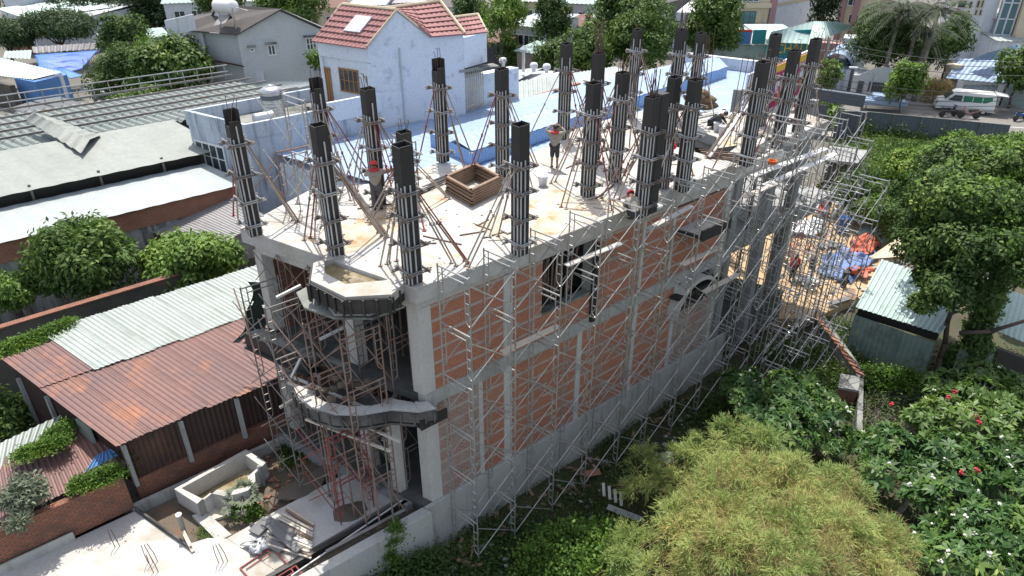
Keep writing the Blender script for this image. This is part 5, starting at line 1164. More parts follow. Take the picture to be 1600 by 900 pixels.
# blue roofed shop with awning
t, P0, P1, d, n_ = blockbase('street shop with a grey blue sheet roof and a striped awning behind the minibus', 'shop', 'shop', 1484, 160, 1562, 167, 124, 7, 'greyplas'); zs = P0.z
q = MB(); q.corr(W3(1478,122,zs+.1), W3(1568,130,zs+.1), W3(1600,90,zs+1.6), W3(1500,92,zs+1.4), pitch=.4, amp=.03); q.corr(W3(1515,95,zs+1.5), W3(1600,92,zs+1.6), W3(1592,68,zs+2.8), W3(1545,82,zs+2.4), pitch=.4, amp=.03); q.build('roof', M['blueroof'], t)
q = MB(); q.corr(W3(1482,135,zs-.75)-n_*.5, W3(1556,144,zs-.75)-n_*.5, W3(1556,130,zs-.1), W3(1488,123,zs-.1), pitch=.4, amp=.03); q.build('awning', M['whiteroof'], t)
q = MB(); q.box(P0+d*2.6-n_*.06-UP*1.6, 3.8, .1, 2.0, d, n_, UP); q.build('opening_shade_panel', M['black'], t)  # black panel on the wall, painted as the shade inside the shop
for k in (0, 1): q = MB(); q.box((P0+d*.3 if k == 0 else P1-d*.5)-n_*.2-UP*1.5, .5, .5, 3, d, n_, UP); q.build('pillar', M['greyplas'], t)
t, P0, P1, d, n_ = blockbase('green shuttered shop at the right edge with a yellow and orange sign', 'shop', 'shop', 1566, 168, 1650, 178, 130, 7, 'lightcyan'); zs = P0.z
q = MB(); q.corr(P0-n_*.5+UP*.06, P1-n_*.5+UP*.06, P1+n_*7+UP*.4, P0+n_*7+UP*.4, pitch=.5, amp=.03); q.build('roof', M['whiteroof'], t)
q = MB(); q.box((P0+P1)/2-n_*.08-UP*1.5, 4.5, .1, 2.2, d, n_, UP); q.build('roller_shutter', M['tealsheet'], t)
sb, a, b, e = signb(t, (1564,140,zs-.9), (1604,145,zs-.9), 1.2, 'yellow'); q = MB(); q.box(a+e*.5+UP*.6-Vector((0,.1,0)), .9, .08, .9, e, Vector((-e.y,e.x,0)), UP); q.build('sign_mark', M['green'], t); q = MB(); q.box(a+e*1.7+UP*.6-Vector((0,.1,0)), 1.0, .08, .9, e, Vector((-e.y,e.x,0)), UP); q.build('sign_block', M['orange'], t)
# gate pillar
p = W3(1478,150,-.8); t = thing('gate_pillar', 'carved cream gate pillar at the left corner of the awning shop', 'pillar', p); q = MB(); q.lathe(p, [(.4,0),(.4,.3),(.28,.4),(.28,1.6),(.42,1.8),(.55,2.3),(.6,2.6),(.75,2.9),(.2,3.0)], 12); q.build('shaft', M['cream'], t, smooth=True)
# ---- street: fences, van, bikes, poles, wires ----
def panel_fence(label, p0, p1, z0, z1, step=2.0, m='fence'):
    p0, p1 = Vector(p0), Vector(p1); d = (p1-p0); d.z = 0; L_ = d.length; d.normalize(); n_ = Vector((-d.y,d.x,0)); t = thing('panel_fence', label, 'fence', p0)
    k = 0
    while k*step < L_-.2:
        s0, s1 = k*step, min(L_, (k+1)*step); a = Vector((*(p0+d*s0).xy, 0)); b = Vector((*(p0+d*s1).xy, 0)); q = MB(); q.corr(a+d*.03+UP*z0, b-d*.03+UP*z0, b-d*.03+UP*z1, a+d*.03+UP*z1, pitch=.25, amp=.015); q.build('panel', M[m], t)
        q = MB(); q.box(a+UP*(z0+z1)/2-n_*.05, .07, .07, z1-z0, d, n_, UP); q.build('post', M['steel_d'], t); k += 1
    q = MB(); q.beam(Vector((*p0.xy, z1+.03)), Vector((*p1.xy, z1+.03)), .07, .05); q.build('top_rail', M['steel'], t)
f0, f1 = W3(1345,215,-1.2), W3(1565,238,-1.2)
panel_fence('long blue grey sheet hoarding between the grassy plot and the street', f0, f1, -1.6, .9)
panel_fence('short blue grey hoarding at the far right end of the slab', W3(1300,220,-1.2), W3(1345,222,-1.2), -1.6, 1.2)
panel_fence('second blue grey hoarding piece behind the far scaffold', W3(1256,215,-1.2), W3(1283,217,-1.2), -1.6, 1.5)
q = MB(); a, b = W3(1266,146,2.2), W3(1351,158,2.2); q.beam(a, b, .4, .9); o = q.build('gantry_beam', M['fence'], label='blue grey gantry beam over the street entrance', cat='beam')
q = MB()
for x in (a.lerp(b,.02), a.lerp(b,.98)): q.tube(Vector((x.x,x.y,-1)), x, .09, 8)
q.build('gantry_legs', M['steel_d'], o)
# mural wall
m0, m1 = W3(1192,108,6.0), W3(1262,80,6.0)
t = thing('mural_wall', 'slanted hoarding painted with a colourful magenta mural beside the far columns', 'mural', m0-UP*6)
d = (m1-m0).normalized(); n_ = Vector((d.y,-d.x,0)); L_ = (m1-m0).length; ext = m1+d*.4
q = MB(); vpoly(q, [Vector((*m0.xy,-1))-d*2, Vector((*ext.xy,-1)), ext, m0-d*2][::-1], .15, n_); q.build('wall', M['whiteplas'], t)
q = MB(); q.box((m0+m1)/2+n_*.06-UP*1.6-d*.6, L_+1.4, .06, 3.0, d, n_, UP); q.build('painted_field', M['magenta'], t)
q = MB(); q.box((m0+m1)/2+n_*.1-UP*.35-d*.6, L_+1.4, .05, .5, d, n_, UP); q.build('yellow_band', M['yellow'], t)
cl = ['whiteplas','orange','green','signblue','white','lightcyan','redcloth','white','signteal','whiteplas']
for k in range(10):
    x = m0+d*(-.6+k*(L_+.8)/10)+n_*.11-UP*(1.4+.25*(k%3)); q = MB()
    pts = [x+d*(.30*math.cos(a_)*(1+.25*math.cos(a_*3+k)))+UP*(.75*math.sin(a_)*(1+.2*math.sin(a_*2+k))) for a_ in [2*math.pi*j/14 for j in range(14)]]
    vpoly(q, pts, .02, n_); q.build('painted_figure', M[cl[k]], t)
    q = MB(); pts = [x+n_*.02-UP*.75+d*(.26*math.cos(a_))+UP*(.35*math.sin(a_)*(1+.3*math.sin(a_*3))) for a_ in [2*math.pi*j/12 for j in range(12)]]; vpoly(q, pts, .02, n_); q.build('painted_patch', M[cl[(k*3+4)%10]], t)
# grey side wall below
q = MB(); a, b = W3(1205,190,3.5), W3(1262,160,3.5); q.prism([(a.x,a.y),(b.x,b.y),(b.x-.2,b.y+.2),(a.x-.2,a.y+.2)][::-1], -1, 3.5); q.build('plot_wall', M['conc_d'], label='grey rendered plot wall below the mural', cat='wall')
# utility poles and wires
def upole(label, p, h, r=.16, lean=Vector((0,0,0)), arms=((.6,1.4),), m='polec'):
    t = thing('utility_pole', label, 'utility pole', p); p = Vector(p); q = MB(); q.tube(p, p+UP*h+lean, r, 10, r*.62); q.build('pole', M[m], t)
    for (dz, w) in arms: c = p+UP*(h-dz)+lean; q = MB(); q.box(c, w, .1, .1, dirs, dn, UP); [q.tube(c+dirs*(w*.45*s_), c+dirs*(w*.45*s_)+UP*.22, .05, 6) for s_ in (-1,0,1)]; q.build('crossarm', M['polec'], t)
    return t
pA = W3(1276,155,-1); upole('thick concrete utility pole beside the gantry beam', pA, zat(pA, 58)+1, .2, arms=((.3,2.2),(1.2,1.6)))
pB = W3(237,58,-1); upole('concrete utility pole among the dark trees at the upper left', pB, zat(pB, -4)+1, .2, arms=((1.1,3.0),))
pC = W3(1325,142,-1); upole('slim dark pole beside the grey gate house', pC, zat(pC, 72)+1, .1)
pD = W3(910,60,-1); upole('grey utility pole before the white roofs at the top', pD, zat(pD, 2)+1, .17, arms=((.4,4.5),))
pE = W3(893,68,-1); upole('shorter grey post left of the top utility pole', pE, zat(pE, 14)+1, .15, arms=())
def lamp(label, p, h, side, L_=1.6):
    p = Vector(p); t = thing('street_lamp', label, 'street lamp', p); q = MB(); q.path([p, p+UP*(h-.3), p+UP*h+side*.3, p+UP*(h+.15)+side*L_], .06, 8, r1=.04); q.build('pole', M['steel'], t); q = MB(); c = p+UP*(h+.15)+side*(L_+.2); q.box(c, .7, .26, .12, side, Vector((-side.y,side.x,0)), UP); q.build('lamp_head', M['whiteplas'], t)
pl_ = W3(1368,105,-1); lamp('tall street lamp rising above the bushy tree', pl_, zat(pl_, 16)+1, -dirs)
pl_ = W3(1352,170,-1); lamp('short street lamp over the grey gate house', pl_, zat(pl_, 110)+1, -dirs)
for i, (v0, v1, v2) in enumerate([(58,70,96),(66,78,104),(76,90,118),(128,140,146),(134,146,152),(140,150,160),(146,158,168),(118,128,140)]):
    q = MB(); zz = 6.2-.25*i if i < 3 else 4.2-.25*(i-3); A1, A2 = W3(1276,v0,zz), W3(1660,v2,zz); pts = [A1.lerp(A2, k/14)-UP*(.7*math.sin(math.pi*k/14)) for k in range(15)]; q.path(pts, .022, 4); q.build('power_line', M['wire'], label=('top','second','third','fourth','fifth','sixth','lowest','middle')[i]+' power line of the bundle crossing over the street at the right', cat='cable', group='power lines over the street')
# minibus
def minibus():
    p = W3(1503,174,-.98); t = thing('minibus', 'white minibus with green tinted windows and raised tailgate parked on the street', 'minibus', p)
    ex = -(W3(1551,181,-1)-W3(1455,172,-1)).normalized(); ey = Vector((-ex.y, ex.x, 0)); ey = -ey if ey.y > 0 else ey   # ex: forward, ey: toward us
    def pt(x, y, z): return p+ex*x+ey*y+UP*z
    prof = [(-2.7,.35),(-2.7,1.0),(-2.62,1.9),(-2.5,2.15),(1.0,2.2),(1.35,2.05),(2.05,1.35),(2.6,1.15),(2.75,.85),(2.75,.35)]
    q = MB(); n = len(prof)
    for side in (-1, 1):
        pts = [pt(x, side*(.93-(.1 if z > 1.3 else 0)), z) for x, z in prof]; q.face(pts if side > 0 else pts[::-1])
    for k in range(n):
        (x0,z0),(x1,z1_) = prof[k], prof[(k+1)%n]; w0, w1 = .93-(.1 if z0 > 1.3 else 0), .93-(.1 if z1_ > 1.3 else 0)
        q.face([pt(x0,-w0,z0), pt(x0,w0,z0), pt(x1,w1,z1_), pt(x1,-w1,z1_)])
    body = q.build('body', M['white'], t, bevel=.05)
    for (x0, x1) in ((-2.3,-1.45),(-1.38,-.55),(-.48,.35)):
        q = MB(); q.hexa([pt(x0,.89,1.25),pt(x1,.89,1.25),pt(x1,.90,1.24),pt(x0,.90,1.24)], [pt(x0,.83,1.85),pt(x1,.83,1.85),pt(x1,.86,1.85),pt(x0,.86,1.85)]); q.build('window', M['busglass'], t)
    q = MB(); q.face([pt(.5,.885,1.25),pt(1.75,.885,1.25),pt(1.25,.86,1.85),pt(.5,.86,1.85)]); q.build('cab_window', M['glass'], t)
    q = MB(); q.face([pt(1.42,-.78,2.03),pt(1.42,.78,2.03),pt(2.06,.84,1.40),pt(2.06,-.84,1.40)]); q.build('windscreen', M['glass'], t)
    for sx in (-1.75, 1.85):
        for sy in (-.8, .84):
            w = MB(); w.lathe(pt(sx, sy-.1 if sy > 0 else sy, .33), [(.2,0),(.33,.02),(.33,.2),(.2,.22)], 18, tuple(ey)); w_ = w.build('wheel', M['black'], t)
            w = MB(); w.lathe(pt(sx, sy+.125 if sy > 0 else sy+.12, .33), [(.03,0),(.18,0),(.18,.02),(.03,.03)], 14, tuple(ey)); w.build('rim', M['tank'], w_)
    q = MB(); q.hexa([pt(-2.6,-.85,2.1),pt(-2.6,.85,2.1),pt(-3.7,.8,2.0),pt(-3.7,-.8,2.0)], [pt(-2.6,-.85,2.2),pt(-2.6,.85,2.2),pt(-3.7,.8,2.08),pt(-3.7,-.8,2.08)]); q.build('tailgate', M['white'], t)
    q = MB(); q.box(pt(-2.72,0,1.4), .06, 1.4, .9, ex, ey, UP); q.build('boot_shade_panel', M['black'], t)  # black slab painted in place of the unlit boot interior
    for sy in (-.7, .7): q = MB(); q.box(pt(2.72,sy,.95), .1, .3, .2, ex, ey, UP); q.build('headlight', M['glass'], t); q = MB(); q.box(pt(-2.7,sy*1.2,.95), .08, .14, .4, ex, ey, UP); q.build('tail_light', M['red'], t)
    q = MB(); q.box(pt(-.2,.95,.55), 5.0, .04, .28, ex, ey, UP); q.build('side_skirt', M['greyplas'], t); q = MB(); q.box(pt(1.9,1.05,1.4), .12, .2, .22, ex, ey, UP); q.build('mirror', M['white'], t)
M['busglass'] = mat('green_glass', (.03,.22,.13), .15, (.02,.16,.10), 1)
minibus(); bpy.data.objects['minibus'].scale = (.83, .83, .83)
def motorbike(label, p, a, col):
    p = Vector(p); ex = Vector((math.cos(a), math.sin(a), 0)); ey = Vector((-ex.y, ex.x, 0)); t = thing('motorbike', label, 'motorbike', p, 'motorbikes on the street')
    for x in (-.6, .62): q = MB(); q.lathe(p+ex*x+UP*.3-ey*.05, [(.2,0),(.3,.01),(.3,.09),(.2,.1)], 16, tuple(ey)); q.build('wheel', M['black'], t)
    q = MB(); q.path([p+ex*.55+UP*.95, p+ex*.42+UP*.6, p+ex*.0+UP*.42, p-ex*.35+UP*.55, p-ex*.75+UP*.7], .12, 8, r1=.07); q.build('body', M[col], t, smooth=True)
    q = MB(); q.beam(p-ex*.65+UP*.78, p+ex*.1+UP*.72, .24, .1); q.build('seat', M['black'], t)
    q = MB(); q.tube(p+ex*.5+UP*1.0-ey*.33, p+ex*.5+UP*1.0+ey*.33, .025, 6); q.tube(p+ex*.62+UP*.3, p+ex*.48+UP*1.0, .035, 6); q.build('handlebar', M['steel_d'], t)
motorbike('dark motorbike standing in front of the minibus side, nearer the front wheel', W3(1480,182,-.98), .2, 'trousers'); motorbike('red motorbike standing against the rear half of the minibus', W3(1512,185,-.98), 2.9, 'pink'); motorbike('blue motorbike at the right edge of the street', W3(1593,188,-.98), .4, 'drum')
q = MB(); a = W3(1377,172,-.95); q.box(a+UP*.8, 3.6, 1.7, .5, dirs, dn, UP); q.box(a+UP*1.2, 2.0, 1.5, .4, dirs, dn, UP); o = q.build('covered_car', M['blueroof'], label='low car under a pale blue cover beside the hoarding', cat='car', bevel=.15)
# grassy plot hut
hz = -1.2; p = W3(1290,232,1.0)
t = thing('concrete_hut', 'small flat roofed concrete hut at the back of the sand yard', 'hut', W3(1320,250,-1.5))
c = [W3(1290,250,1.0), W3(1340,256,1.0), W3(1356,236,1.0), W3(1296,229,1.0)]
q = MB(); q.prism([(x.x,x.y) for x in c][::1], .85, 1.05); q.build('roof', M['conc_d'], t); q = MB(); cc = sum(c, Vector())/4; q.prism([(cc.x+(x.x-cc.x)*.88, cc.y+(x.y-cc.y)*.88) for x in c], -1.5, .849); q.build('wall', M['darkwall'], t)
q = MB(); x0, x1 = W3(1312,262,.2), W3(1336,262,.2); q.beam(x0-UP*.5, x0+UP*.4, .1, .4); q.beam(x0.lerp(x1,.35)-UP*.5, x0.lerp(x1,.35)+UP*.4, .1, .3); q.build('door_panel', M['lightcyan'], t)
# ---- far roofs filling the top of the view ----
FAR = [
 (0,14,47,30,3.0,9,'whiteplas','tealroof','long low white building with a pale green roof at the upper left'),
 (0,-14,34,-10,4.5,8,'whiteplas','whiteroof','small white block at the extreme upper left corner'),
 (5,40,34,46,1.8,5,'brick_b','tile_r','small shed with a faded orange roof at the left edge'),
 (80,24,135,27,3.0,8,'whiteplas','whiteroof','pale shed roof between the feathery trees at the upper left'),
 (165,66,262,56,1.6,4,'tealsheet','tealroof','pale teal low roof behind the broad leaved tree'),
 (255,6,345,2,4,10,'whiteplas','tealroof','pale green roofs above the dark trees'),
 (500,14,548,10,3.2,8,'cream','tile_r','rusty red roof behind the ridge of the blue house'),
 (478,12,505,10,2.5,8,'greyplas','tile_r','brown roofed hut between grey house and blue house'),
 (548,8,600,8,3.8,10,'bluewall','whiteroof','pale house with a blue and pink banner behind the skylight roof'),
 (600,6,690,2,3.4,10,'greyplas','greyroof','grey roof above the ridge of the blue house'),
 (690,12,720,10,3.2,8,'whiteplas','tile_d','small grey gabled house above the blue house ridge'),
 (750,64,782,68,2.2,6,'trousers','tile_r','dark open shop front with rusty canopy right of the blue house'),
 (795,38,850,44,3.5,8,'greyplas','whiteroof','shop with a long yellow banner behind the street trees'),
 (808,80,838,84,2.0,5,'shutter','tealroof','brown shuttered shop under a pale awning'),
 (808,14,870,18,3.0,8,'greyplas','tile_r','brown red roof at the top centre'),
 (868,22,930,22,2.8,12,'cream','tile_r','wide brown red roof at the top centre right'),
 (880,42,925,42,2.5,6,'whiteplas','tile_r','small gabled roof with rusty ridge behind the left green tree'),
 (905,30,960,34,3.0,6,'whiteplas','whiteroof','bright white roof left of the dark tall tree'),
 (858,4,960,8,4.2,10,'greyplas','tealroof','long pale teal canopy at the top centre'),
 (790,4,850,2,4.2,6,'cream','whiteroof','cream upper storey at the top centre'),
 (1555,30,1640,34,4.0,6,'greyplas','greyroof','grey block with red graffiti like stripes at the upper right'),
 (1560,64,1640,66,2.4,6,'whiteplas','whiteroof','white parapet building at the right edge'),
 (380,2,480,2,4,9,'whiteplas','whiteroof','pale roofs behind the ridge of the grey house'),
]
for (u0,v0,u1,v1,z,dep,w_,r_,lab) in FAR:
    t, P0, P1, d, n_ = blockpx(lab, 'building', 'far_building', u0, v0, u1, v1, z, dep, w_, r_, ridge=.9 if 'gabled' in lab or 'rusty red' in lab else (1.5 if 'brown red' in lab else 0), group='far buildings along the top')
    if 'banner behind' in lab:
        a, b = W3(800,57,1.6), W3(842,57,1.6); e = (b-a).normalized(); q = MB(); q.box((a+b)/2+UP*.9, (b-a).length, .12, 1.9, e, Vector((-e.y,e.x,0)), UP); q.build('banner', M['yellow'], t); text_on(t, 'ĐIỆN LẠNH', a+e*.2+UP*.85, e, .95, 'red', off=.12, sx=.95)
        q = MB(); [q.box((a+b)/2+UP*(.25+.28*k)-Vector((0,.1,0)), (b-a).length*.85, .04, .1, e, Vector((-e.y,e.x,0)), UP) for k in (0,1)]; q.build('banner_line', M['red'], t)
    if 'blue and pink' in lab:
        a, b = W3(556,12,3.2), W3(576,12,3.2); e = (b-a).normalized(); q = MB(); q.box((a+b)/2-UP*.3, (b-a).length, .12, 1.2, e, Vector((-e.y,e.x,0)), UP); q.build('banner', M['signblue'], t)
    if w_ in ('whiteplas','cream','greyplas') and abs(u1-u0) > 40:
        for k in range(3): x = P0+d*((P1-P0).length*(.15+.3*k)); window_on(t, Vector((x.x,x.y,z-2.0)), d, 1.2, 1.1)
# sheds at the left with blue wall and tarp shelter
t, P0, P1, d, n_ = blockpx('low shed with a pale green roof and a sky blue end wall at the left', 'shed', 'blue_shed', 22, 122, 54, 128, 1.6, 3, 'bluesheet', zb=-1)
q = MB(); q.corr(W3(-60,112,1.5), W3(52,124,1.7), W3(97,113,1.9), W3(-40,80,2.4), pitch=.35, amp=.03); q.build('pale_roof', M['tealroof'], t); q = MB(); vpoly(q, [Vector((*W3(53,126,1.6).xy,-1)), Vector((*W3(97,115,1.8).xy,-1)), W3(97,115,1.8), W3(53,126,1.6)][::-1], .15, Vector((.4,-.8,0))); q.build('white_end', M['whiteplas'], t)
q = MB(); x = W3(-20,128,1.2); q.box(x-UP*1+dirs*1.2, 5, .4, 2.2, -EB, EA, UP); q.build('side_wall', M['darkwall'], t)
for i, (pts, lab) in enumerate([([(15,168,1.4),(85,195,1.4),(130,178,1.5),(48,158,1.5)], 'long dark grey flat roofed container, nearer one'), ([(50,157,1.4),(120,176,1.4),(152,168,1.5),(95,150,1.5)], 'dark flat roofed container, farther one behind the first')]):
    q = MB(); P_ = [W3(*p) for p in pts]; q.slabpoly(P_, 2.4); q.build('container', M['darkgrey'] if 'darkgrey' in M else M['rubber'], label=lab, cat='container', bevel=.12)
q = MB(); P_ = [W3(*p) for p in [(125,141,1.0),(168,145,1.0),(172,136,1.3),(126,136,1.3)]]; q.slabpoly(P_, .1); o = q.build('hut_roof', M['whiteroof'], label='tiny pale hut beneath the broad leaved tree', cat='hut'); q = MB(); q.box((P_[0]+P_[1])/2-UP*1.0+EA*.5, 1.8, 1.2, 1.8, (P_[1]-P_[0]).normalized(), PERP, UP); q.build('wall', M['mould'], o)
t = thing('tarp_shelter', 'shelter with a grey sheet roof and a bright blue tarp sagging along its front', 'shelter', W3(100,110,-1))
q = MB(); q.corr(W3(52,83,2.3), W3(154,76,2.3), W3(158,66,2.8), W3(50,73,2.8), pitch=.5, amp=.06); q.build('roof', M['greyroof'], t)
q = MB(); q.corr(W3(5,90,1.9), W3(48,92,1.9), W3(50,78,2.3), W3(8,80,2.3), pitch=.4, amp=.04); q.build('side_roof', M['tealroof'], t)
q = MB(); a0, a1 = W3(54,86,2.2), W3(153,79,2.2); b0, b1 = W3(62,107,1.6), W3(128,108,1.0); nx, ny = 22, 12
for j in range(ny+1):
    for i in range(nx+1):
        x = a0.lerp(a1, i/nx).lerp(b0.lerp(b1, i/nx), j/ny)-UP*(.35*math.sin(math.pi*i/nx)*j/ny)+EN*(.22*math.sin(j*1.7+.8*math.sin(i*.6))*.6*math.sin(math.pi*min(1,i/nx+.1))); q.v.append(tuple(x))
for j in range(ny):
    for i in range(nx): a = j*(nx+1)+i; q.f.append((a,a+1,a+nx+2,a+nx+1)); q.mi.append(0)
o = q.build('tarp', M['blue_s'], t, smooth=True); o.modifiers.new('t','SOLIDIFY').thickness = .02
q = MB(); q.slabpoly([W3(82,108,1.2), W3(110,122,1.0), W3(130,118,1.1), W3(100,106,1.4)], .06); q.build('loose_blue_sheet', M['bluesheet'], t)
# ---------------- right side sheds, yard things ----------------
t = thing('teal_shed', 'teal corrugated shed with a pale sheet roof under the big tree at the right', 'shed', W3(1460,560,-2))
zr = .55
A0, A1, A2, A3 = W3(1337,480,zr), W3(1470,522,zr), W3(1520,452,1.35), W3(1378,405,1.35)
q = MB(); q.corr(A0, A1, A2, A3, pitch=.2, amp=.022); q.build('roof', M['tealroof'], t)
dS = (A1-A0); dS.z = 0; Ls = dS.length; dS.normalize(); nS = Vector((dS.y,-dS.x,0)); nS = nS if nS.y < 0 else -nS
q = MB(); w0, w1 = W3(1336,492,.2), W3(1462,535,.2); g0, g1 = Vector((*w0.xy,-1.75)), Vector((*w1.xy,-1.9))
q.corr(g0, g0.lerp(g1,.62), w0.lerp(w1,.62), w0, pitch=.2, amp=.018); q.build('cladding', M['tealsheet'], t)
q = MB(); q.corr(g0.lerp(g1,.62)+nS*.05, g1+nS*.05, w1+nS*.05, w0.lerp(w1,.62)+nS*.05, pitch=.2, amp=.012); q.build('door', M['tealsheet'], t)
q = MB(); q.box((w0+w1)/2-nS*.5+UP*.1, Ls*.95, .5, .4, dS, nS, UP); q.build('gap_shade_block', M['black'], t)  # solid black bar standing in for the shade under the eaves
q = MB(); q.corr(g0-nS*3, g0, w0, w0-nS*3, pitch=.2, amp=.02); q.build('end_cladding', M['tealsheet'], t)
t = thing('teal_shed', 'second teal shed right of the vine covered trunk, cut by the frame', 'shed', W3(1560,580,-2))
q = MB(); q.corr(W3(1512,498,.5), W3(1680,568,.5), W3(1700,490,1.3), W3(1530,440,1.3), pitch=.2, amp=.022); q.build('roof', M['tealroof'], t)
q = MB(); a, b = W3(1500,545,-.2), W3(1552,560,-.2); q.corr(Vector((*a.xy,-2)), Vector((*b.xy,-2)), b+UP*.2, a+UP*.2, pitch=.2, amp=.018); q.build('cladding', M['tealsheet'], t)
q = MB(); a, b = W3(1552,552,-.0), W3(1680,600,-.0); q.box((a+b)/2-nS*.6-UP*1, (b-a).length, .2, 2.0, (b-a).normalized(), nS, UP); q.build('gap_shade_block', M['darkwall'], t)  # solid block, its dark colour stands in for shade under the roof
q = MB(); q.slabpoly([W3(1358,402,1.0), W3(1405,370,1.6), W3(1418,398,1.5), W3(1412,404,1.0)], .08); q.build('canvas_sheet', M['cream'], label='beige canvas sheet stretched over the left end of the teal shed', cat='canvas')
# garden path wall, brick step walls
q = MB(); P_ = [W3(1274,498,-1.1), W3(1288,492,-1.1), W3(1352,582,-1.1), W3(1342,590,-1.1)]; q.prism([(p.x,p.y) for p in P_][::1], -2.4, -1.1); q.build('garden_wall', M['mould'], label='thick weathered wall sloping from the sand yard into the garden', cat='wall', bevel=.03)
q = MB()
for k in range(11):
    c = P_[0].lerp(P_[3], .06+k*.085)+Vector((.12,.02,.05)); q.box(c, .5, .4, .07, (P_[3]-P_[0]).normalized(), PERP, (UP+EN*.12).normalized())
q.build('loose_roof_tiles', M['brick_b'], label='row of loose brown tiles laid along the sloping garden wall', cat='tiles')
q = MB(); P_ = [W3(1342,582,-1.2), W3(1350,582,-1.2), W3(1348,680,-1.2), W3(1338,680,-1.2)]; q.prism([(p.x,p.y) for p in P_], -2.4, -1.2); q.build('garden_wall', M['mould'], label='narrow weathered wall running toward the camera beside the brick tomb', cat='wall', bevel=.02)
t = thing('brick_planter', 'brick box with a concrete lid standing in the garden', 'planter', W3(1326,625,-2)); P_ = [W3(1311,605,-.9), W3(1341,610,-.9), W3(1342,590,-.9), W3(1314,585,-.9)]
q = MB(); q.prism([(p.x,p.y) for p in P_], -2.2, -.98); q.build('box', M['brick_o'], t); q = MB(); c = sum(P_, Vector())/4; q.prism([(c.x+(p.x-c.x)*1.08, c.y+(p.y-c.y)*1.08) for p in P_], -.978, -.88); q.build('lid', M['mould'], t)
# tarps
def cloth(name, label, cat, corners, amp, m, n=22, z=None, seed=0, fr=1.0):
    c = [W3(*p) for p in corners]; q = MB()
    for j in range(n+1):
        for i in range(n+1):
            s, r = i/n, j/n; e = .14*noise.noise(Vector((s*3+seed, r*3, 1)))
            x = c[0].lerp(c[1], s+e*math.sin(math.pi*s)).lerp(c[3].lerp(c[2], s-e*math.sin(math.pi*s)), r)
            x += EA*(.5*noise.noise(Vector((s*4+seed,r*4,0))))+EB*(.5*noise.noise(Vector((s*4,r*4+seed,3))))
            h_ = abs(noise.noise(Vector((s*4*fr+seed, r*5*fr, 7))))*amp*2+abs(noise.noise(Vector((s*12*fr, r*9*fr+seed, 2))))*amp*.8
            q.v.append((x.x, x.y, x.z+h_))
    for j in range(n):
        for i in range(n): a = j*(n+1)+i; q.f.append((a,a+1,a+n+2,a+n+1)); q.mi.append(0)
    o = q.build(name, m, label=label, cat=cat, smooth=True); o.modifiers.new('t','SOLIDIFY').thickness = .015; return o
cloth('tarp', 'faded blue tarp crumpled on the sand yard', 'tarp', [(1278,432,-1.42),(1330,444,-1.42),(1372,402,-1.42),(1284,400,-1.42)], .35, M['blue_t'], seed=2)
cloth('tarp', 'orange tarp strip heaped along the top of the blue tarp', 'tarp', [(1322,398,-1.3),(1360,402,-1.3),(1382,370,-1.3),(1352,370,-1.3)], .4, M['orange_t'], seed=5)
cloth('tarp', 'small orange tarp fold at the right of the blue tarp', 'tarp', [(1326,428,-1.2),(1352,434,-1.2),(1362,424,-1.2),(1334,418,-1.2)], .25, M['orange_t'], n=12, seed=9)
cloth('tarp', 'red and white sheet bundled against the far scaffold', 'tarp', [(1270,335,-1.2),(1296,338,-1.2),(1294,308,-.6),(1274,302,-.6)], .5, M['redwhite'] if 'redwhite' in M else M['redcloth'], n=16, seed=4)
cloth('plastic_sheet', 'white plastic sheets strewn under the red bundle', 'plastic sheet', [(1232,368,-1.4),(1290,372,-1.4),(1288,345,-1.4),(1238,345,-1.4)], .3, M['plastic_w'], n=18, seed=6)
cloth('plastic_sheet', 'white crumpled plastic lying on the bright court by the grey boards', 'plastic sheet', [(396,862,-.1),(414,858,-.1),(410,846,-.1),(396,848,-.1)], .12, M['plastic_w'], n=10, seed=8)
# drum
p = W3(1314,362,-1.45); t = thing('water_drum', 'open blue plastic drum on the sand yard', 'drum', p); q = MB(); q.lathe(p, [(.30,0),(.33,.05),(.33,.3),(.35,.33),(.33,.36),(.33,.62),(.35,.65),(.33,.68),(.33,.92),(.35,.95),(.30,.95),(.29,.4),(.05,.38)], 24); q.build('drum_body', M['drum'], t, smooth=True)
for i, (u, v, h) in enumerate([(1317,326,1.0),(1303,345,.8),(1317,448,.9),(1268,420,.7)]):
    p = W3(u,v,-1.48); q = MB(); q.lathe(p, [(.16,0),(.15,h*.7),(.17,h),(.03,h)], 14); q.build('stub_post', M['rubber'] if i > 1 else M['conc_d'], label=['grey concrete stub left of the white debris','leaning grey concrete stub above the blue drum','dark short stub post below the blue tarp','dark stub at the scaffold foot by the sand'][i], cat='stub post')
RNG2 = random.Random(3)
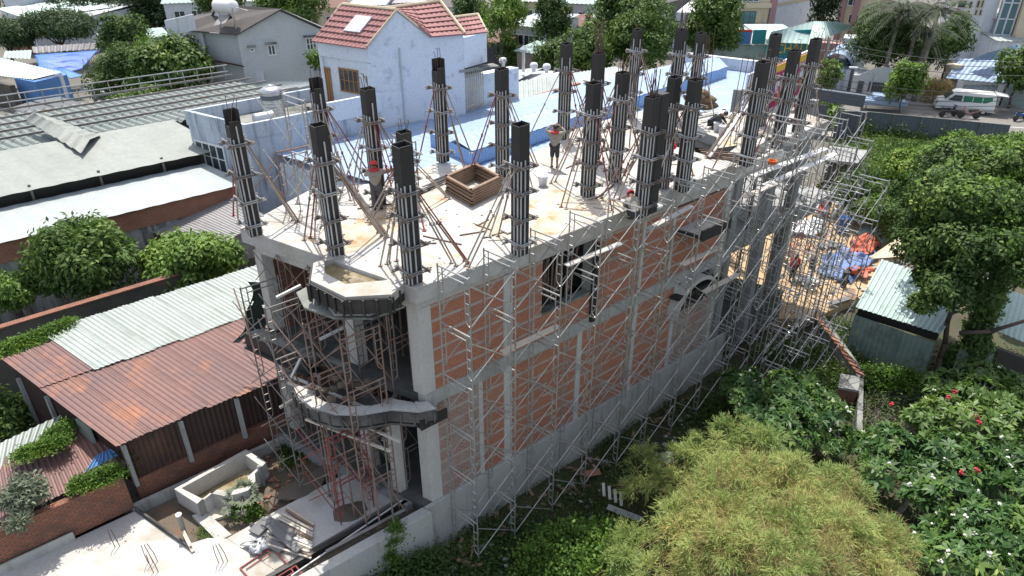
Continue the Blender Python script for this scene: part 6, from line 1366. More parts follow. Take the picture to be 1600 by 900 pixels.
# broken sheets and boards
def loose_board(label, u, v, z, L_, w, ang, m, tilt=.1, name='loose_board', grp='loose boards and sheets in the yard'):
    c = W3(u,v,z); ex = Vector((math.cos(ang), math.sin(ang), tilt)).normalized(); ey = Vector((-ex.y, ex.x, 0)).normalized(); q = MB(); q.box(c+UP*.1, L_, w, .03, ex, ey, ex.cross(ey)); q.build(name, m, label=label, cat='board', group=grp)
for i, a in enumerate([(1330,330,-1.2,2.6,.25,2.2,'white','long white board leaning among debris, topmost'),(1340,340,-1.2,2.8,.2,2.4,'white','long white board among debris, second'),(1352,352,-1.25,2.4,.2,2.5,'whitepipe','thin white board among debris, lowest'),(1325,345,-1.3,1.4,.5,.6,'white','broken white panel by the stub'),(1318,352,-1.3,1.2,.4,1.4,'conc','grey broken panel by the drum'),(1300,385,-1.4,1.6,.5,.2,'ply','grey board flat on the sand below the drum'),(1312,472,-1.4,1.5,.3,.5,'ply','grey plank at the sand edge by the shed'),(1330,462,-1.35,.9,.35,1.2,'timber','brown offcut at the sand edge by the shed'),(1262,440,-1.4,1.1,.8,.3,'white_conc','pale slab leaning by the scaffold feet'),(1305,405,-1.42,1.0,.1,1.8,'timber','thin brown stick on the sand above the blue tarp'),(1320,395,-1.42,1.3,.12,.4,'timber','brown stick between drum and orange tarp')]):
    loose_board(a[7], a[0], a[1], a[2], a[3], a[4], a[5], M[a[6]], RNG2.uniform(-.05,.25))
q = MB(); q.corr(W3(1336,362,-1.3), W3(1368,382,-1.2), W3(1388,376,-.9), W3(1364,348,-.8), pitch=.22, amp=.03); q.build('loose_sheet', M['tealroof'], label='bent pale teal corrugated sheet lying above the orange tarp', cat='roof sheet')
mb = MB()
for i in range(150):
    u, v = RNG2.uniform(1225,1400), RNG2.uniform(300,480); c = W3(u, v, -1.46); s = RNG2.uniform(.04,.14); mb.blob((c.x,c.y,c.z+s*.3), s, s*.8, s*.6, i, .3, 1)
mb.build('rubble', M['conc'], label='scattered grey rubble over the sand yard', cat='rubble', kind='stuff')
mb = MB()
for i in range(60):
    u, v = RNG2.uniform(1225,1300), RNG2.uniform(350,410); c = W3(u, v, -1.4); ex = Vector((RNG2.random()-.5, RNG2.random()-.5, RNG2.random()*.3)).normalized(); mb.tube(c, c+ex*RNG2.uniform(.4,1.3)+UP*.15, .02, 5)
mb.build('steel_scrap', M['redpipe'], label='tangle of red and brown steel scrap by the far scaffold feet', cat='scrap', kind='stuff')
mb = MB()
for i in range(220):
    u, v = RNG2.uniform(400,640), RNG2.uniform(695,800); c = W3(u, v, -.4); a_, b_ = toab(c)
    if not (-4 < a_ < -.4 and .4 < b_ < 6): continue
    if b_ < 3.1 and a_ < -.4 and b_ > 1: continue
    s = RNG2.uniform(.03,.10); mb.blob((c.x,c.y,c.z+s*.3), s, s*.8, s*.6, i, .3, 1)
mb.build('debris', M['brick_b'], label='broken brick and mortar debris on the dirt of the front court', cat='debris', kind='stuff')
mb = MB()
for i in range(120):
    a_ = RNG2.uniform(-2,12); c = AB(a_, -.5, -1.85)+EN*RNG2.uniform(.3,3.0); s = RNG2.uniform(.04,.14); mb.blob((c.x,c.y,c.z+s*.2), s, s*.8, s*.6, i, .3, 1)
mb.build('stones', M['conc_d'], label='pale stones and mortar lumps in the shaded garden strip', cat='stones', kind='stuff')
for i, (u, v, L_, w, an, m, lab) in enumerate([(975,805,1.2,.25,2.7,'whiteroof','pale ribbed roofing strip lying in the shaded garden'),(938,845,.9,.4,2.6,'rubber','dark slate coloured board in the garden shade'),(848,875,.8,.3,.9,'brick_b','pinkish slab tilted in the weeds at the bottom'),(925,742,.6,.3,.2,'brick_b','small pink slab under the side scaffold')]):
    loose_board(lab, u, v, -1.75, L_, w, an, M[m], .05, grp='loose boards in the garden strip')
for k in range(4):
    loose_board(['white post stub, first of four in the garden shade','white post stub, second of four in the garden shade','white post stub, third of four in the garden shade','white post stub, last of four in the garden shade'][k], 943+k*9, 768+k*5, -1.5, .45, .1, 1.6, M['conc'], .9, grp='white stubs in the garden')
p = W3(1042,722,-1.3); t = thing('garden_shrine', 'small shrine like post with a white rounded cap and orange band in the garden', 'post', p-UP*.7); q = MB(); q.lathe(p-UP*.7, [(.2,0),(.2,.75),(.24,.8),(.02,.82)], 14); q.build('base', M['brick_b'], t); q = MB(); q.lathe(p+UP*.12, [(.2,0),(.22,.08),(.16,.25),(.04,.36)], 14); q.build('cap', M['whiteplas'], t, smooth=True)
# ---- fish pond in the front court ----
t = thing('garden_pond', 'raised concrete pond with stepped rim and greenish water, left of the porch', 'pond', W3(350,760,-.4))
zr = .32
rim = [W3(u,v,zr) for u,v in ((272,764),(384,702),(416,722),(398,740),(399,752),(388,766),(370,772),(350,775),(328,770),(308,787))]
cen = sum(rim, Vector())/len(rim); q = MB(); n = len(rim)
for k in range(n):
    a, b = rim[k], rim[(k+1)%n]; i0, i1 = a+(cen-a).normalized()*.22, b+(cen-b).normalized()*.22
    q.hexa([Vector((*p.xy,-.45)) for p in (a,b,i1,i0)], [a,b,i1,i0])
q.build('rim', M['conc'], t); q = MB(); q.prism([(p.x,p.y) for p in rim][::1], -.44, -.30); q.build('water', M['pond'], t)
q = MB(); P_ = [W3(u,v,-.3) for u,v in ((318,798),(352,787),(368,800),(332,812))]; q.prism([(p.x,p.y) for p in P_], -.41, -.3); q.build('overflow_pan', M['wet'], t)
q = MB(); P_ = [W3(u,v,-.25) for u,v in ((300,805),(322,800),(362,835),(340,846))]; q.prism([(p.x,p.y) for p in P_], -.42, -.25); q.build('ledge', M['conc'], t)
p = W3(290,838,-.2); t = thing('concrete_pipe_post', 'grey pipe standing up at the corner of the pond with a pale capped top', 'pipe', p); q = MB(); q.tube(p-UP*.2, p+UP*.9, .07, 12); q.build('shaft', M['steel_d'], t); q = MB(); q.tube(p+UP*.9, p+UP*.94, .09, 12); q.build('cap', M['white'], t)
p = W3(412,758,-.4); q = MB(); q.tube(p, p+UP*.85, .07, 12); q.build('pipe_stub', M['conc_d'], label='grey pipe stub standing right of the pond', cat='pipe')
bar('timber_board', 'dark board edge standing between the bright court and the pond bed', 'board', W3(212,795,-.1), W3(300,858,-.1), .06, .18, M['rubber'])
bar('timber_board', 'pale plank propped from the pond corner pipe to the court', 'board', W3(286,830,.2), W3(302,862,-.12), .10, .05, M['timber_w'])
# boards and offcuts on the porch slab
def flat_board(label, u, v, L_, w, ang, m, z=-.13, th=.05, grp='boards on the bright porch slab', name='board'):
    c = W3(u,v,z); ex = Vector((math.cos(ang), math.sin(ang), 0)); q = MB(); q.box(c, L_, w, th, ex, Vector((-ex.y,ex.x,0)), UP); q.build(name, m, label=label, cat='board', group=grp, bevel=.005)
angA = math.atan2(EA.y, EA.x); angB = math.atan2(EB.y, EB.x)
for i, (u, v, L_, w, a_, mm, z, lab) in enumerate([(408,822,.62,.42,angA+.4,'ply',-.10,'grey cement board, leftmost of the stack'),(436,826,1.15,.36,angB,'ply',-.05,'grey cement board lying across the stack'),(424,850,.9,.28,angB+.05,'ply',-.11,'lowest grey cement board with dark edge'),(446,842,1.35,.26,angB-.1,'ply',.01,'uppermost long grey cement board'),(398,822,.4,.1,angB,'rubber',-.13,'short dark strip by the grey boards')]):
    flat_board(lab, u, v, L_, w, a_, M[mm], z)
cols_ = ['timber_w','timber','timber_w','timber_w','cream_pipe','timber','timber_w','white','timber_w','timber_w','rust','timber_w']
wh = ['first','second','third','fourth','fifth','sixth','seventh','eighth','ninth','tenth','eleventh','twelfth']
for i in range(12):
    a0 = AB(-2.7-.13*i+RNG2.uniform(-.05,.05), 2.95-.07*i, -.15+.03*(i%3)); a1 = AB(-2.75-.09*i, 1.75-.11*i, -.15+.03*(i%3))
    bar('timber_offcut', 'pale timber length in the porch pile, %s from the building side' % wh[i], 'timber', a0, a1, RNG2.uniform(.05,.09), .04, M[cols_[i]], 'timber lengths on the porch slab')
# red scaffold frames lying on the court
for i, (u0,v0,u1,v1,lab) in enumerate([(375,888,424,855,'red scaffold frame lying on the bright court, left one'),(428,905,462,884,'red scaffold frame lying on the bright court, cut by the lower edge')]):
    a, b = W3(u0,v0,-.12), W3(u1,v1,-.12); d = (b-a).normalized(); s_ = Vector((d.y,-d.x,0)); q = MB(); q.tube(a, b, .022, 7); q.tube(a, a+s_*.9, .022, 7); q.tube(a+s_*.16+d*.1, b+s_*.16-d*.15, .018, 6); q.tube(b-d*.15+s_*.16, b-d*.15, .018, 6); q.tube(b, b+s_*.9, .022, 7); q.build('fallen_scaffold', M['redpipe'], label=lab, cat='scaffold frame', group='red frames on the court')
for i, (u, v, n_) in enumerate([(180,855,2),(232,880,3),(240,895,2),(342,880,3)]):
    p = W3(u,v,-.16); q = MB()
    for k in range(n_): b0 = p+Vector((.12*k,.03*k,0)); q.path([b0, b0+Vector((-.04,.02,.35)), b0+Vector((-.02-.05*k,.0,.75))], .011, 5)
    q.build('starter_bar', M['rebar'], label=['short starter bars near the middle of the bright court','starter bars left of the lower edge on the bright court','pair of starter bars cut by the lower edge','starter bars by the corner of the porch slab'][i], cat='rebar', group='starter bars on the court')
# ---- things on the slab ----
p = W3(742,308,ZT); t = thing('timber_crate', 'stack of brown timber frames forming an open box on the slab', 'timber stack', p)
e1, e2 = (W3(782,300,ZT)-W3(738,322,ZT)), (W3(700,300,ZT)-W3(738,322,ZT)); o = W3(738,322,ZT)
for k in range(7):
    j1, j2 = .04*((k*7)%3-1), .05*((k*5)%3-1); b = o+UP*(.05+.085*k)+e1.normalized()*j1; q = MB()
    for (s0, s1) in ((b, b+e1), (b+e1, b+e1+e2), (b+e1+e2, b+e2), (b+e2, b)): ex_ = (s1-s0).normalized()*.06; q.beam(s0-ex_, s1+ex_, .10, .06)
    q.build('timber_frame', M['timber'], t)
for i in range(9):
    a, b = W3(612+8*i, 322-5*i+RNG2.uniform(-3,3), ZT+.03+.03*(i%3)), W3(688+5*i, 287-3*i+RNG2.uniform(-2,2), ZT+.03+.03*(i%3)); bar('steel_strip', 'dark steel angle in the flat pile left of the timber box, %s' % wh[i], 'steel angle', a, b, .07, .025, M['film'] if i % 3 else M['steel'], 'steel angles piled on the slab')
for i, (u, v, lab) in enumerate([(848,290,'pale bucket on the slab left of the tan puddle'),(1120,205,'pale bucket near the crouching worker in black'),(1128,210,'second pale bucket near the crouching worker in black')]):
    p = W3(u,v,ZT); t = thing('bucket', lab, 'bucket', p, 'buckets on the slab'); q = MB(); q.lathe(p, [(.13,0),(.17,.34),(.18,.36),(.16,.36),(.12,.04),(.01,.03)], 18); q.build('pail', M['whiteplas'], t, smooth=True)
t = thing('sack_heap', 'heap of rolled brown hessian sacks at the far slab edge', 'sacks', W3(1092,170,ZT))
for k in range(7): c = W3(1088+7*(k%3), 170, ZT)+UP*(.15+.28*(k//3))+EB*(.1*(k%2)); q = MB(); q.blob(c, .55, .35, .2, k, .12, 2); q.build('sack', M['sack'], t, smooth=True)
q = MB(); q.box(W3(798,360,ZT)+UP*.06, .55, .35, .05, EA, PERP, UP); q.build('small_board', M['white'], label='white scrap board lying in the near puddle beside the scaffold', cat='board')
for i, u in enumerate(sorted(RNG2.uniform(930,1000) for _ in range(10))):
    v = RNG2.uniform(295,335); a = W3(u,v,ZT+.03); bar('slab_offcut', 'short pale offcut by the slab edge near the crouching worker, %s from the left' % wh[i], 'offcut', a, a+Vector((RNG2.uniform(-.5,.5), RNG2.uniform(-.4,.4), .02)), .05, .03, M['timber_w'], 'offcuts by the crouching worker')
q = MB(); c = W3(1206,256,ZT-.1); q.lathe(c, [(.14,0),(.17,.13),(.18,.14),(.15,.14),(.11,.04),(.02,.03)], 16); q.build('orange_basin', M['orange'], label='orange plastic basin on the slab edge below the mural columns', cat='basin')
for (u0,v0,u1,v1) in ((1085,182,1140,170),(1096,188,1150,176),(1118,185,1135,168)):
    bar('pale_plank', 'pale plank lying at %s the far slab beside the sacks' % ('the front of' if v0 == 182 else ('the rear of' if v0 == 188 else 'an angle on')), 'plank', W3(u0,v0,ZT+.1), W3(u1,v1,ZT+.1), .15, .04, M['white'], 'pale planks by the sacks')
for k in range(5):
    bar('reinforcing_bundle', 'brown bar bundle lying on the slab before the stair opening, %s' % wh[k], 'bar bundle', W3(1092+3*k,234+3*k,ZT+.03), W3(1162+2*k,240+3*k,ZT+.03), .05, .03, M['timber'] if k % 2 else M['rebar'], 'brown bars before the stair opening')
# ---------------- trees and plants ----------------
def T(lab, u, v, z, R, k, n, L, Wd, m, zg=-1.0, r=.14, name='broadleaf_tree', du=0, group=None, droop=.3, fr=.42, shell=.72, bark=None, low=-.5, nl=9):
    c = W3(u, v, z); base = Vector((c.x+du, c.y, zg)); return tree(name, lab, base, tuple(c), R, k, n, L, Wd, m, r, bark, group, droop, fr, shell=shell, low=low, nl=nl)
T('round dense tree with glossy dark leaves behind the mossy wall, left one of two', 133, 402, 2.6, (2.1,2.0,1.9), 26, 15000, .30, .13, L_mid, r=.16)
T('spreading yellow green tree behind the mossy wall, right one of two by the grey shed', 293, 402, 2.3, (1.9,1.7,1.35), 24, 12000, .26, .13, L_bright, r=.13)
T('thin shrub with pale stems at the left edge behind the mossy wall', 25, 462, 1.6, (1.3,1.0,.9), 12, 2600, .24, .11, L_bright, r=.06, name='shrub')
T('glossy broad leaved tree in front of the grey annex at the upper left', 268, 112, 3.4, (3.2,3.0,2.9), 30, 12000, .5, .24, L_mid, r=.2)
T('darker fine leaved tree left of the glossy one, above the dark containers', 192, 116, 3.0, (2.7,2.6,2.4), 28, 12000, .32, .10, L_dark, r=.2)
T('low bushy shrub under the two trees beside the factory roof', 215, 165, 2.0, (2.6,2.0,1.4), 16, 5000, .35, .14, L_mid, r=.08, name='shrub')
FT = 'feathery trees at the upper left'
T('feathery yellow green spreading tree above the blue tarp shelter', 88, 42, 3.0, (4.6,3.6,1.7), 30, 13000, .55, .12, L_blue, r=.22, droop=.5, group=FT, low=.0)
T('feathery dark spreading tree at the far left edge', 6, 55, 2.5, (2.8,2.8,1.8), 18, 5000, .55, .12, L_blue, r=.2, droop=.5, group=FT)
T('tall feathery dark tree behind the first utility pole', 158, 18, 2.0, (7.0,5,3.6), 32, 14000, .75, .18, L_palm, r=.22, droop=.6, group=FT)
T('tall feathery dark tree right of the first utility pole', 266, 20, 2.0, (6.0,5,3.8), 30, 13000, .75, .18, L_palm, r=.22, droop=.6, group=FT)
T('dark feathery tree at the top edge near the upper left corner', 66, 2, 2.5, (5,4,3), 20, 6000, .75, .2, L_palm, r=.2, droop=.5, group=FT)
T('rounded grey green tree just left of the utility pole', 193, 56, 3.6, (2.6,2.4,2.1), 20, 6000, .4, .15, L_dark, r=.15)
T('dark tree behind the grey house at its left', 345, 4, 5, (3,3,2.4), 16, 4000, .5, .2, L_dark)
T('green tree behind the ridge of the grey house', 450, 8, 5.5, (4.2,3,2.2), 22, 6000, .5, .2, L_mid)
T('small green shrub growing beside the blue house front corner', 494, 98, 4.0, (.8,.8,1.2), 8, 700, .3, .14, L_bright, r=.05, name='shrub')
T('dark conical tree right of the ridge of the blue house', 735, 22, 4, (2.2,2.2,3.2), 18, 4500, .4, .16, L_dark)
T('airy light green street tree left of the yellow banner', 783, 28, 5, (2.7,2.4,3.6), 20, 3600, .42, .18, L_bright, r=.14, shell=.6)
T('low green street shrub under the airy tree', 795, 78, 1.6, (1.3,1.2,2.0), 10, 1800, .35, .15, L_mid, r=.06, name='shrub')
T('narrow dark columnar tree beside the yellow banner', 860, 36, 4.5, (1.9,1.9,4.2), 20, 6500, .38, .14, L_dark)
T('small dark tree below the columnar tree', 872, 92, 2.0, (2.2,1.8,1.8), 14, 3800, .36, .15, L_dark, r=.08)
T('bright green tree behind the far column with the rebar cage, left part', 916, 88, 2.8, (2.6,2.3,3.2), 24, 9500, .36, .16, L_mid, r=.15)
T('green tree with brown tips between the two far green trees', 948, 62, 3.4, (2.6,2.3,2.8), 22, 8000, .36, .16, L_mid, r=.15)
T('large round green tree in front of the dark slate roof', 1002, 62, 4.0, (3.4,3.0,3.3), 34, 16000, .38, .17, L_mid, r=.2)
T('tall dark tree at the top behind the round green tree', 982, 8, 6.5, (3.0,2.6,3.6), 22, 7000, .5, .2, L_dark)
T('tall glossy street tree left of the cream town house', 1116, 36, 4.6, (2.9,2.6,4.0), 34, 14000, .42, .2, L_mid, r=.18)
T('dark tree between the blank blue wall and the pink apartment', 1288, 10, 4.5, (1.9,1.9,4.2), 16, 3600, .45, .16, L_palm, r=.15)
T('bushy grey green tree before the apartment block', 1383, 68, 3.5, (3.4,3.0,3.2), 34, 15000, .34, .12, L_dark, r=.2)
T('small bright street tree behind the concrete utility pole', 1297, 122, 1.2, (1.1,1.0,1.8), 12, 2600, .3, .16, L_bright, r=.06)
T('young bright green street tree in the middle of the road verge', 1416, 132, 1.8, (1.5,1.4,2.5), 16, 4500, .3, .17, L_bright, r=.08)
T('rounded bright tree against the white tower building', 1490, 62, 3.0, (1.9,1.8,2.4), 20, 6500, .34, .18, L_mid, r=.12)
T('dark tree mass below the palms left of the white building', 1455, 80, 2.2, (1.9,1.7,2.6), 16, 5000, .4, .12, L_dark, r=.12)
T('green tree at the right edge over the yellow sign', 1596, 108, 2.6, (1.9,1.8,2.6), 18, 5000, .34, .18, L_mid, r=.12)
T('dry hanging shrub with brown aerial roots behind the young street tree', 1462, 140, .3, (1.3,.8,1.6), 10, 1800, .5, .05, L_bamboo2, r=.06, droop=1.2, name='shrub')
T('banana like plant with hanging leaves below the gantry beam', 1288, 172, .2, (.9,.9,1.1), 6, 160, 1.2, .35, L_bright, r=.08, droop=.6, name='banana_plant')
# palms
def palm(lab, u, v, z, n=16, L_=3.2):
    c = W3(u, v, z); base = Vector((c.x, c.y, -1)); t = thing('palm_tree', lab, 'palm', base, 'palms before the white building'); q = MB(); q.path(limb_pts(base, c, 5, .02), .22, 9, r1=.15); q.build('trunk', M['bark_l'], t, smooth=True); P_, A_, N_ = [], [], []; q = MB()
    for k in range(n):
        a = 6.283*k/n+RNG.random()*.3; el = RNG.uniform(-.1, 1.0); d = np.array([math.cos(a)*math.cos(el), math.sin(a)*math.cos(el), math.sin(el)]); side = np.cross(d, [0,0,1.]); side /= np.linalg.norm(side); prev = None
        for j in range(26):
            s = j/25; p = np.array(c)+d*L_*s+np.array([0,0,-1.])*(L_*.55*s*s)
            for sg in (-1, 1): P_.append(p); A_.append(side*sg+d*.5-np.array([0,0,.55])); N_.append([0,0,1.]+d*.2)
            if prev is not None and j % 5 == 0: q.tube(prev, p, .03, 4); prev = p
            if prev is None: prev = p
    leaf_mesh('fronds', np.array(P_), np.array(A_), np.array(N_), .75, .07, L_palm, t); q.build('frond_ribs', M['bark_l'], t)
for lab, u, v, z in (('tall dark palm, left one before the white building', 1408, 14, 7), ('tall dark palm, middle one before the white building', 1438, 22, 6.5), ('tall dark palm, right one before the white building', 1466, 18, 7), ('shorter dark palm in front of the other palms', 1448, 52, 4.5)): palm(lab, u, v, z, 20, 3.4)
# --- right side garden ---
c0 = W3(1462, 592, -2)
t = thing('large_tree', 'large dark tree with a slim bare trunk rising beside the teal sheds', 'tree', c0)
bl = []
for (u, v, z, r) in ((1475,270,5.8,1.8),(1530,275,6.0,1.8),(1465,310,5.4,1.3),(1500,330,5.8,2.0),(1560,330,6.0,1.8),(1460,385,4.6,1.2),(1505,395,4.8,1.7),(1575,385,5.4,1.5),(1600,290,6.2,1.6),(1445,430,3.8,.8),(1480,445,3.8,1.1),(1570,255,6.4,1.3),(1442,345,5.0,.9),(1500,245,6.2,1.0),(1450,480,3.0,.7),(1520,460,3.2,1.0),(1475,420,3.8,1.2)):
    c = W3(u, v, z); bl.append((np.array(c), np.array([r, r, r*.85])*.8))
sub = []
for c, r in bl: sub += blobs_for(c, r*1.15, 7, .5)
trunk_for(t, c0, sorted(bl, key=lambda b: b[0][2]), .13, M['bark'], htrunk=.55, nl=12)
crown('crown', sub, 62000, .21, .10, L_dark, t, .3)
crown('upper_leaves', [s for s in sub if s[0][2] > 5.6][:46], 12000, .21, .11, L_bright, t, .2, shell=.95)  # brighter leaf colour on the high clumps only
q = MB(); a, b = W3(1500,520,1.0), W3(1640,505,1.6); q.path([a, a.lerp(b,.35)-UP*.1, a.lerp(b,.7)+UP*.25, b+UP*.3], .09, 8, r1=.06); q.build('long_branch', M['bark'], t, smooth=True)
c1 = W3(1498, 600, -2); t = thing('vine_column', 'trunk smothered in green climbing vines in front of the teal shed', 'tree', c1); bl = []
for k in range(11): c = Vector(c1)+UP*(.5+.62*k)+Vector((RNG.normal()*.15, RNG.normal()*.15, 0)); bl.append((np.array(c), np.array([.52-.015*k, .5, .6])))
q = MB(); q.path([c1, c1+UP*3.5, c1+UP*6.5], .12, 8, r1=.08); q.build('trunk', M['bark'], t, smooth=True); crown('foliage', bl, 11000, .17, .10, L_mid, t, .5)
for i, (lab, u, v, z, R, n, mm) in enumerate([('leafy bush left of the big tree, beside the debris',1345,300,.2,(1.7,1.5,1.4),8000,L_mid),('leafy bush between the hut and the big tree',1390,300,.4,(1.7,1.4,1.2),8000,L_mid),('paler bush just above the white debris',1365,335,-.2,(1.3,1.2,1.1),5500,L_bright),('bush at the foot of the big tree above the orange tarp',1400,350,.2,(1.3,1.4,1.5),7000,L_mid),('yellowish tree top at the grassy plot',1430,262,1.8,(1.7,1.6,1.4),9000,L_bright),('second yellowish tree top right of the grassy plot',1505,238,2.2,(1.5,1.5,1.2),8000,L_bright),('bright tree top at the right edge by the hoarding',1580,240,2.4,(1.5,1.6,1.2),7000,L_bright),('green bush low at the right edge beside the vines',1604,405,1.5,(.8,.9,1.2),5000,L_bright)]):
    T(lab, u, v, z, R, 18, n, .22, .11, mm, zg=-1.6, r=.08, name='bush', group='bushes along the right edge of the site')
# frangipani clumps
def plumeria(lab, cs, n, mats, flowers, L=.36, per=11):
    b0 = W3(*cs[0][:3]); t = thing('frangipani', lab, 'tree', Vector((b0.x, b0.y, -2)), 'frangipani trees in the garden'); bl = []
    for (u, v, z, r) in cs: c = W3(u, v, z); bl += blobs_for(tuple(c), (r, r, r*.8), 6, .55, -.1)
    trunk_for(t, (b0.x, b0.y, -2), bl, .12, M['bark_l'], nl=10); rosettes('leaves', bl, n, L, .13, mats, t, per, flowers)
plumeria('frangipani with dark glossy leaves and few white flowers beside the garden path wall', [(1180,630,-.2,1.2),(1240,620,0,1.3),(1290,660,-.1,1.3),(1220,680,-.3,1.4),(1320,700,-.4,1.0),(1160,600,-.6,.7)], 720, [L_plum, L_plumb], 30)
plumeria('light green frangipani at the right edge under the teal sheds', [(1500,620,.4,1.3),(1560,610,.5,1.3),(1590,660,.5,1.3),(1520,670,.5,1.2),(1450,660,.0,.9)], 640, L_plumb, 12)
plumeria('dark frangipani dotted with white flowers in the middle right', [(1420,740,.4,1.3),(1480,730,.6,1.3),(1540,750,.7,1.2),(1380,700,.2,.9),(1590,730,.7,1.1)], 740, [L_plum, L_plumb], 50)
plumeria('frangipani at the bottom right corner with many white flowers', [(1500,830,1.0,1.2),(1560,840,1.1,1.2),(1600,800,1.0,1.1),(1530,890,1.2,1.2),(1600,890,1.2,1.1),(1460,870,.6,.8),(1480,790,.8,.9)], 820, [L_plum, L_plumb], 60)
for i, (u, v, z) in enumerate([(1394,632,.6),(1482,621,.9),(1492,612,.9),(1526,652,1.0),(1530,660,1.0),(1526,735,1.4),(1503,738,1.3)]):
    p = W3(u,v,z+.55); q = MB(); 
    for k in range(7): q.blob(p+Vector(rdir(1)[0])*.06, .045, .045, .04, k, .2, 1)
    q.build('red_blossom', L_flower_r, label=['red blossom above the dry branches','red blossom left of the light frangipani','red blossom cluster highest in the light frangipani','red blossom inside the light frangipani, upper','red blossom inside the light frangipani, lower','red blossom in the dark frangipani, right one','red blossom in the dark frangipani, left one'][i], cat='blossom', group='red blossoms in the garden')
# bamboo
b0 = W3(1190, 800, -2); t = thing('bamboo_clump', 'big feathery yellow green bamboo clump filling the lower middle right', 'bamboo', b0); bl = []
for (u, v, z, r) in ((1010,745,-.6,.8),(1060,780,.0,1.1),(1110,730,.3,1.1),(1160,700,.2,1.0),(1140,780,.9,1.3),(1200,750,1.0,1.3),(1100,840,.7,1.3),(1050,880,.2,1.1),(1180,840,1.3,1.4),(1250,780,1.1,1.2),(1300,770,.8,.9),(1270,840,1.3,1.2),(1340,840,1.1,1.0),(1150,900,1.2,1.3),(1240,900,1.5,1.3),(1330,900,1.4,1.1),(1390,860,.8,.8),(1400,900,.9,.8),(990,860,-.8,.8),(980,900,-.7,.8)):
    c = W3(u, v, z); bl += blobs_for(tuple(c), (r*1.05, r*1.05, r*.9), 6, .42, -.1)
q = MB()
for i, b in enumerate(bl[::2]):
    f = Vector((b0.x+RNG.normal()*1.2, b0.y+RNG.normal()*.9, -2)); e = Vector(b[0])+Vector(rdir(1)[0])*.3; m_ = f.lerp(e,.5)+UP*.9; q.path([f, f.lerp(m_,.6)+UP*.2, m_, m_.lerp(e,.5)+UP*.25, e, e+(e-m_)*.35-UP*.2], .025, 5, r1=.006)
q.build('culms', L_bamboo2, t)
def tufts(name, blobs, nt, ns, per, L, Wd, m, parent):
    """clumps of sprays: nt tufts on the outer shell, ns sprays radiating from each"""
    vol = np.array([b[1].prod()**(2/3) for b in blobs]); idx = RNG.choice(len(blobs), nt, p=vol/vol.sum())
    c = np.array([b[0] for b in blobs])[idx]; r = np.array([b[1] for b in blobs])[idx]; d = rdir(nt); d[:,2] = np.abs(d[:,2])-.2*RNG.random(nt)
    ctr = c+d*r*(.55+.65*RNG.random(nt))[:, None]; od = d+np.array([0,0,.6]); od /= np.linalg.norm(od, axis=1, keepdims=True); sz = RNG.uniform(.22,.6,nt)
    n = nt*ns; C_ = np.repeat(ctr, ns, 0); O_ = np.repeat(od, ns, 0); Z_ = np.repeat(sz, ns); td = O_*.9+rdir(n)*.85; td /= np.linalg.norm(td, axis=1, keepdims=True); P_, A_, N_ = [], [], []
    for k in range(per):
        s = (k+1)/per; p = C_+td*(Z_*s)[:, None]-np.array([0,0,1.])*(Z_*.35*s*s)[:, None]
        P_.append(p); A_.append(td*1.0+rdir(n)*.65-np.array([0,0,.25])); N_.append(rdir(n)*.7+np.array([0,0,1.]))
    P_ = np.concatenate(P_); leaf_mesh(name, P_, np.concatenate(A_), np.concatenate(N_), L*RNG.uniform(.5,1.25,len(P_)), Wd*RNG.uniform(.7,1.2,len(P_)), m, parent)
def sprays(name, blobs, n, per, L, Wd, m, parent, droop=.2):
    """fans of narrow leaves along short arching twigs"""
    vol = np.array([b[1].prod()**(2/3) for b in blobs]); idx = RNG.choice(len(blobs), n, p=vol/vol.sum())
    c = np.array([b[0] for b in blobs])[idx]; r = np.array([b[1] for b in blobs])[idx]; d = rdir(n); d[:,2] = np.abs(d[:,2])*1.0-.25*RNG.random(n)
    tip = c+d*r*(.6+.75*RNG.random(n)**1.6)[:, None]; td = d+rdir(n)*.6+np.array([0,0,.35]); td /= np.linalg.norm(td, axis=1, keepdims=True); P_, A_, N_ = [], [], []
    for k in range(per):
        s = k/per; p = tip+td*(.38*s)-np.array([0,0,1.])*(.10*s*s)
        ax = td*.9+rdir(n)*.75-np.array([0,0,droop]); P_.append(p); A_.append(ax); N_.append(rdir(n)*.8+np.array([0,0,1.]))
    P_ = np.concatenate(P_); leaf_mesh(name, P_, np.concatenate(A_), np.concatenate(N_), L*RNG.uniform(.6,1.25,len(P_)), Wd*RNG.uniform(.7,1.2,len(P_)), m, parent)
tufts('leaves', bl, 380, 22, 8, .23, .022, L_bamboo, t)
sprays('loose_leaves', bl, 1500, 8, .2, .02, L_bamboo, t)
for k in range(60):
    b = bl[k % len(bl)]; e = Vector(b[0])+Vector(rdir(1)[0])*.2+UP*b[1][2]*.8; d = Vector((RNG.normal(), RNG.normal(), 1.2)).normalized(); q2 = MB() if k == 0 else q2; q2.path([e-d*.7, e, e+d*.5+Vector((RNG.normal()*.1,0,-.02)), e+d*.95+Vector((RNG.normal()*.25,RNG.normal()*.2,-.15))], .012, 4, r1=.004)
q2.build('bare_shoots', L_bamboo2, t)
dry = [b for b in bl if b[0][0] > W3(1080,840,1)[0] and b[0][1] < W3(1100,760,1)[1]]
sprays('dry_sprays', dry, 2300, 9, .26, .009, L_bamboo2, t, 0)
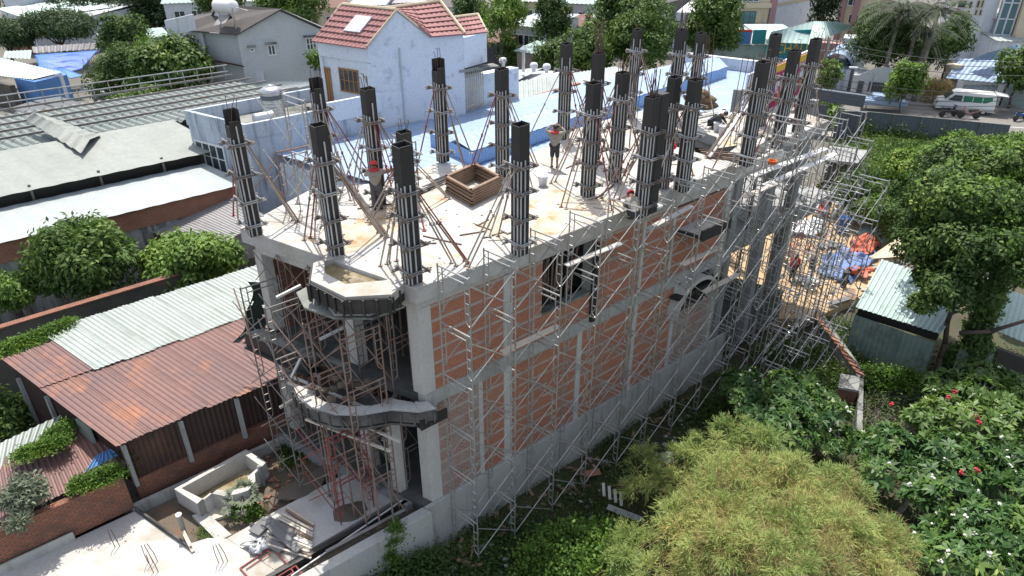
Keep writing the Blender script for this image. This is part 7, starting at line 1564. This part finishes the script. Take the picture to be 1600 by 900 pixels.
# low growth
def px_pts(lst): return [W3(u, v, z) for (u, v, z) in lst]
ground_plants('weed_patch', 'bright green leafy weeds at the bottom beside the bamboo', 'weeds', px_pts([(870,860,-1.5),(900,850,-1.4),(930,870,-1.2),(880,890,-1.4),(950,880,-1.1),(840,885,-1.6),(905,900,-1.3),(950,850,-1.5)]), 9000, .14, .09, L_vine, h=.45, spread=.42)
ground_plants('ground_cover', 'dark ground cover over the shaded garden strip', 'ground cover', [AB(RNG.uniform(-4,14), 0, -1.9)+EN*RNG.uniform(.5,4.5) for _ in range(150)], 30000, .12, .06, L_dark, h=.16, spread=.5, kind='stuff')
ground_plants('ground_cover', 'green creepers between garden path wall and frangipani', 'ground cover', px_pts([(1290,560,-1.9),(1310,590,-1.8),(1280,600,-1.8),(1330,560,-1.9),(1250,560,-1.9),(1220,550,-1.9),(1300,530,-1.9),(1320,520,-1.9),(1340,535,-1.9),(1200,560,-1.9),(1150,600,-1.9),(1100,640,-1.9)]), 12000, .13, .07, L_mid, h=.3, spread=.5, kind='stuff')
ground_plants('creeper_row', 'bright creeper row in front of the teal shed', 'creeper', px_pts([(1355+12*i, 592+1.5*i, -1.5) for i in range(7)]), 5000, .15, .09, L_vine, h=.35, spread=.28)
ground_plants('ground_cover', 'mixed undergrowth beneath the frangipani trees', 'ground cover', [W3(RNG.uniform(1150,1640), RNG.uniform(600,900), -1.8) for _ in range(120)], 16000, .16, .08, L_dark, h=.3, spread=.6, kind='stuff')
ground_plants('grass', 'green grass covering the plot behind the hoarding', 'grass', [W3(RNG.uniform(1320,1600), RNG.uniform(216,320), -1.0) for _ in range(420)], 70000, .30, .09, L_grass, h=.22, spread=.8, kind='stuff')
ground_plants('ground_cover', 'vines creeping along the foot of the blue grey hoarding', 'ground cover', [f0.lerp(f1, RNG.random())-dn*.4-UP*.1 for _ in range(40)], 6000, .2, .12, L_mid, h=.7, spread=.35, kind='stuff')
ground_plants('ground_cover', 'leaf litter weeds round the teal sheds', 'ground cover', [W3(RNG.uniform(1420,1640), RNG.uniform(560,640), -1.9) for _ in range(60)], 7000, .14, .07, L_dark, h=.2, spread=.5, kind='stuff')
q = MB()
for i in range(170):
    u, v = RNG.uniform(1345,1480), RNG.uniform(600,690); a = W3(u, v, -1.75); an = RNG.normal()*.5+.2; q.path([a, a+Vector((math.cos(an)*.5, math.sin(an)*.5, .12)), a+Vector((math.cos(an+.2)*1.0, math.sin(an+.2)*1.0, .1))], .012, 4)
q.build('dry_branches', M['bark_l'], label='mat of dry grey branches on the ground before the teal shed', cat='branches', kind='stuff')
# vines on walls
def vine(lab, pts, n, sp=.3, h=.25, L=.13, m=None, name='vine'): return ground_plants(name, lab, 'vine', pts, n, L, L*.5, m or L_vine, h=h, spread=sp)
def line(a, b, k): return [Vector(a).lerp(Vector(b), (i+.5)/k) for i in range(k)]
vine('long green vine mat on the back edge of the rusty roof', line(W3(0,552,3.0), W3(112,508,3.05), 12), 9000, .20, .14, L=.11)
vine('green vine heap on the brown lean-to roof by the brick wall', line(W3(118,762,1.35), W3(180,742,1.4), 6)+line(W3(150,750,1.4), W3(180,738,1.45), 3), 7000, .15, .16, L=.10)
vine('green vine patch between the pale and brown lean-to sheets', line(W3(30,715,1.9), W3(100,690,1.9), 5)+line(W3(80,685,1.9), W3(108,668,1.9), 3), 7000, .16, .15, L=.10)
vine('dark vines hanging at the shed corner', [W3(208,712,1.2), W3(210,725,.8), W3(205,700,1.5), W3(200,735,.8)], 2200, .16, .2, m=L_mid)
vine('vine climbing the boundary wall in the garden', [AB(-1.7,-.1,-.4)+EN*.15, AB(-1.5,-.1,-.1)+EN*.1, AB(-1.9,-.1,-.9)+EN*.2, AB(-1.7,-.1,-1.3)+EN*.25], 1500, .14, .2, L=.11)
vine('dark weeds at the foot of the boundary wall', line(AB(-4,-.1,-1.7)+EN*.5, AB(-.5,-.1,-1.7)+EN*.8, 10), 7000, .35, .4, m=L_dark, name='weeds')
# grey green shrub on the lean-to
T('grey green spiky shrub growing at the left edge over the lean-to', 36, 772, 1.8, (.75,.55,.32), 14, 1900, .2, .06, L_grey, zg=.6, r=.05, name='shrub', droop=.1, shell=.5)
T('small grey green plant on top of the old brick wall', 32, 815, 1.5, (.35,.25,.2), 8, 350, .18, .06, L_grey, zg=1.0, r=.03, name='shrub', droop=.1)
T('dark leaved tree at the left edge below the rusty shed', 0, 665, .6, (.9,1.2,1.3), 14, 3500, .22, .10, L_mid, zg=-1, r=.06)
# papaya like plant by the pond
p = W3(382, 792, -.3); t = thing('papaya_plant', 'small papaya like plant with big lobed leaves beside the pond', 'plant', p, None); q = MB(); P_, A_, N_ = [], [], []
for k in range(15):
    a = 6.283*k/15+RNG.random()*.4; el = RNG.uniform(.15,1.1); L_ = RNG.uniform(.35,.6); d = Vector((math.cos(a)*math.cos(el), math.sin(a)*math.cos(el), math.sin(el))); s0 = p+UP*RNG.uniform(.1,.4); e = s0+d*L_; q.path([s0, s0.lerp(e,.5)+UP*.05, e], .012, 5)
    sd = Vector((-d.y, d.x, 0)).normalized(); fw = (d-UP*.3).normalized()
    for j in range(9): b_ = (j-4)*.5; P_.append(tuple(e)); A_.append(tuple(fw*math.cos(b_)+sd*math.sin(b_))); N_.append((0,0,1))
q.path([p, p+UP*.5], .035, 7); q.build('stalks', M['bark_l'], t); leaf_mesh('leaves', np.array(P_), np.array(A_), np.array(N_), .24, .08, L_grey, t, bend=.1)
ground_plants('pond_weeds', 'bright weeds at the foot of the papaya like plant', 'weeds', px_pts([(380,800,-.38),(395,805,-.38),(372,795,-.38)]), 900, .11, .08, L_vine, h=.2, spread=.16)
ground_plants('court_grass', 'patch of short grass in the pond bed', 'grass', px_pts([(318,832,-.38),(330,840,-.38),(340,846,-.38)]), 1500, .07, .02, L_grass, h=.06, spread=.14)
ground_plants('dirt_weeds', 'dark weeds on the dirt beside the porch slab', 'weeds', px_pts([(455,722,-.4),(448,705,-.4),(470,715,-.4)]), 1300, .09, .05, L_dark, h=.12, spread=.2)
# ---------------- people ----------------
def skinned(name, joints, edges, m, parent, sub=2, root=0):
    me = bpy.data.meshes.new(name); me.from_pydata([tuple(Vector(j[0])-WPOS[parent]) if parent else tuple(j[0]) for j in joints], edges, [])
    me.materials.append(m); o = bpy.data.objects.new(name, me); COL.objects.link(o); o.parent = parent; WPOS[o] = WPOS[parent]
    bpy.context.view_layer.objects.active = o
    bm = bmesh.new(); bm.from_mesh(me); ly = bm.verts.layers.skin.verify(); bm.verts.ensure_lookup_table()
    for i, j in enumerate(joints): r = j[1]; bm.verts[i][ly].radius = (r, r) if not isinstance(r, tuple) else r; bm.verts[i][ly].use_root = (i == root)
    bm.to_mesh(me); bm.free()
    s = o.modifiers.new('skin', 'SKIN'); s.branch_smoothing = .3; s.use_smooth_shade = True
    u = o.modifiers.new('sub', 'SUBSURF'); u.levels = sub; u.render_levels = sub
    return o
def person(label, foot, face, pose, hat='helmet_r', shirt='shirt', pants='trousers', shorts=False, conical=False, scarf=False, H=1.64):
    """pose: dict of joint positions in a body frame (x right, y forward, z up) in units of H"""
    f = Vector(face); f.z = 0; f.normalize(); r = Vector((f.y, -f.x, 0)); foot = Vector(foot)
    t = thing('person', label, 'person', foot)
    J = {k: foot+(r*p[0]+f*p[1]+UP*p[2])*H for k, p in pose.items()}
    hd = (J['head']-J['neck']).normalized()
    names = ['pelvis','belly','chest','neck','head','crown_','shL','elL','wrL','shR','elR','wrR','hipL','knL','anL','toL','hipR','knR','anR','toR']
    J['crown_'] = J['head']+hd*.055*H; rad = dict(pelvis=.085,belly=.078,chest=.088,neck=.035,head=.056,crown_=.045,shL=.045,elL=.026,wrL=.018,shR=.045,elR=.026,wrR=.018,hipL=.056,knL=.034,anL=.022,toL=.020,hipR=.056,knR=.034,anR=.022,toR=.020)
    ed = [('pelvis','belly'),('belly','chest'),('chest','neck'),('neck','head'),('head','crown_'),('chest','shL'),('shL','elL'),('elL','wrL'),('chest','shR'),('shR','elR'),('elR','wrR'),('pelvis','hipL'),('hipL','knL'),('knL','anL'),('anL','toL'),('pelvis','hipR'),('hipR','knR'),('knR','anR'),('anR','toR')]
    js = [(J[n], rad[n]*H) for n in names]; ix = {n: i for i, n in enumerate(names)}; es = [(ix[a], ix[b]) for a, b in ed]
    for s in ('L','R'):   # palm, four fingers and a thumb
        w, e = J['wr'+s], J['el'+s]; d = (w-e).normalized(); sd = d.cross(UP); sd = sd.normalized() if sd.length > .1 else r; nn = sd.cross(d)
        pi = len(js); js.append((w+d*.05*H, .020*H)); es.append((ix['wr'+s], pi))
        for k, ln in enumerate((.040,.047,.044,.034)):
            a = len(js); off = sd*((k-1.5)*.0135*H); js.append((w+d*.068*H+off, .0055*H)); js.append((w+d*(.068+ln*.55)*H+off*1.1-nn*.006*H, .005*H)); js.append((w+d*(.066+ln)*H+off*1.1-nn*.018*H, .0042*H)); es += [(pi,a),(a,a+1),(a+1,a+2)]
        a = len(js); js.append((w+d*.035*H-sd*.026*H, .0065*H)); js.append((w+d*.06*H-sd*.038*H, .0055*H)); es += [(pi,a),(a,a+1)]
    skinned('body', js, es, M['skin'], t, 1)
    # face: nose, eyes, mouth, ears
    fw = (f-hd*f.dot(hd)).normalized(); rr = fw.cross(hd); q = MB(); c = J['head']+hd*.01*H; q.blob(c+fw*.060*H-hd*.004*H, .010*H, .012*H, .016*H, 1, 0, 1); q.blob(c+rr*.054*H, .008*H,.012*H,.018*H,1,0,1); q.blob(c-rr*.054*H, .008*H,.012*H,.018*H,1,0,1); q.build('nose_and_ears', M['skin'], t, smooth=True)
    q = MB(); [q.blob(c+fw*.055*H+rr*(s*.02*H)+hd*.012*H, .006*H,.004*H,.004*H,1,0,1) for s in (-1,1)]; q.build('eyes', M['black'], t); q = MB(); q.blob(c+fw*.055*H-hd*.026*H, .014*H,.005*H,.004*H,1,0,1); q.build('mouth', M['redcloth'], t)
    q = MB(); q.blob(c+hd*.018*H-fw*.010*H, .060*H,.060*H,.056*H, 2, .06, 2); q.build('hair', M['black'], t, smooth=True)
    def shell(nm, part, extra, m, radd):
        nms = part; ii = {n: i for i, n in enumerate(nms)}; jj = [(J[n] if n in J else extra[n], radd[n]*H) for n in nms]; ee = [(ii[a], ii[b]) for a, b in ed+[('elL','slL'),('elR','slR'),('knL','caL'),('knR','caR')] if a in ii and b in ii]; skinned(nm, jj, ee, m, t, 2)
    ex = {'slL': J['elL'].lerp(J['wrL'],.8), 'slR': J['elR'].lerp(J['wrR'],.8), 'caL': J['knL'].lerp(J['anL'],.92), 'caR': J['knR'].lerp(J['anR'],.92)}
    shell('shirt', ['belly','pelvis','chest','neck','shL','elL','slL','shR','elR','slR'], ex, M[shirt], dict(belly=.095,pelvis=.098,chest=.105,neck=.046,shL=.060,elL=.038,slL=.030,shR=.060,elR=.038,slR=.030))
    if shorts: ex['caL'] = J['knL'].lerp(J['anL'],.1); ex['caR'] = J['knR'].lerp(J['anR'],.1)
    shell('trousers', ['pelvis','hipL','knL','caL','hipR','knR','caR'], ex, M[pants], dict(pelvis=.092,hipL=.070,knL=.050,caL=.040,hipR=.070,knR=.050,caR=.040))
    for s in ('L','R'): q = MB(); q.beam(J['an'+s]-UP*.0+(J['an'+s]-J['to'+s])*.3-UP*.01*H, J['to'+s]-UP*.008*H+(J['to'+s]-J['an'+s])*.2, .055*H, .035*H); q.build('shoe', M['black'], t, bevel=.01)
    top = J['head']+hd*.03*H
    if conical: q = MB(); q.lathe(top-hd*.005*H, [(.02*H,.005*H),(.125*H,.0),(.13*H,.004*H),(.06*H,.055*H),(.004*H,.09*H)], 24, tuple(hd)); q.build('conical_hat', M['straw'], t, smooth=True)
    elif hat: q = MB(); q.lathe(top-hd*.005*H, [(.076*H,-.005*H),(.078*H,.0),(.070*H,.012*H),(.062*H,.036*H),(.040*H,.056*H),(.006*H,.063*H)], 20, tuple(hd)); q.box(top+fw*.075*H, .09*H, .05*H, .008*H, rr, fw, hd); q.build('helmet', M[hat], t, smooth=True)
    if scarf: q = MB(); q.lathe(J['neck']-hd*.03*H, [(.06*H,0),(.105*H,.0),(.10*H,.03*H),(.055*H,.05*H)], 16, tuple(hd)); q.build('neck_cloth', M['redcloth'], t, smooth=True)
    return t
stand = dict(pelvis=(0,0,.52), belly=(0,.0,.60), chest=(0,.005,.73), neck=(0,.01,.83), head=(0,.02,.905), shL=(-.115,0,.79), shR=(.115,0,.79), hipL=(-.05,0,.50), knL=(-.058,.012,.27), anL=(-.062,0,.04), toL=(-.07,.08,.02), hipR=(.05,0,.50), knR=(.058,.012,.27), anR=(.062,0,.04), toR=(.07,.08,.02), elL=(-.16,.01,.63), wrL=(-.15,.07,.50), elR=(.16,.01,.63), wrR=(.15,.07,.50))
def pz(**k): d = dict(stand); d.update(k); return d
person('worker in red helmet and khaki shirt facing away, reaching toward the near corner column', W3(591,328,ZT), (-.15,1,0), pz(elR=(.24,.06,.77), wrR=(.37,.10,.79), elL=(-.18,.08,.68), wrL=(-.13,.20,.72)), pants='jeans', scarf=True)
person('worker in dark shorts with both hands raised to his head, by the blue roof', W3(866,263,ZT), (.3,1,0), pz(elL=(-.22,.03,.84), wrL=(-.09,.06,.93), elR=(.22,.03,.84), wrR=(.09,.06,.93)), hat=None, shorts=True, scarf=True)
person('worker in a conical straw hat and red neck cloth standing among the far columns', W3(1196,160,ZT), (-.2,1,0), pz(elL=(-.15,.12,.66), wrL=(-.06,.22,.68)), conical=True, scarf=True)
crouch = dict(pelvis=(0,-.06,.16), belly=(0,.01,.23), chest=(0,.10,.33), neck=(0,.19,.38), head=(0,.255,.405), shL=(-.11,.12,.34), shR=(.11,.12,.34), hipL=(-.05,-.05,.15), knL=(-.09,.15,.27), anL=(-.075,.0,.04), toL=(-.08,.08,.02), hipR=(.05,-.05,.15), knR=(.09,.15,.27), anR=(.075,.0,.04), toR=(.08,.08,.02), elL=(-.13,.22,.22), wrL=(-.06,.33,.14), elR=(.13,.22,.22), wrR=(.06,.33,.14))
person('worker in pale shirt and red cap crouching on the slab edge above the brick wall', W3(990,343,ZT), (-.2,1,0), crouch, hat='helmet_r')
person('worker dressed in black crouching by the buckets on the far slab', W3(1114,200,ZT), (.8,-.5,0), crouch, hat=None, shirt='trousers')
bend = pz(belly=(0,.06,.58), chest=(0,.20,.60), neck=(0,.29,.60), head=(0,.36,.585), shL=(-.11,.22,.60), shR=(.11,.22,.60), elL=(-.12,.28,.46), wrL=(-.08,.32,.33), elR=(.12,.28,.46), wrR=(.08,.32,.33))
person('worker in an orange vest bending down behind the wide double column', W3(1026,262,ZT), (.6,-.7,0), bend, hat='helmet_r', shirt='redcloth')
person('person in a red top and black trousers standing on the sand behind the scaffold', W3(1236,438,-1.46), (.2,-1,0), pz(), hat=None, shirt='redcloth')
person('worker in a grey shirt standing by the hoarding at the far end of the slab', W3(1290,212,-.8), (-.6,.6,0), pz(), hat=None, shirt='jeans')
# ---------------- extra site clutter ----------------
R3 = random.Random(21)
# stains and small lumps over the slab so it is not clean
mb = MB()
for i in range(260):
    u, v = R3.uniform(430,1190), R3.uniform(170,430); c = W3(u, v, ZT); a_, b_ = toab(c)
    if not (.2 < a_ < 13.6 and .1 < b_ < 5.5): continue
    s = R3.uniform(.015,.05); mb.blob((c.x,c.y,c.z+s*.3), s, s*.8, s*.5, i, .3, 1)
mb.build('mortar_crumbs', M['conc_d'], label='crumbs of mortar and grit scattered over the roof slab', cat='grit', kind='stuff')
nth = ords+['sixteenth','seventeenth','eighteenth','nineteenth','twentieth']
k = 0
for i in range(60):
    u, v = R3.uniform(440,1150), R3.uniform(200,430); c = W3(u, v, ZT+.02); a_, b_ = toab(c)
    if not (.4 < a_ < 13.4 and .3 < b_ < 5.6) or k >= 18: continue
    an = R3.uniform(0, 3.14); L_ = R3.uniform(.4,1.6); d = Vector((math.cos(an), math.sin(an), 0)); e = c+d*L_; a2, b2 = toab(e)
    if not (.2 < a2 < 13.6 and .1 < b2 < 5.9): continue
    bar('loose_stick', 'loose timber or rod lying on the slab, %s counting from the farthest back' % nth[k] if False else 'loose %s lying flat on the roof slab %s' % (('timber strip','steel rod')[k%2], ('near the left edge','by the bay pool','between the front columns','behind the near corner column','beside the tan puddle','in front of the timber crate','right of the timber crate','below the standing worker','behind the crouching worker','by the double column','near the slim column','left of the stair opening','in the middle of the slab','near the front left column','close to the side edge','among the far columns','beside the white bucket','at the rear of the slab')[k]), 'stick', c, e, .04, .03, M['timber_w'] if k % 2 == 0 else M['rebar'], 'loose sticks on the slab'); k += 1
# cement bags / boards by the left
for i, (u, v, lab) in enumerate([(1010,318,'grey cement bag slumped near the double column'),(1022,322,'grey cement bag beside another near the double column')]):
    q = MB(); c = W3(u, v, ZT+.1); q.blob(c, .3, .2, .1, i, .12, 2); q.build('cement_bag', M['plastic_w'], label=lab, cat='bag', smooth=True, group='bags on the slab')
# planks on scaffold lifts
for i, (a, z, lab) in enumerate([(1.9,5.2,'thin plank on the upper lift near the corner'),(10.0,5.3,'thin plank on the lift right of the window'),(11.6,3.6,'thin plank on the lift above the arched canopy'),(13.2,7.0,'thin plank on the high lift at the brick end')]):
    bar('scaffold_plank', 'weathered %s' % lab, 'plank', AB(a,-.9,z), AB(a+2.2,-.9,z), .22, .035, M['timber_w'], 'planks on scaffold lifts')
# diagonal tie tubes along the front, drooping wires
for i in range(6):
    b0 = .2+i*.9; bar('tie_tube', 'slanting tie tube across the front scaffold, %s from the right' % ords[i], 'tube', AB(-.9-.15*i%1, b0, .2+.9*i), AB(-1.0, b0+1.5, 2.2+.8*i), .04, .04, M['rust'] if i%2 else M['steel_d'], 'tie tubes on the front scaffold')
# grime, vents and pipes on the blue house wall
q = MB(); x = B_.lerp(D_, .30)+nW*.06; q.tube(Vector((x.x,x.y,1.5)), Vector((x.x,x.y,8.6)), .05, 6); q.build('down_pipe', M['greyplas'], bpy.data.objects['blue_house'])
# washing water edge: rough waste along the garden toe of the wall
mb = MB()
for i in range(90):
    a_ = R3.uniform(-1,13); c = AB(a_, -.3, -1.9)+EN*R3.uniform(.1,1.2); ex = Vector((R3.random()-.5, R3.random()-.5, .1)).normalized(); mb.beam(c, c+ex*R3.uniform(.15,.5), R3.uniform(.04,.15), .03)
mb.build('wood_scraps', M['timber'], label='wood scraps and broken boards along the foot of the side wall', cat='scraps', kind='stuff')
